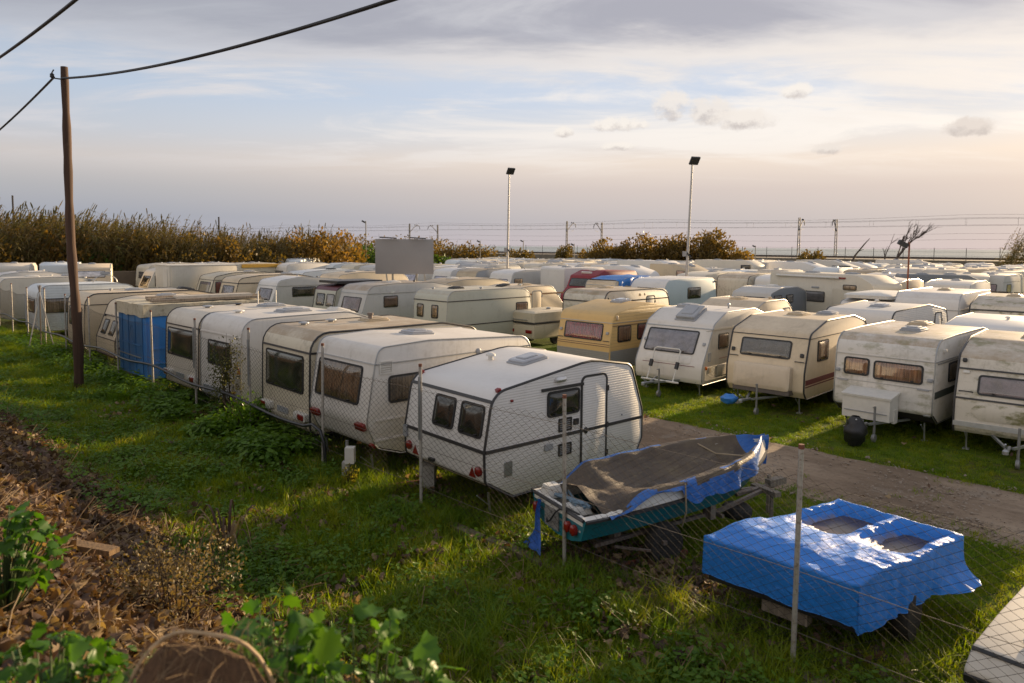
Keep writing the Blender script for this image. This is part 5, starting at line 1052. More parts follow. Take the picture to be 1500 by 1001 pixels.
    mb = MB(); mb.tube([(3.95, .05, 0), (3.95, .05, .62)], .03, 6); mb.box((4.05, 0, .52), (.35, .12, .10)); mb.tube([(3.7, -.25, 0), (3.75, -.2, .5)], .03, 5); mb.box((3.72, -.1, .46), (.12, .5, .07)); mb.build('prop_stand', wd, tr)
    mb = MB(); mb.box((1.2, -.5, .34), (.06, .5, .05)); mb.tube([(.6, -.45, .3), (1.0, -.7, .26)], .02, 5); mb.build('axle', RUST, tr)
boat()

# ------------------------------------------------------------------ flat trailer wrapped in blue tarpaulin
def tarped_trailer():
    A, B, Cc, D = Vector((2.24, 7.98, .90)), Vector((3.42, 6.80, .90)), Vector((4.27, 9.10, .84)), Vector((5.16, 7.95, .84))
    O = (A+B+Cc+D)/4; O.z = 0; root = thing('tarped_trailer', 'low trailer wrapped in a shiny blue tarpaulin with two brown puddle hollows', 'trailer', O)
    n = 150; ext = .34; V = []; F = []; ST_ = []
    f = lambda x, y, z=0: mnoise.noise((x, y, z))
    for i in range(n+1):
        for j in range(n+1):
            u = -ext+(1+2*ext)*i/n; v = -ext+(1+2*ext)*j/n; cu, cv = min(max(u, 0), 1), min(max(v, 0), 1)
            p = (A*(1-cu)+B*cu)*(1-cv)+(Cc*(1-cu)+D*cu)*cv
            du, dv = (u-cu)*1.6, (v-cv)*2.0; e = max(abs(du), abs(dv))+.12*min(abs(du), abs(dv))
            h = 0.0; st_q = 0.0
            # taut top: sloping front panel, ridge between the hollows and raised far rim
            h += .085*sstep(cv, .0, .22)*(1-.5*sstep(cv, .3, .6))
            d1 = math.exp(-(((cu-.24)/.17)**2+((cv-.80)/.15)**2)**1.6); d2 = math.exp(-(((cu-.74)/.15)**2+((cv-.82)/.12)**2)**1.6)
            bu = lambda c_, w_: max(0, 1-abs((cu-c_)/w_)**2.4)
            vr = sstep(cv, .40, .84)*(1-sstep(cv, .925, .985)); h -= (.24*bu(.27, .23)+.21*bu(.745, .20))*vr; st_q = max(st_q, min(1, 1.5*max(bu(.27, .24), bu(.745, .21))*sstep(cv, .46, .64))*(1-sstep(cv, .86, .91))); h += .06*sstep(cv, .5, .95)
            rad = math.hypot((cu-.24)/.17, (cv-.8)/.15); th = math.atan2(cv-.8, cu-.24); h += .007*(1-sstep(cv, .78, .88))*math.sin(th*22+3*f(cu*3, cv*3))*math.exp(-((rad-1.35)/.5)**2)
            rad2 = math.hypot((cu-.74)/.15, (cv-.82)/.12); th2 = math.atan2(cv-.82, cu-.74); h += .007*(1-sstep(cv, .78, .88))*math.sin(th2*22+3*f(cu*3, cv*3))*math.exp(-((rad2-1.35)/.5)**2)
            h += .026*f(cv*16, cu*2.2, 4)*sstep(cu, .62, .95)+.012*f(cv*34, cu*3, 14)*sstep(cu, .7, .95)
            h += .018*f(cu*5, cv*5, 2)+.016*(1-2*abs(f(cu*4+cv*3, cv*7, 5)))+.007*(1-2*abs(f(cu*9-cv*4, cv*11, 9)))+.003*(1-2*abs(f(cu*19+cv*9, cv*14, 3)))*(.4+cu)
            p = p+Vector((0, 0, h*(1 if e < 1e-6 else max(0, 1-e*6))))
            if e > 0:
                outd = Vector((0, 0, 0))
                if u < 0: outd += (A-B).normalized()
                if u > 1: outd += (B-A).normalized()
                if v < 0: outd += (A-Cc).normalized()
                if v > 1: outd += (Cc-A).normalized()
                if outd.length > 0: outd.normalize()
                drop = min(e, .54); al = cu*1.6 if abs(dv) > abs(du) else cv*2.1
                lim = {True: .42, False: .46}[v < 0]
                if u > 1: lim = .40+.10*(1-abs(cv-.1)/.9)
                if v > 1 and cu < .5: lim = .25
                drop = min(drop, lim); k = drop/.45
                pleat = 0 if v > 1 else (.006*math.sin(al*34+3*f(al*2, 0))+.016*f(al*4, drop*3, 1))*k*(1.6 if u > 1 else 1)+(.022*f(cv*18, 3, 4) if u > 1 else 0)*min(1, k*3)
                flare = .012+.012*k+pleat
                if u > 1 and cv > .62: flare += .26*k**3*sstep(cv, .66, .9)
                if v < 0: flare += .01
                p = p+outd*flare-Vector((0, 0, drop+.03*f(al*2.5, 1, 6)*k+.008*f(al*9, 1, 8)*k))
            p = p-O; V.append((p.x, p.y, p.z)); ST_.append(st_q*max(0, 1-e*8))
    for i in range(n):
        for j in range(n): a = i*(n+1)+j; F.append((a, a+n+1, a+n+2, a+1))
    tme = npmesh('tarpaulin', np.array(V), np.array(F), TARP2, None, True); at_ = tme.attributes.new('stain', 'FLOAT', 'POINT'); at_.data.foreach_set('value', np.array(ST_, np.float32)); link('tarpaulin', tme, root)
    wet = simple('brown_standing_water', (.075, .050, .038), .22, 0, .6, 7)
    for (cu, cv, ru, rv) in ((.27, .965, .235, .50), (.745, .965, .21, .48)):
        mb = MB(); pts = []
        for q in range(20):
            a = 2*math.pi*q/20; k = 1+.12*mnoise.noise((math.cos(a)*2, math.sin(a)*2, cu*9)); uu_, vv_ = cu+ru*k*math.cos(a), cv+(rv*k*math.sin(a) if math.sin(a) < 0 else .015*math.sin(a))
            pts.append((A*(1-uu_)+B*uu_)*(1-vv_)+(Cc*(1-uu_)+D*uu_)*vv_-O+Vector((0, 0, -.035)))
        mb.add(pts, [tuple(range(19, -1, -1))]); mb.build('puddle', wet, root, None)
    mb = MB(); dn = Vector((0, 0, 1))
    q = [(A-O)*.97, (B-O)*.97, (D-O)*.97, (Cc-O)*.97]
    for z0, z1, nm, m_, k in ((.40, .50, 'tray_rim', BLACK, 1.0), ):
        b = MB(); b.add([Vector((p.x*k, p.y*k, z0)) for p in q]+[Vector((p.x*k, p.y*k, z1)) for p in q], [(3, 2, 1, 0), (4, 5, 6, 7)]+[(i, (i+1) % 4, 4+(i+1) % 4, 4+i) for i in range(4)]); b.build(nm, m_, root)
    wd = wood('grey_timber', ())
    ax = (B-A).normalized(); ay = (Cc-A).normalized()
    b = MB(); 
    for k in (-.5, .5): b.tube([ax*k-ay*.95+dn*.33, ax*k+ay*.9+dn*.33], .04, 4)
    for k in (-.7, .1, .8): b.tube([ay*k-ax*.65+dn*.35, ay*k+ax*.65+dn*.35], .04, 4)
    b.build('chassis', RUST, root, 30)
    b = MB(); b.box(-ay*.93+ax*.05+dn*.29, (.5, .14, .16), 0, Matrix.Rotation(R(-45), 3, 'Z')); b.build('timber_block', wd, root)
    for k in (-.72, .72):
        b = MB(); ang = math.atan2(ax.y, ax.x); rot = Matrix.Rotation(ang, 3, 'Z'); vs = MB(); vs.lathe([(.14, -.08), (.25, -.08), (.27, -.04), (.27, .04), (.25, .08), (.14, .08)], (0, 0, 0), 18, 0, 'x')
        vs.v = [tuple(rot @ Vector(p)+ax*k+dn*.27) for p in vs.v]; vs.build('wheel', TYRE, root, 40)
    b = MB() if True else MB(); 0 and b.tube([(A*(1-.58)+B*.58)-O+Vector((0, 0, -.45))+(-ay)*.02, (A*(1-.58)+B*.58)-O+Vector((0, 0, .0))-ay*.06, (Cc*(1-.55)+D*.55)*.5+(A*(1-.57)+B*.57)*.5-O+Vector((0, 0, .14)), (Cc*.45+D*.55)-O+Vector((0, 0, .1))], .007, 4)
TARP2 = tarpmat('blue_tarpaulin_shiny', (.012, .19, .66), .10, .38, True)
tarped_trailer()

# ------------------------------------------------------------------ wire fence
FT = 6.9
def fence():
    root = thing('chain_link_fence', 'chain-link fence on thin galvanised posts in front of the first row', 'fence', ST(0, FT))
    loc = lambda s_, z, dt=0.0: AX*s_+NX*dt+Vector((0, 0, z))
    s0, s1, p_, h_ = -1.2, 45.0, .072, .047; nw = int((s1-s0)/p_); nz = int(1.93/h_); r = .0032
    i = np.arange(nw)[:, None]; j = np.arange(nz+1)[None, :]
    S = s0+(i+((j+i) % 2)*1.0)*p_*np.ones_like(j); Z = .03+j*h_+0*i
    Z = Z+.02*np.sin(S*2.1)*(Z/1.9)+.03*np.cos(S*math.pi/3*2)*(Z/1.9); T = .012*((j % 2)*2-1)*((i % 2)*2-1)*.25+.035*np.sin(S*.9+Z*1.3)
    P = S[..., None]*np.array(AX)+T[..., None]*np.array(NX)+Z[..., None]*np.array([0, 0, 1.])
    off = np.array([np.array(AX)*math.cos(a)*r+np.array(NX)*math.sin(a)*r for a in (0, 2.094, 4.189)])
    V = (P[:, :, None, :]+off[None, None]).reshape(-1, 3); idx = np.arange(nw*(nz+1)*3).reshape(nw, nz+1, 3)
    F = np.stack([idx[:, :-1, :], np.roll(idx, -1, 2)[:, :-1, :], np.roll(idx, -1, 2)[:, 1:, :], idx[:, 1:, :]], -1).reshape(-1, 4)
    wm_ = simple('fence_wire', (.028, .024, .020), 1.0, 0, .4, 3); tag(link('wire_netting', npmesh('wire_netting', V, F, wm_), root), kind='stuff')
    for z in (.40, 1.02, 1.93):
        mb = MB(); mb.tube([loc(s_, z-.025*math.sin((s_ % 3)/3*math.pi), -.03) for s_ in np.arange(-1.2, 45, .5)], .0035, 4); mb.build('tension_wire', simple('line_wire', (.12, .10, .085), .8), root)
    rnd = random.Random(3)
    for k in range(-1, 16):
        if k == 0: continue
        s_ = 3*k-.15; lean = Vector((rnd.uniform(-.03, .03), rnd.uniform(-.03, .03), 0)); b = loc(s_, 0, -.05); tp = b+lean+Vector((0, 0, 2.30+rnd.uniform(-.05, .08)))
        mb = MB(); mb.tube([b-Vector((0, 0, .2)), tp], .026, 8); po = mb.build('post', simple('post_galvanised', (.40, .38, .35), .5, .3, .4, 9, wear=(.17, .12, .085)), root, 40)
        mb = MB(); mb.tube([tp-Vector((0, 0, .01)), tp+Vector((0, 0, .035))], .029, 8); mb.build('post_cap', simple('rusty_cap', (.16, .06, .035), .8), po, 40)
    for s_ in (8.85, 14.85, 17.85):
        b = loc(s_, 1.15, -.09); mb = MB(); mb.tube([b, b+Vector((0, 0, 1.0))], .018, 5); mb.build('post_splint', GALV, root)
fence()
hm = MB(); pts = [Vector(ST(s_, FT-.12, .78+.05*math.sin(s_*1.3)+.04*math.sin(s_*.37)+.0*s_)) for s_ in np.arange(12.4, 44, .5)]
pts = [ST(11.75, FT-.05, .05), ST(11.75, FT-.08, .5), ST(11.85, FT-.1, .72), ST(12.1, FT-.12, .80)]+pts; hm.tube(pts, .032, 7); tag(hm.build('water_hose', simple('black_hose', (.025, .026, .03), .35), None, 60), 'black hose running along the fence and bending down to the grass', 'hose')
tp = thing('pole_tripod', 'three thin poles leaning together against the far fence', 'poles', ST(32.3, 6.6))
for a, c in ((0, GALV), (2.2, RUST), (4.2, GALV)): mb = MB(); mb.tube([(.5*math.cos(a), .5*math.sin(a), 0), (-.06*math.cos(a), -.06*math.sin(a), 2.55)], .025, 6); mb.build('leaning_pole', c, tp, 40)
ub = thing('meter_box', 'small pale meter box on a short post by the see-through caravan', 'box', ST(10.85, 6.75))
mb = MB(); mb.tube([(0, 0, 0), (0, 0, .75)], .03, 6); mb.build('post', GALV, ub); mb = MB(); mb.box((.08, -.1, .52), (.16, .16, .28)); mb.build('box', WPLAS, ub); mb = MB(); mb.box((0, -.08, .22), (.12, .12, .35)); mb.build('block', simple('pale_concrete', (.38, .36, .33), .9, 0, .3, 6, .2), ub)
tag(link('concrete_block', (lambda m: (m.box((0, 0, .22), (.22, .4, .44)), m.mesh('concrete_block', simple('pale_concrete', ())))[1])(MB()), None, ST(9.6, 7.6)), 'pale concrete block standing under the tail of the black-trimmed caravan', 'block')
kb = MB()
for s0_, s1_ in ((1.2, 4.5), (4.6, 7.2), (7.3, 9.6)):
    a, b = ST(s0_, 6.72, .0), ST(s1_, 6.78, .0); d_ = (b-a).normalized(); r_ = Matrix.Rotation(math.atan2(d_.y, d_.x), 3, 'Z'); m = MB(); m.box((0, 0, 0), ((b-a).length, .16, .16), 0, r_)
    o = m.build('timber_sleeper', wood('mossy_timber', (.14, .115, .07)), None, 30, (a+b)/2); tag(o, {1.2: 'mossy timber edging at the foot of the fence by the blue tarpaulin', 4.6: 'mossy timber edging under the stern of the teal boat', 7.3: 'mossy timber edging at the foot of the fence by the black-trimmed caravan'}[s0_], 'timber')
for (s_, t_, ln, lab) in ((5.2, 7.9, 1.1, 'rusty iron bar on the ground between boat and blue tarpaulin'), (7.3, 8.2, 1.5, 'rusty iron bar on the grass between caravan and teal boat'), (9.9, 7.4, 1.2, 'rusty iron bar under the see-through caravan')):
    m = MB(); m.box((0, 0, .06), (ln, .06, .06), 0, Matrix.Rotation(R(25), 3, 'Z')); tag(m.build('iron_bar', simple('red_rust', (.20, .065, .035), .8, .1, .4), None, 30, ST(s_, t_)), lab, 'bar')
m = MB(); m.box((0, 0, .25), (.35, .03, .4), 0, Matrix.Rotation(.3, 3, 'Z')); tag(m.build('grey_sheet', simple('grey_tin', (.12, .11, .10), .6, .2), None, 30, Vector((5.35, 7.15, 0))), 'small grey tin sheet standing in the grass beside the white folding trailer', 'sheet')
# bags on drawbars in the second row
def bag(label, p, r, col, name, h):
    V = []; F = []
    for i in range(13):
        for j in range(16):
            u = i/12; a = 2*math.pi*(j+.4*math.sin(u*5))/16; k = math.sin(math.pi*min(.96, u*.85+.12))**.5*(1+.28*mnoise.noise((math.cos(a)*2, math.sin(a)*2, u*4+h))+.22*mnoise.noise((math.cos(a)*5, math.sin(a)*5, u*9+h)))
            V.append((r*k*math.cos(a), r*k*math.sin(a), h*u))
    for i in range(12):
        for j in range(16): F.append((i*16+j, i*16+(j+1) % 16, (i+1)*16+(j+1) % 16, (i+1)*16+j))
    tag(link(name, npmesh(name, np.array(V), np.array(F), col, None, True), None, p), label, 'cover')
bag('black bag wrapped over the hitch of the white caravan with a chest', ST(5.45, 15.85, .02), .22, simple('black_bin_bag', (.012, .012, .014), .3, 0, .3, 20, .5), 'hitch_bag', .62)
bag('crumpled blue plastic cover on the hitch of the cream caravan', ST(8.65, 16.35, .33), .20, TARP, 'hitch_cover', .24)

# ------------------------------------------------------------------ pole, cables, lamp posts, board
pl = thing('utility_pole', 'tall brown wooden pole standing in the grass at the left', 'pole', (-12.55, 20.3, 0))
mb = MB(); mb.tube([(.15+.0*z-.01*z+.03*math.sin(z*.9), .02*math.sin(z*1.3), z) for z in np.linspace(-.4, 9.05, 24)], [.135-.04*i/23+.009*math.sin(i*2.1)+.005*math.sin(i*5.3) for i in range(24)], 14); mb.build('shaft', wood('pole_wood', (.080, .040, .022), .5), pl, 50)
mb = MB(); mb.tube([(.03, -.1, 8.7), (-.16, -.12, 8.72), (-.2, -.12, 8.85), (-.14, -.12, 8.95)], .02, 6); mb.lathe([(.03, 0), (.06, .03), (.05, .08), (.06, .1), (.02, .14)], (-.19, -.12, 8.72), 8); mb.build('insulator', BLACK, pl, 50)
cbm = simple('black_cable', (.012, .012, .014), .6)
P0 = Vector((-12.55, 20.3, 0))
def cable(label, pts, r):
    mb = MB(); mb.tube(pts, r, 6); tag(mb.build('overhead_cable', cbm, None, 60), label, 'cable')
cable('thick overhead cable running from the wooden pole up across the sky', [P0+Vector((.06, -.1, 0))-AX*k+Vector((0, 0, 8.72-.145*k+.0033*k*k)) for k in np.linspace(0, 44, 60)], .030)
cable('cable leaving the wooden pole towards the left frame edge', [P0+Vector((-.15, -.1, 0))+AX*k+Vector((0, 0, 8.75-.10*k+.0023*k*k)) for k in np.linspace(0, 43, 40)], .030)
cable('thick cable crossing the top left corner clear of the pole', [ST(s_, 3.5, 8.25+.0022*(s_-16)**2+.035*(s_-16)*.6) for s_ in np.linspace(-25, 60, 70)], .030)
def yard_lamp(label, x, y, h, ang, lean=0.0):
    root = thing('lamp_post', label, 'lamp post', (x, y, 0)); mb = MB(); mb.tube([(0, 0, 0), (lean*.4, 0, h*.4), (lean, 0, h)], [.10, .085, .06], 10); mb.build('pole', simple('lamp_post_steel', (.42, .41, .40), .45, .5), root, 40)
    rot = Matrix.Rotation(ang, 3, 'Z') @ Matrix.Rotation(R(38), 3, 'X'); f = MB(); f.box((lean+.12, -.12, h+.22), (.62, .12, .55), 0, rot); hd = f.build('floodlight', BLACK, root); g = MB(); g.tube([(lean, 0, h-.05), (lean+.05, -.03, h+.15)], .05, 6); g.build('bracket', BLACK, hd)
    f = MB(); f.box((-.12, -.05, h*.395), (.24, .16, .34)); f.build('junction_box', simple('junction_grey', (.28, .28, .29), .5), root)
    f = MB(); f.tube([(.05, -.05, h*.40), (.28, -.16, h*.37)], [.07, .05], 7); f.build('camera_housing', BLACK, root)
yard_lamp('shorter floodlight post in the middle, right of the blank board', -.42, 56.7, 9.8, .5, .12)
yard_lamp('tall floodlight post right of centre', 11.35, 46.9, 9.55, .3, .24)
bb = thing('billboard', 'blank grey board raised on two posts above the roofs', 'board', (-5.45, 36.3, 0), R(6))
gb = simple('board_grey_back', (.30, .285, .28), .7, 0, .12, 1.0); mb = MB(); mb.plate((Vector((0, 0, 3.62)), Vector((1, 0, 0)), Vector((0, 0, 1)), Vector((0, -1, 0))), rrect(2.92, 1.76, .02, 1), -.05, 0, 0, .01); mb.build('panel', gb, bb)
mb = MB(); 
for x in (-.6, .6): mb = MB(); mb.box((x, .12, 2.2), (.10, .09, 4.2)); mb.build('post', wood('board_post', (.42, .38, .31)), bb)
for x in (-.95, .95): mb = MB(); mb.tube([(x+.35, -.4, 0), (x, .1, 3.1)], .05, 4); mb.build('brace', wood('board_post', ()), bb)
for x in (-.7, .75): mb = MB(); mb.box((x-.1, -.15, 4.56), (.85, .10, .06), 0, Matrix.Rotation(.05, 3, 'Y')); mb.build('spot_arm', DKTRIM, bb)
def thin_pole(label, x, y, h, r=.04, m=RUST, head=True):
    root = thing('thin_pole', label, 'pole', (x, y, 0)); mb = MB(); mb.tube([(0, 0, 0), (.03, 0, h*.5), (.02, 0, h)], r, 6); mb.build('shaft', m, root)
    if head: mb = MB(); mb.box((-.3, 0, h-.1), (.5, .18, .22), 0, Matrix.Rotation(.5, 3, 'Y')); mb.build('lamp_head', DKTRIM, root)
thin_pole('rusty thin pole with a small lamp, among the roofs at the right', 19.85, 36, 4.55, .045, simple('red_rust', ()))
DULL = simple('dull_post', (.28, .25, .21), .8)
for lab, k, y, h in (('small lamp post before the green hedge', -.204, 100, 7.5), ('small lamp post between the two masts', -.005+.02, 128, 5.2), ('small lamp post in front of the brown thicket', .0857, 112, 4.6), ('small lamp post over the motorhomes right of the thicket', .338, 128, 4.6), ('small lamp post by the low hedge left of centre', -.045, 118, 5.0)):
    thin_pole(lab, k*y, y, h, .07, DULL)

for lab, k, y, h in (('dark pole rising out of the canes near the left frame edge', -.693, 84, 9.6), ('dark pole rising out of the canes right of the wooden pole', -.408, 92, 7.6)): thin_pole(lab, k*y, y, h, .10, simple('dark_pole', (.05, .04, .035), .9), False)
# ------------------------------------------------------------------ railway: masts, wires, fence
STEEL = simple('mast_steel', (.09, .085, .085), .6, .3)
def mast(label, k, n_, side):
    y = n_/(RN.x*k+RN.y); b = Vector((k*y, y, 2.4)); root = thing('catenary_mast', label, 'mast', b, math.atan2(RM.y, RM.x)); H_ = 7.7
    for dx in (-.22, .22): mb = MB(); mb.tube([(dx, 0, 0), (dx*.6, 0, H_)], .11, 4); mb.build('chord', STEEL, root)
    mb = MB(); 
    for i in range(11): z = H_*i/11; mb.tube([((-.22 if i % 2 else .22)*(1-.4*i/11), 0, z), ((.22 if i % 2 else -.22)*(1-.4*i/11), 0, z+H_/11)], .035, 4)
    mb.build('lattice', STEEL, root)
    mb = MB(); mb.tube([(0, 0, H_-2.4), (0, side*1.8, H_-1.0), (0, side*3.0, H_-.35), (0, side*3.9, H_-.6), (0, side*4.2, H_-1.4)], .085, 5); mb.tube([(0, side*1.8, H_-2.3), (0, side*3.4, H_-2.1)], .04, 4); mb.build('bracket_arm', STEEL, root)
    for q in (3.0, 2.2): mb = MB(); mb.lathe([(.05, 0), (.14, .05), (.14, .3), (.05, .35)], (0, side*q, H_-.5), 8); mb.build('insulator', STEEL, root)
for lab, k in (('farther left', -.143), ('near centre', .0755), ('right of centre', .398), ('off the left thicket', -.40)):
    mast(f'latticed railway mast {lab}, yard-side one of its pair', k, 146, -1); 
for lab, k in (('farther left', -.104), ('near centre', .124), ('right of centre', .4495), ('behind the left thicket', -.292)):
    mast(f'latticed railway mast {lab}, sea-side one of its pair', k, 157, 1)
ol = thing('overhead_line', 'railway overhead wires strung between the latticed masts', 'wires', MN(0, 151))
for n_, z, sag, r in ((-2, 9.8, .5, .022), (-2, 8.5, .12, .02), (2.5, 9.8, .5, .022), (2.5, 8.5, .12, .02), (-5, 10.25, .7, .018), (6, 7.2, .4, .018), (-5.5, 6.0, .5, .018)):
    mb = MB(); mb.tube([RM*m_+RN*n_+Vector((0, 0, z-sag*math.sin(((m_+300) % 61)/61*math.pi))) for m_ in np.arange(-160, 300, 6)], r, 3); mb.build('wire', STEEL, ol)
for n_ in (-2, 2.5):
    mb = MB()
    for m_ in np.arange(-160, 300, 7.6): mb.tube([RM*m_+RN*n_+Vector((0, 0, 8.45)), RM*m_+RN*n_+Vector((0, 0, 9.8-.5*math.sin(((m_+300) % 61)/61*math.pi)))], .018, 3)
    mb.build('dropper', STEEL, ol)
rf_ = thing('railway_fence', 'post and wire fence along the top of the railway wall', 'fence', MN(0, 140, 2.35))
pm_ = MB(); pm_.tube([(0, 0, 0), (0, 0, 2.1)], .05, 5); pme = pm_.mesh('post', simple('dark_fence_post', (.06, .055, .05), .7))
for m_ in np.arange(-150, 190, 4.6): link('post', pme, rf_, RM*float(m_))
for z in (.7, 1.4, 2.0): mb = MB(); mb.tube([RM*-150+Vector((0, 0, z)), RM*190+Vector((0, 0, z))], .015, 3); mb.build('wire', STEEL, rf_)
rl = MB(); rl.box(MN(40, 148, 2.62), (900, .25, .35), 0, Matrix.Rotation(math.atan2(RM.y, RM.x), 3, 'Z')); tag(rl.build('railway_parapet', simple('brown_parapet', (.075, .055, .045), .9), None), 'low dark parapet along the railway line', 'wall')
# ------------------------------------------------------------------ plants and litter
def scatter(name, P, ROT, S, protos_, kind='stuff'):
    """one object: instances of the prototype meshes on points, with rotation and scale of their own"""
    k = len(P); me = bpy.data.meshes.new(name); me.vertices.add(k); me.vertices.foreach_set('co', np.asarray(P, np.float32).ravel())
    a = me.attributes.new('rot', 'FLOAT_VECTOR', 'POINT'); a.data.foreach_set('vector', np.asarray(ROT, np.float32).ravel())
    a = me.attributes.new('scl', 'FLOAT', 'POINT'); a.data.foreach_set('value', np.asarray(S, np.float32))
    a = me.attributes.new('pick', 'INT', 'POINT'); a.data.foreach_set('value', RNG.integers(0, len(protos_), k).astype(np.int32))
    o = link(name, me); coll = bpy.data.collections.new(name+'_pieces')
    for i, pm_ in enumerate(protos_): po = bpy.data.objects.new(f'{name}_piece_{i:02d}', pm_); coll.objects.link(po)
    g = bpy.data.node_groups.new(name+'_spread', 'GeometryNodeTree'); g.is_modifier = True
    g.interface.new_socket('Geometry', in_out='INPUT', socket_type='NodeSocketGeometry'); g.interface.new_socket('Geometry', in_out='OUTPUT', socket_type='NodeSocketGeometry')
    nn = g.nodes.new; gi, go = nn('NodeGroupInput'), nn('NodeGroupOutput'); ip = nn('GeometryNodeInstanceOnPoints'); ci = nn('GeometryNodeCollectionInfo')
    ci.inputs['Collection'].default_value = coll; ci.inputs['Separate Children'].default_value = True; ci.inputs['Reset Children'].default_value = True
    def attr(nm, ty): n_ = nn('GeometryNodeInputNamedAttribute'); n_.data_type = ty; n_.inputs[0].default_value = nm; return n_.outputs[0]
    er = nn('FunctionNodeEulerToRotation'); L = g.links.new
    L(gi.outputs[0], ip.inputs['Points']); L(ci.outputs[0], ip.inputs['Instance']); ip.inputs['Pick Instance'].default_value = True
    L(attr('pick', 'INT'), ip.inputs['Instance Index']); L(attr('rot', 'FLOAT_VECTOR'), er.inputs[0]); L(er.outputs[0], ip.inputs['Rotation']); L(attr('scl', 'FLOAT'), ip.inputs['Scale']); L(ip.outputs[0], go.inputs[0])
    o.modifiers.new('spread', 'NODES').node_group = g
    return tag(o, kind=kind)
GRASS = leafmat('grass_blade', [(.060, .15, .002), (.12, .25, .003), (.20, .32, .005), (.32, .31, .015)], .5)
WEED = leafmat('weed_leaf', [(.05, .13, .004), (.09, .20, .006), (.15, .25, .012)], .42)
DEAD = leafmat('dead_leaf', [(.032, .016, .011), (.070, .035, .023), (.125, .070, .046), (.25, .165, .11)], .25, .6)
STRAW = leafmat('dry_straw', [(.20, .13, .065), (.32, .22, .12), (.42, .31, .18)], .3, .6)
BROAD = leafmat('mallow_leaf', [(.022, .085, .006), (.05, .15, .010), (.12, .25, .02)], .5, .38)
OLIVE = leafmat('small_olive_leaf', [(.05, .06, .018), (.10, .11, .035), (.20, .19, .085)], .35, .4)
REED = leafmat('reed_leaf', [(.075, .090, .018), (.12, .12, .026), (.19, .145, .034), (.28, .17, .045)], .40)
REEDS_ = leafmat('reed_stem', [(.14, .105, .05), (.22, .16, .08)], .1)
def blades(n, rad, h0, h1, w, lean, seg=3, mats=GRASS, rng=RNG):
    V = []; F = []
    for i in range(n):
        a = rng.uniform(0, 6.283); r_ = rad*math.sqrt(rng.uniform()); h = rng.uniform(h0, h1); b = rng.uniform(0, 6.283); l = rng.uniform(.2, 1)*lean*h
        x, y = r_*math.cos(a), r_*math.sin(a); sx_, sy_ = -math.sin(b), math.cos(b); q = len(V); ww = w*rng.uniform(.6, 1.3)
        for k in range(seg):
            u = k/seg; V += [(x+l*u*u*math.cos(b)-sx_*ww*(1-u*.7), y+l*u*u*math.sin(b)-sy_*ww*(1-u*.7), h*(u-.25*u*u*lean)), (x+l*u*u*math.cos(b)+sx_*ww*(1-u*.7), y+l*u*u*math.sin(b)+sy_*ww*(1-u*.7), h*(u-.25*u*u*lean))]
        V.append((x+l*math.cos(b), y+l*math.sin(b), h*(1-.25*lean)))
        for k in range(seg-1): F.append((q+2*k, q+2*k+1, q+2*k+3, q+2*k+2))
        F.append((q+2*seg-2, q+2*seg-1, q+2*seg))
    me = bpy.data.meshes.new('blades'); me.from_pydata(V, [], F); me.materials.append(mats); me.polygons.foreach_set('use_smooth', [True]*len(F)); return me
def leaf_geo(shape, fold=.25, droop=.3, rng=RNG):
    """outline of a leaf about 1 long in +x, folded along its midrib"""
    pts = dict(lobed=[(0, 0), (-.12, .22), (.02, .42), (.22, .34), (.36, .52), (.52, .34), (.72, .36), (.76, .16), (1, 0)], oval=[(0, 0), (.2, .2), (.5, .27), (.8, .16), (1, 0)],
               plane=[(0, 0), (-.05, .25), (.2, .5), (.28, .3), (.5, .48), (.55, .24), (.8, .3), (1, 0)], strip=[(0, .02), (.3, .05), (.7, .045), (1, 0)])[shape]
    k = len(pts); V = []; F = []
    z = lambda x, y: -droop*x*x*.6+fold*abs(y)+.05*math.sin(x*7+y*3)
    for (x, y) in pts: V.append((x, 0, z(x, 0)-.0))
    for s_ in (1, -1):
        b = len(V)
        for (x, y) in pts: V.append((x, s_*y, z(x, y)))
        for i in range(k-1): F.append((i, i+1, b+i+1, b+i) if s_ > 0 else (i, b+i, b+i+1, i+1))
    return np.array(V), F
def leafmesh(shape, mat_, fold=.25, droop=.3, curl=0.0):
    V, F = leaf_geo(shape, fold, droop); V = V+np.c_[np.zeros(len(V)), np.zeros(len(V)), curl*np.sin(V[:, 0]*3+V[:, 1]*4)]
    me = bpy.data.meshes.new('leaf'); me.from_pydata([tuple(v) for v in V], [], F); me.materials.append(mat_); me.polygons.foreach_set('use_smooth', [True]*len(F)); return me
def leaf_cloud(name, pos, dirs, sizes, shape, mat_, parent, rng=RNG):
    """many leaves joined in one part"""
    Vl, Fl = leaf_geo(shape); tri = []
    for f in Fl: tri.append(f[:3]); tri.append((f[0], f[2], f[3]))
    T = np.array(tri); k = len(pos); d_ = dirs/np.linalg.norm(dirs, axis=1, keepdims=True)
    r_ = rng.normal(size=(k, 3)); s_ = np.cross(d_, r_); s_ /= np.linalg.norm(s_, axis=1, keepdims=True)+1e-9; n_ = np.cross(d_, s_)
    V = pos[:, None, :]+sizes[:, None, None]*(Vl[None, :, 0:1]*d_[:, None]+Vl[None, :, 1:2]*s_[:, None]+Vl[None, :, 2:3]*n_[:, None])
    F = (T[None]+np.arange(k)[:, None, None]*len(Vl)).reshape(-1, 3)
    return link(name, npmesh(name, V.reshape(-1, 3), F, mat_), parent)
GZ = lambda P: np.array([ground_z(x, y) for x, y in P])
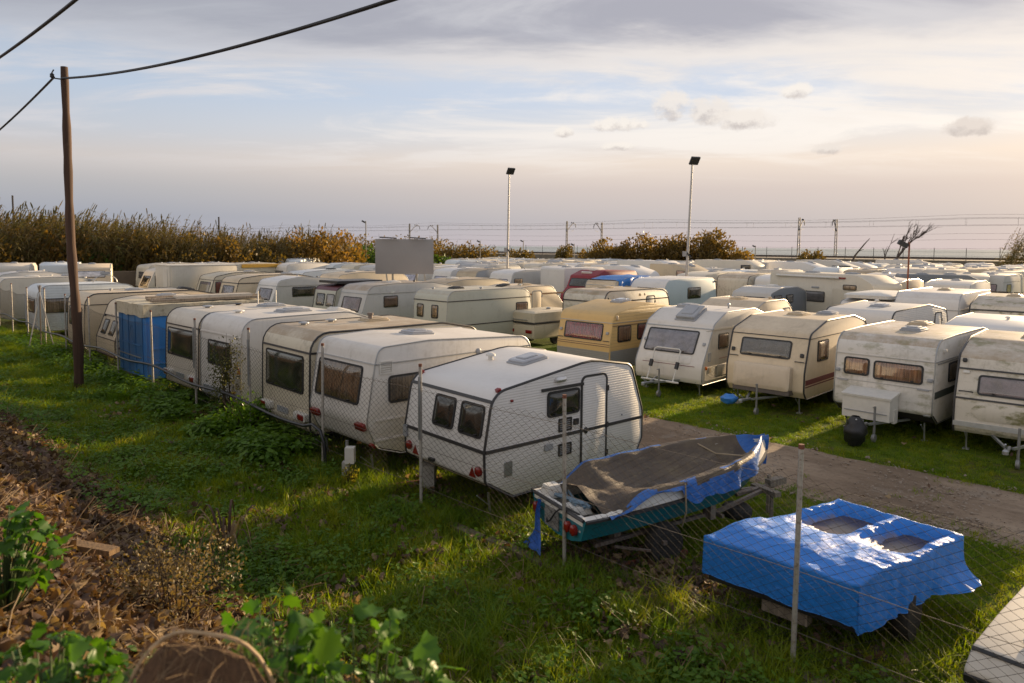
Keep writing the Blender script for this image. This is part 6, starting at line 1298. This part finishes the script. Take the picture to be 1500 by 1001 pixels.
def spread(n, t0, t1, s0, s1, dens=None):
    s_ = RNG.uniform(s0, s1, n*3); t_ = RNG.uniform(t0, t1, n*3); X_ = (t_-s_)*.70711; Y_ = (t_+s_)*.70711
    ok = (Y_ > 1.2) & (np.abs(X_/np.maximum(Y_, .1)) < .80)
    if dens: ok &= RNG.uniform(size=n*3) < dens(X_, Y_, s_, t_)
    P = np.c_[X_, Y_][ok][:n]; return P
def put(name, P, protos_, s0, s1, tilt=.25, z=0.0, spow=1.0, kind='stuff'):
    k = len(P); Zc = GZ(P)+z; rot = np.c_[RNG.normal(0, tilt, k), RNG.normal(0, tilt, k), RNG.uniform(0, 6.283, k)]
    return scatter(name, np.c_[P, Zc], rot, s0+(s1-s0)*RNG.uniform(size=k)**spow, protos_, kind)
def clump(X_, Y_, f=.6, o=0.0): return np.array([mnoise.noise((x*f, y*f, o)) for x, y in zip(X_, Y_)])
fall = lambda Y_, d0: np.clip((d0/np.maximum(Y_, 1))**1.1, .05, 1)
tufts = [blades(26, .13, .04, .13, .0050, .75), blades(22, .11, .03, .10, .0055, .9), blades(30, .15, .05, .18, .0050, .8), blades(16, .12, .03, .08, .007, 1.0)]
tall = [blades(34, .13, .18, .46, .0050, .9, 5), blades(28, .10, .15, .38, .0055, 1.1, 5), blades(22, .15, .12, .30, .006, .7, 4)]
put('grass', spread(46000, 3.2, 9.5, -2, 45, lambda X_, Y_, s_, t_: fall(Y_, 19)*np.clip(.72+1.1*clump(X_, Y_, .9), .10, 1)*np.clip((t_-3.0)/1.3, .15, 1)*np.where(t_ > 7.3, .45, 1)), tufts, .6, 1.5, .2)
put('tall_grass', spread(1900, 3.4, 8.0, 0, 42, lambda X_, Y_, s_, t_: fall(Y_, 12)*np.clip(clump(X_, Y_, .7, 5)*3-.2, 0, 1)), tall, .6, 1.25, .2)
put('tall_grass_edge', np.r_[spread(260, 6.3, 7.1, 1.0, 12, lambda X_, Y_, s_, t_: np.clip(clump(X_, Y_, 1.1, 2)*2.2+.3, 0, 1)), spread(160, 4.2, 5.4, 2.0, 6)], tall, .7, 1.2, .2)
put('verge_grass', np.r_[spread(16000, 9.0, 11.9, -1, 30, lambda X_, Y_, s_, t_: fall(Y_, 13)*np.clip(.7+clump(X_, Y_, .8, 9), .15, 1)), spread(14000, 14.8, 19.5, -1, 45, lambda X_, Y_, s_, t_: fall(Y_, 18)*np.clip(.75+clump(X_, Y_, .8, 9), .2, 1))], tufts, .35, .8, .2)
# leafy weeds in the strip
wv = []
for sh, n_ in (('oval', 12), ('lobed', 9), ('oval', 16)):
    pos = []; dr_ = []; sz = []
    for i in range(n_):
        a = RNG.uniform(0, 6.28); h = RNG.uniform(.01, .14); r_ = RNG.uniform(.02, .10); pos.append((r_*math.cos(a), r_*math.sin(a), h)); dr_.append((math.cos(a), math.sin(a), RNG.uniform(-.2, .5))); sz.append(RNG.uniform(.03, .062))
    Vl, Fl = leaf_geo(sh); VV = []; FF = []
    for p_, d_, s_ in zip(pos, dr_, sz):
        d_ = Vector(d_).normalized(); sd_v = d_.cross(Vector((0, 0, 1))).normalized(); nn_ = sd_v.cross(d_); b = len(VV)
        VV += [tuple(Vector(p_)+s_*(d_*v[0]+sd_v*v[1]+nn_*v[2])) for v in Vl]; FF += [tuple(b+i for i in f) for f in Fl]
    me = bpy.data.meshes.new('weed'); me.from_pydata(VV, [], FF); me.materials.append(WEED); wv.append(me)
put('leafy_weeds', spread(9500, 3.4, 7.2, -1, 42, lambda X_, Y_, s_, t_: fall(Y_, 22)*np.clip(clump(X_, Y_, .75, 12)*2.8+.12, .04, 1)), wv, .6, 1.7, .3)
# dense low growth at the fence foot
put('fence_weeds', np.r_[spread(900, 6.0, 7.3, 12.5, 20, lambda X_, Y_, s_, t_: np.clip(clump(X_, Y_, .9, 4)*2+.55, 0, 1)), spread(500, 6.0, 7.4, 20, 36)], wv, 1.3, 3.0, .3, .08)
# dead leaves, straw and twigs
dl = [leafmesh('plane', DEAD, .3, .5, .15), leafmesh('oval', DEAD, .6, .2, .2), leafmesh('plane', DEAD, -.4, -.4, .2), leafmesh('oval', DEAD, .2, -.6, .1), leafmesh('plane', STRAW, .5, .3, .2)]
put('leaf_litter', spread(48000, -1.2, 4.6, .0, 32, lambda X_, Y_, s_, t_: fall(Y_, 9)*np.clip(1-(t_-3.2)/1.2, .03, 1)*np.clip(.8+.8*clump(X_, Y_, .8, 3), .15, 1)), dl, .045, .14, .8, .03)
put('fallen_leaves', np.r_[spread(2400, 4.2, 8.5, 1, 20, lambda X_, Y_, s_, t_: np.clip(clump(X_, Y_, 1.0, 6)*1.5+.25, .02, 1)), spread(900, 6.8, 8.2, 3.6, 6.4), spread(260, 5.9, 6.9, 1.2, 6.2), spread(60, 10, 20, 2, 20)], dl, .05, .13, .5, .085)
st_m = []
for q in range(4):
    mb = MB()
    for i in range(5): a = RNG.uniform(0, 6.28); l = RNG.uniform(.1, .4); c_ = Vector((RNG.uniform(-.1, .1), RNG.uniform(-.1, .1), RNG.uniform(0, .06))); d_ = Vector((math.cos(a), math.sin(a), RNG.uniform(-.15, .5)))*l; mb.tube([c_, c_+d_*.5+Vector((0, 0, .02)), c_+d_], RNG.uniform(.0015, .005), 4)
    st_m.append(mb.mesh('twigs', STRAW, None))
put('twigs_and_straw', np.r_[spread(1100, -1, 4.4, .5, 26, lambda X_, Y_, s_, t_: fall(Y_, 8)), spread(160, 4.6, 6.4, 2, 7)], st_m, .5, 1.2, .3, .03)

rk = []
for q in range(4):
    bm = bmesh.new(); bmesh.ops.create_icosphere(bm, subdivisions=1, radius=1)
    for v in bm.verts: v.co = Vector((v.co.x*1.2, v.co.y, v.co.z*.6))*(1+.25*mnoise.noise(v.co*1.7+Vector((q*9, 0, 0))))
    me = bpy.data.meshes.new('stone'); bm.to_mesh(me); bm.free(); me.materials.append(simple('track_stone', (.26, .21, .165), .95, 0, .5, 2)); rk.append(me)
put('gravel', spread(5200, 11.7, 15.1, 0, 22, lambda X_, Y_, s_, t_: fall(Y_, 12)*np.clip(clump(X_, Y_, .8, 31)*1.6+.45, .05, 1)), rk, .006, .030, .4, .045, 2.2)
put('track_grass', np.r_[spread(500, 11.6, 12.2, 0, 20), spread(600, 14.6, 15.2, 0, 24), spread(160, 12.2, 14.6, 0, 20, lambda X_, Y_, s_, t_: np.clip(clump(X_, Y_, .7, 44)*3-.3, 0, 1))], tufts, .4, .9, .2, .03)

# ---- bushes, each a thing
def bush(name, label, cat, x, y, rx, ry, h, n, leaf, shape, mat_, stems=7, z0=None, lean=(0, 0), updraft=.4, hollow=.35, lump=.5, stem_r=.018, stem_mat=None):
    zg = ground_z(x, y) if z0 is None else z0; root = thing(name, label, cat, (x, y, zg)); seed = hash(label) % 97 if False else sum(map(ord, label)) % 97
    mb = MB()
    for i in range(stems):
        a = 6.283*i/stems+RNG.uniform(-.3, .3); r_ = RNG.uniform(.2, .8); mb.tube([(.1*math.cos(a)*rx, .1*math.sin(a)*ry, -.05), (r_*.5*rx*math.cos(a)+lean[0]*.3, r_*.5*ry*math.sin(a), h*.5), (r_*rx*math.cos(a)+lean[0], r_*ry*math.sin(a)+lean[1], h*RNG.uniform(.75, .98))], [stem_r, stem_r*.7, stem_r*.25], 5)
    mb.build('stems', stem_mat or simple('bush_bark', (.07, .05, .032), .85), root, 60)
    m = n*4; a = RNG.uniform(0, 6.283, m); c_ = RNG.uniform(-1, 1, m); r_ = (hollow+(1-hollow)*RNG.uniform(size=m)**.6); rr_ = np.sqrt(1-c_*c_*.8)*r_
    P = np.c_[rr_*np.cos(a), rr_*np.sin(a), .5+.5*c_*r_]
    f = np.array([mnoise.noise((p[0]*1.9+seed, p[1]*1.9, p[2]*2.4)) for p in P]); g = np.array([mnoise.noise((p[0]*.9+seed, p[1]*.9, 5)) for p in P])
    ok = (f > -.12-.2*lump+.25*lump*(np.abs(c_))) & (P[:, 2] < .80+.55*g+.1); P = P[ok][:n]
    pos = np.c_[P[:, 0]*rx+lean[0]*P[:, 2], P[:, 1]*ry+lean[1]*P[:, 2], P[:, 2]*h]; d_ = RNG.normal(size=(len(P), 3))+np.c_[P[:, :2]*.8, np.full(len(P), updraft)]+np.array([lean[0], lean[1], 0])*.25
    leaf_cloud('foliage', pos, d_, RNG.uniform(.6, 1.3, len(P))*leaf, shape, mat_, root); return root
HEDGE = leafmat('hedge_leaf', [(.025, .065, .008), (.055, .12, .014), (.11, .17, .025)], .35)
SCRUB = leafmat('scrub_leaf', [(.075, .062, .018), (.13, .095, .026), (.21, .135, .038)], .4)
TAM = leafmat('thicket_leaf', [(.085, .07, .022), (.16, .11, .03), (.27, .155, .04)], .45)
bush('sapling', 'slender grey-green sapling growing through the fence', 'sapling', -6.55, 16.3, .42, .42, 2.25, 1500, .055, 'oval', OLIVE, 9, updraft=.8, hollow=0.0, lump=1.2, stem_r=.012)
bush('nettle_clump', 'dark leafy clump at the fence foot beside the sapling', 'plant', -5.75, 15.4, .7, .6, .95, 900, .085, 'oval', WEED, 8, hollow=.1)
bush('yellow_weed', 'bright yellow-green weed at the fence corner by the see-through caravan', 'plant', -2.75, 12.05, .16, .16, .42, 130, .06, 'oval', leafmat('yellow_weed_leaf', [(.16, .16, .02), (.26, .24, .03)], .5), 5, hollow=0)
bush('dry_scrub', 'pale dry spiny shrub on the litter bank', 'shrub', -3.05, 6.3, .62, .55, .85, 1900, .034, 'oval', leafmat('dry_scrub_leaf', [(.14, .10, .045), (.24, .18, .09), (.34, .28, .15)], .35), 16, hollow=0, lump=.9, stem_r=.006)
bush('dry_scrub', 'smaller pale seedling shrub behind the dry spiny one', 'shrub', -3.15, 7.5, .3, .3, .75, 420, .04, 'oval', OLIVE, 8, hollow=0, lump=.9, stem_r=.006)
# big-leaved mallow, leaves one by one
stem_green = simple('green_stem', (.06, .09, .03), .6)
big = [leafmesh('lobed', BROAD, .22, .35, .05), leafmesh('lobed', BROAD, .1, .6, .08), leafmesh('lobed', BROAD, .35, .15, .05)]
def mallow(label, x, y, rx, ry, h, n, s0, s1, group=None):
    zg = ground_z(x, y); root = thing('mallow_plant', label, 'plant', (x, y, zg)); ends = []
    mb = MB()
    for i in range(n):
        a = RNG.uniform(0, 6.283); r_ = math.sqrt(RNG.uniform()); z = h*(1-.55*r_*r_)*RNG.uniform(.55, 1.0)**.7; e = Vector((r_*rx*math.cos(a), r_*ry*math.sin(a), z)); ends.append((e, a))
        if i % 2 == 0: mb.tube([(e.x*.15, e.y*.15, 0), (e.x*.6, e.y*.6, z*.6), e], [.008, .006, .003], 4)
    mb.build('stems', stem_green, root, 60)
    for i, (e, a) in enumerate(ends):
        o = link('leaf', big[i % 3], root, e); s_ = s0*.6+(s1*1.1-s0*.6)*RNG.uniform()**1.5; o.scale = (s_, s_*RNG.uniform(.7, 1.15), s_*RNG.uniform(.3, 1.8)); o.rotation_euler = (RNG.normal(0, .6), RNG.normal(.15, .55), a+RNG.normal(0, .7))
mallow('big-leaved green mallow in the bottom centre foreground', -.60, 2.75, .60, .45, 1.50, 300, .05, .125)
mallow('broad green mallow left of the centre foreground one', -1.05, 3.05, .40, .40, 1.25, 300, .055, .12)
mallow('dense green mallow beside the fibrous sheath', -.86, 2.55, .34, .30, 1.30, 280, .05, .115)
mallow('small-leaved green mallow at the right end of the foreground greenery', -.17, 2.85, .30, .28, 1.32, 160, .045, .09)
mallow('green mallow in the bottom left corner', -1.85, 2.75, .36, .3, .70, 200, .045, .10)
mallow('blurred mallow at the left frame edge above the litter', -3.25, 4.45, .32, .4, .72, 200, .055, .11)
for i, (x, y, h) in enumerate(((-.95, 3.3, .9), (-2.2, 4.2, .3), (-1.3, 4.6, .28))): put(f'low_mallow_leaves' if i == 0 else 'low_mallow_leaves', np.c_[RNG.normal(x, .25, 60), RNG.normal(y, .22, 60)], big, .04, .09, .5, h*.35)
# bundle of dry fibre with a pale bent rim
fb = thing('fibre_bundle', 'brown fibrous palm sheath with a pale bent rim in the bottom foreground', 'palm sheath', (-1.10, 2.32, ground_z(-1.12, 2.32)-.09))
V = []; F = []; n_ = 26
for i in range(n_+1):
    for j in range(n_+1):
        u, v = i/n_*2-1, j/n_*2-1; V.append((u*.42, v*.30, 1.00*(1-abs(u)**3.2)*(1-.85*max(0, .45-v)**1.3-.7*max(0, v-.45))+.03*mnoise.noise((u*4, v*14, 0))))
for i in range(n_):
    for j in range(n_): a = i*(n_+1)+j; F.append((a, a+n_+1, a+n_+2, a+1))
link('sheath', npmesh('sheath', np.array(V), np.array(F), wood('fibre', (.12, .065, .032), 2.5, .95), None, True), fb)
mb = MB(); mb.tube([(u*.43, .135-.01*math.sin(u*9), 1.02*(1-abs(u)**3.2)+.01) for u in np.linspace(-.98, .98, 24)], .008, 6); mb.build('rim', simple('pale_rim', (.36, .25, .14), .7, 0, .4, 20), fb, 60)
mb = MB()
for i in range(1100):
    u, v = RNG.uniform(-.9, .9), RNG.uniform(-1, .6); z = 1.00*(1-abs(u)**3.2)*(1-.85*max(0, .45-v)**1.3-.7*max(0, v-.45)); c_ = Vector((u*.42, v*.30, z)); d_ = Vector((RNG.normal(0, .04), RNG.normal(0, .05), RNG.normal(0, .04)))
    mb.tube([c_, c_+d_+Vector((0, -.01, .02)), c_+d_*2.0], .0012, 3)
tag(mb.build('fibres', STRAW, fb, None), kind='stuff')
pk = MB(); pk.box((0, 0, 0), (.62, .12, .05), 0, Matrix.Rotation(R(-18), 3, 'Z')); tag(pk.build('plank', wood('weathered_plank', (.26, .16, .075)), None, 30, Vector((-4.05, 6.7, ground_z(-4.05, 6.7)+.2))), 'short weathered plank lying on the dead leaves of the bank', 'plank')
for i, (x, y, l, a) in enumerate(((-1.75, 3.2, .9, .3), (-1.1, 3.5, .6, -.4))):
    mb = MB(); z = ground_z(x, y)+.35; mb.tube([(-l/2*math.cos(a), -l/2*math.sin(a), -.05), (0, 0, .04), (l/2*math.cos(a), l/2*math.sin(a), 0)], [.012, .016, .008], 6); tag(mb.build('dead_branch', wood('dead_branch', (.24, .16, .09)), None, 60, Vector((x, y, z))), ('long bleached dead branch lying on the litter', 'short dead branch near the fibrous sheath')[i], 'branch')
# arching dead leaves
dp = thing('dead_leaf_tuft', 'tuft of arching dried brown leaves at the edge of the litter bank', 'plant', (-3.7, 9.1, ground_z(-3.7, 9.1)))
for i in range(26):
    a = RNG.uniform(0, 6.283); l = RNG.uniform(.45, .8); V = []; F = []; w = RNG.uniform(.018, .035); tw = RNG.uniform(-1.2, 1.2)
    for k in range(10):
        u = k/9; r_ = l*.85*(u**.8)*.75; z = l*(1.0*math.sin(u*2.6)*.95+.02); d_ = Vector((math.cos(a), math.sin(a), 0)); s_ = Vector((-math.sin(a), math.cos(a), .6*math.sin(tw*u*2))).normalized(); c_ = d_*r_+Vector((0, 0, max(z, .02)))
        V += [tuple(c_-s_*w*(1-u*.8)), tuple(c_+s_*w*(1-u*.8))]
    for k in range(9): F.append((2*k, 2*k+1, 2*k+3, 2*k+2))
    me = bpy.data.meshes.new('leaf'); me.from_pydata(V, [], F); me.materials.append(STRAW if i % 3 else DEAD); me.polygons.foreach_set('use_smooth', [True]*len(F)); link('leaf', me, dp)
put('bank_weeds', np.r_[spread(420, 2.6, 4.6, 6, 30, lambda X_, Y_, s_, t_: np.clip(clump(X_, Y_, .8, 7)*2.5+.25, 0, 1)), spread(160, 3.0, 4.4, 16, 32)], wv, .9, 2.0, .3, .04)

# ---- canes on the left, far thickets
canes = []
for q in range(5):
    V = []; F = []; mi = []; H_ = RNG.uniform(4.6, 5.8); bend = RNG.uniform(.3, 1.1)
    def strip_(pts, w, m_):
        b = len(V)
        for (c_, s_, ww) in pts: V.append(tuple(c_-s_*ww*w)); V.append(tuple(c_+s_*ww*w))
        for k in range(len(pts)-1): F.append((b+2*k, b+2*k+1, b+2*k+3, b+2*k+2)); mi.append(m_)
    ax_ = lambda u: Vector((bend*u*u, .15*bend*math.sin(u*3), H_*u))
    strip_([(ax_(u), Vector((0, 1, 0)), 1) for u in np.linspace(0, 1, 6)], .016, 1); strip_([(ax_(u), Vector((1, 0, 0)), 1) for u in np.linspace(0, 1, 6)], .016, 1)
    for i in range(20):
        u = RNG.uniform(.25, 1.0); a = RNG.uniform(0, 6.283); l = RNG.uniform(.5, 1.0); c0 = ax_(u); d_ = Vector((math.cos(a)+.5, math.sin(a), 0)).normalized(); s_ = Vector((-d_.y, d_.x, .3)).normalized()
        strip_([(c0+d_*l*v*.8+Vector((0, 0, l*(.7*v-.95*v*v))), s_, 1-v*.9+.05) for v in (0, .35, .7, 1)], .045, 0)
    c0 = ax_(1)
    for i in range(5): a = RNG.uniform(-.5, .5); strip_([(c0+Vector((.25*v, .12*a*v, .55*v)), Vector((.5, .8, 0)), (.4, 1, .7, .1)[int(v*3+.01)]) for v in (0, 1/3, 2/3, 1)], .05, 0)
    me = bpy.data.meshes.new('cane'); me.from_pydata(V, [], F); me.materials.append(REED); me.materials.append(REEDS_); me.polygons.foreach_set('material_index', mi); canes.append(me)
P = []; Sg = []; top_at = lambda k: np.interp(k, [-.72, -.60, -.5, -.43, -.38, -.33, -.29, -.25, -.22], [6.1, 6.2, 6.0, 5.7, 5.4, 5.1, 5.4, 5.0, 4.4])
for i in range(7200):
    k = RNG.uniform(-.86, -.235); f0 = np.interp(k, [-.86, -.6, -.45, -.33, -.235], [52, 62, 66, 74, 88]); y = f0+RNG.uniform(0, 1)**1.4*16; x = k*y
    h = top_at(k)*(1.0+.20*mnoise.noise((x*.10, 1.5, 0))+.22*mnoise.noise((x*.33, y*.2, 3)))
    P.append((x, y, RNG.uniform(0, .9))); Sg.append(max(.35, (h-P[-1][2])/5.3*RNG.uniform(.45, 1.07)))
k = len(P); scatter('cane_thicket', np.array(P), np.c_[RNG.normal(0, .16, k), RNG.normal(.16, .18, k), RNG.uniform(0, 6.28, k)*.35], np.array(Sg), canes)
P = []
for i in range(140): k_ = RNG.uniform(.672, .745); y = RNG.uniform(104, 112); P.append((k_*y, y, 0))
k = len(P); scatter('cane_clump', np.array(P), np.c_[RNG.normal(0, .08, k), RNG.normal(.30, .12, k), RNG.normal(0, .4, k)], RNG.uniform(.7, 1.5, k), canes)
wl = thing('retaining_wall', 'low brown retaining wall below the canes at the left', 'wall', (-34.5, 58.5, 0), R(30)); mb = MB(); mb.box((0, 0, .9), (26, .4, 1.9)); mb.build('wall', simple('brown_wall', (.11, .085, .065), .9, 0, .5, 1.0, .3), wl)
def thicket(lab, k, y, w, h, n, mat_, leaf=.5, name='shrub', lean=.6, d=4.0, shape='oval', z0=0.0, up=1.1):
    bush(name, lab, 'shrub', k*y, y, w, d, h, n, leaf, shape, mat_, 9, z0, (lean, 0), up, .15, .7, .06)
for lab, k, y, w, h, n, m in (('golden-brown shrub at the right end of the cane thicket', -.272, 80, 4.5, 6.0, 2600, TAM), ('rusty shrub at the tip of the cane thicket', -.248, 84, 3.6, 4.6, 1700, TAM)): thicket(lab, k, y, w, h, n, m, .42)
for lab, k, y, w, h in (('dense green hedge shrub nearest the cane thicket', -.262, 100, 5.5, 4.2), ('dense green hedge shrub in the middle of the hedge', -.225, 102, 5.0, 4.0), ('dense green hedge shrub left of the blank board', -.195, 104, 4.6, 4.3), ('green bush just right of the blank board', -.105, 112, 2.6, 2.6)): thicket(lab, k, y, w, h, 1900, HEDGE, .45, lean=.1, up=.3)
for lab, k, y, w, h in (('brown scrub behind the green hedge, left', -.235, 125, 6, 6.2), ('brown scrub behind the green hedge, right', -.18, 128, 7, 6.4), ('brown scrub behind the blank board', -.13, 130, 6, 5.8), ('brown scrub right of the blank board', -.085, 122, 5.5, 5.2), ('dull brown scrub farther right of the blank board', -.055, 124, 4.5, 4.6), ('small green-brown bush by the shorter floodlight post', .006, 126, 2.8, 3.9), ('round dark bush on the railway wall', .07, 150, 1.8, 4.6), ('dark bush against the wall beside the right masts', .412, 118, 1.6, 4.0)): thicket(lab, k, y, w, h, 1300, SCRUB, .42)
for lab, k, y, w, h, n in (('tall bronze thicket right of centre, left third', .145, 104, 5.4, 5.4, 3000), ('tall bronze thicket right of centre, middle part', .200, 102, 6.0, 6.2, 3800), ('tall bronze thicket right of centre, highest right part', .252, 100, 5.4, 6.8, 4200), ('low bronze tail at the right end of the thicket', .298, 101, 3.2, 4.4, 1500), ('small grey-brown thicket left of the bronze one', .115, 108, 3.2, 4.8, 1300)): thicket(lab, k, y, w, h, n, TAM, .42, 'thicket', 1.0, 3.5, 'strip' if False else 'oval', 0, 1.4)
for lab, k, y, w, h in (('low green shrubs along the wall between the masts, left', .035, 120, 5, 2.0), ('low green shrubs along the wall between the masts, right', .1, 122, 5, 2.1), ('low green bush line under the bare tree, left', .595, 104, 3.0, 1.9), ('low green bush line under the bare tree, right', .64, 104, 2.6, 1.8)): thicket(lab, k, y, w, h, 700, HEDGE, .35, lean=0)
for lab, k, w, h, m in (('olive shrub among the canes at the left frame edge', -.76, 5, 5.0, SCRUB), ('golden shrub among the canes left of the wooden pole', -.655, 5, 5.6, TAM), ('dark green shrub at the foot of the canes by the wooden pole', -.60, 4, 3.4, HEDGE), ('golden brown shrub right of the wooden pole', -.53, 5.5, 5.2, TAM), ('olive shrub in the middle of the canes', -.475, 5, 4.4, SCRUB), ('orange brown shrub right of the middle of the canes', -.425, 5.5, 5.2, TAM), ('dull olive shrub below the dark pole in the canes', -.375, 5, 4.2, SCRUB), ('rusty orange shrub before the right part of the canes', -.325, 5.5, 5.0, TAM)):
    y_ = float(np.interp(k, [-.86, -.6, -.45, -.33, -.235], [52, 62, 66, 74, 88]))+1.5; thicket(lab, k, y_, w*.8, h, 1900, m, .36, lean=.5, d=2.2)
# bare wind-bent tree
bt_ = thing('bare_tree', 'bare wind-bent tree before the sea at the right', 'tree', (.525*112, 112, .5)); mt = MB(); mbr = MB()
def branch(p, d, l, r, depth, mb):
    pts = [p]; q = p.copy(); dd = d.copy()
    for i in range(4): dd = (dd+Vector((.07, RNG.normal(0, .12), RNG.normal(.05, .10)))).normalized(); q = q+dd*l/4; pts.append(q.copy())
    mb.tube(pts, [r*(1-.5*i/4) for i in range(5)], 4 if depth else 6)
    if depth < 5:
        for i in range(3 if depth < 3 else 3):
            b = pts[RNG.integers(2, 5)]; nd = (dd+Vector((RNG.normal(.10, .32), RNG.normal(0, .4), RNG.normal(.28, .32)))).normalized(); branch(b, nd, l*RNG.uniform(.6, .82), max(.022, r*.55), depth+1, mbr)
branch(Vector((0, 0, 0)), Vector((.5, 0, .85)), 3.4, .30, 0, mt); branch(Vector((-.6, 0, 0)), Vector((-.1, 0, 1)), 2.6, .14, 3, mt)
BARK = simple('grey_bark', (.075, .055, .045), .9); mt.build('trunk', BARK, bt_, 60); mbr.build('branches', BARK, bt_, None)
dp2 = thing('dead_tree', 'short leaning dead tree left of the bare one', 'tree', (.468*112, 112, .5)); mb = MB(); mb.tube([(0, 0, 0), (1.0, 0, 2.6), (2.4, 0, 4.4), (3.2, 0, 5.3)], [.2, .15, .1, .04], 6); mb.tube([(1.6, 0, 3.3), (2.3, 0, 3.6)], .05, 4); mb.build('trunk', BARK, dp2, 60)
bf = thing('board_fence', 'dark rough board fence at the right behind the stained caravan', 'fence', (26.2, 37.2, 0), R(-25))
bme = MB(); bme.box((0, 0, 1.0), (.24, .04, 2.0)); bmm = bme.mesh('board', wood('dark_board', (.09, .07, .055)))
for i in range(34): o = link('board', bmm, bf, Vector((-4.2+i*.25, .01*(i % 2), RNG.uniform(-.05, .05)))); o.rotation_euler = (0, RNG.normal(0, .012), 0)

# ------------------------------------------------------------------ a little sea air
HAZE = 0.0
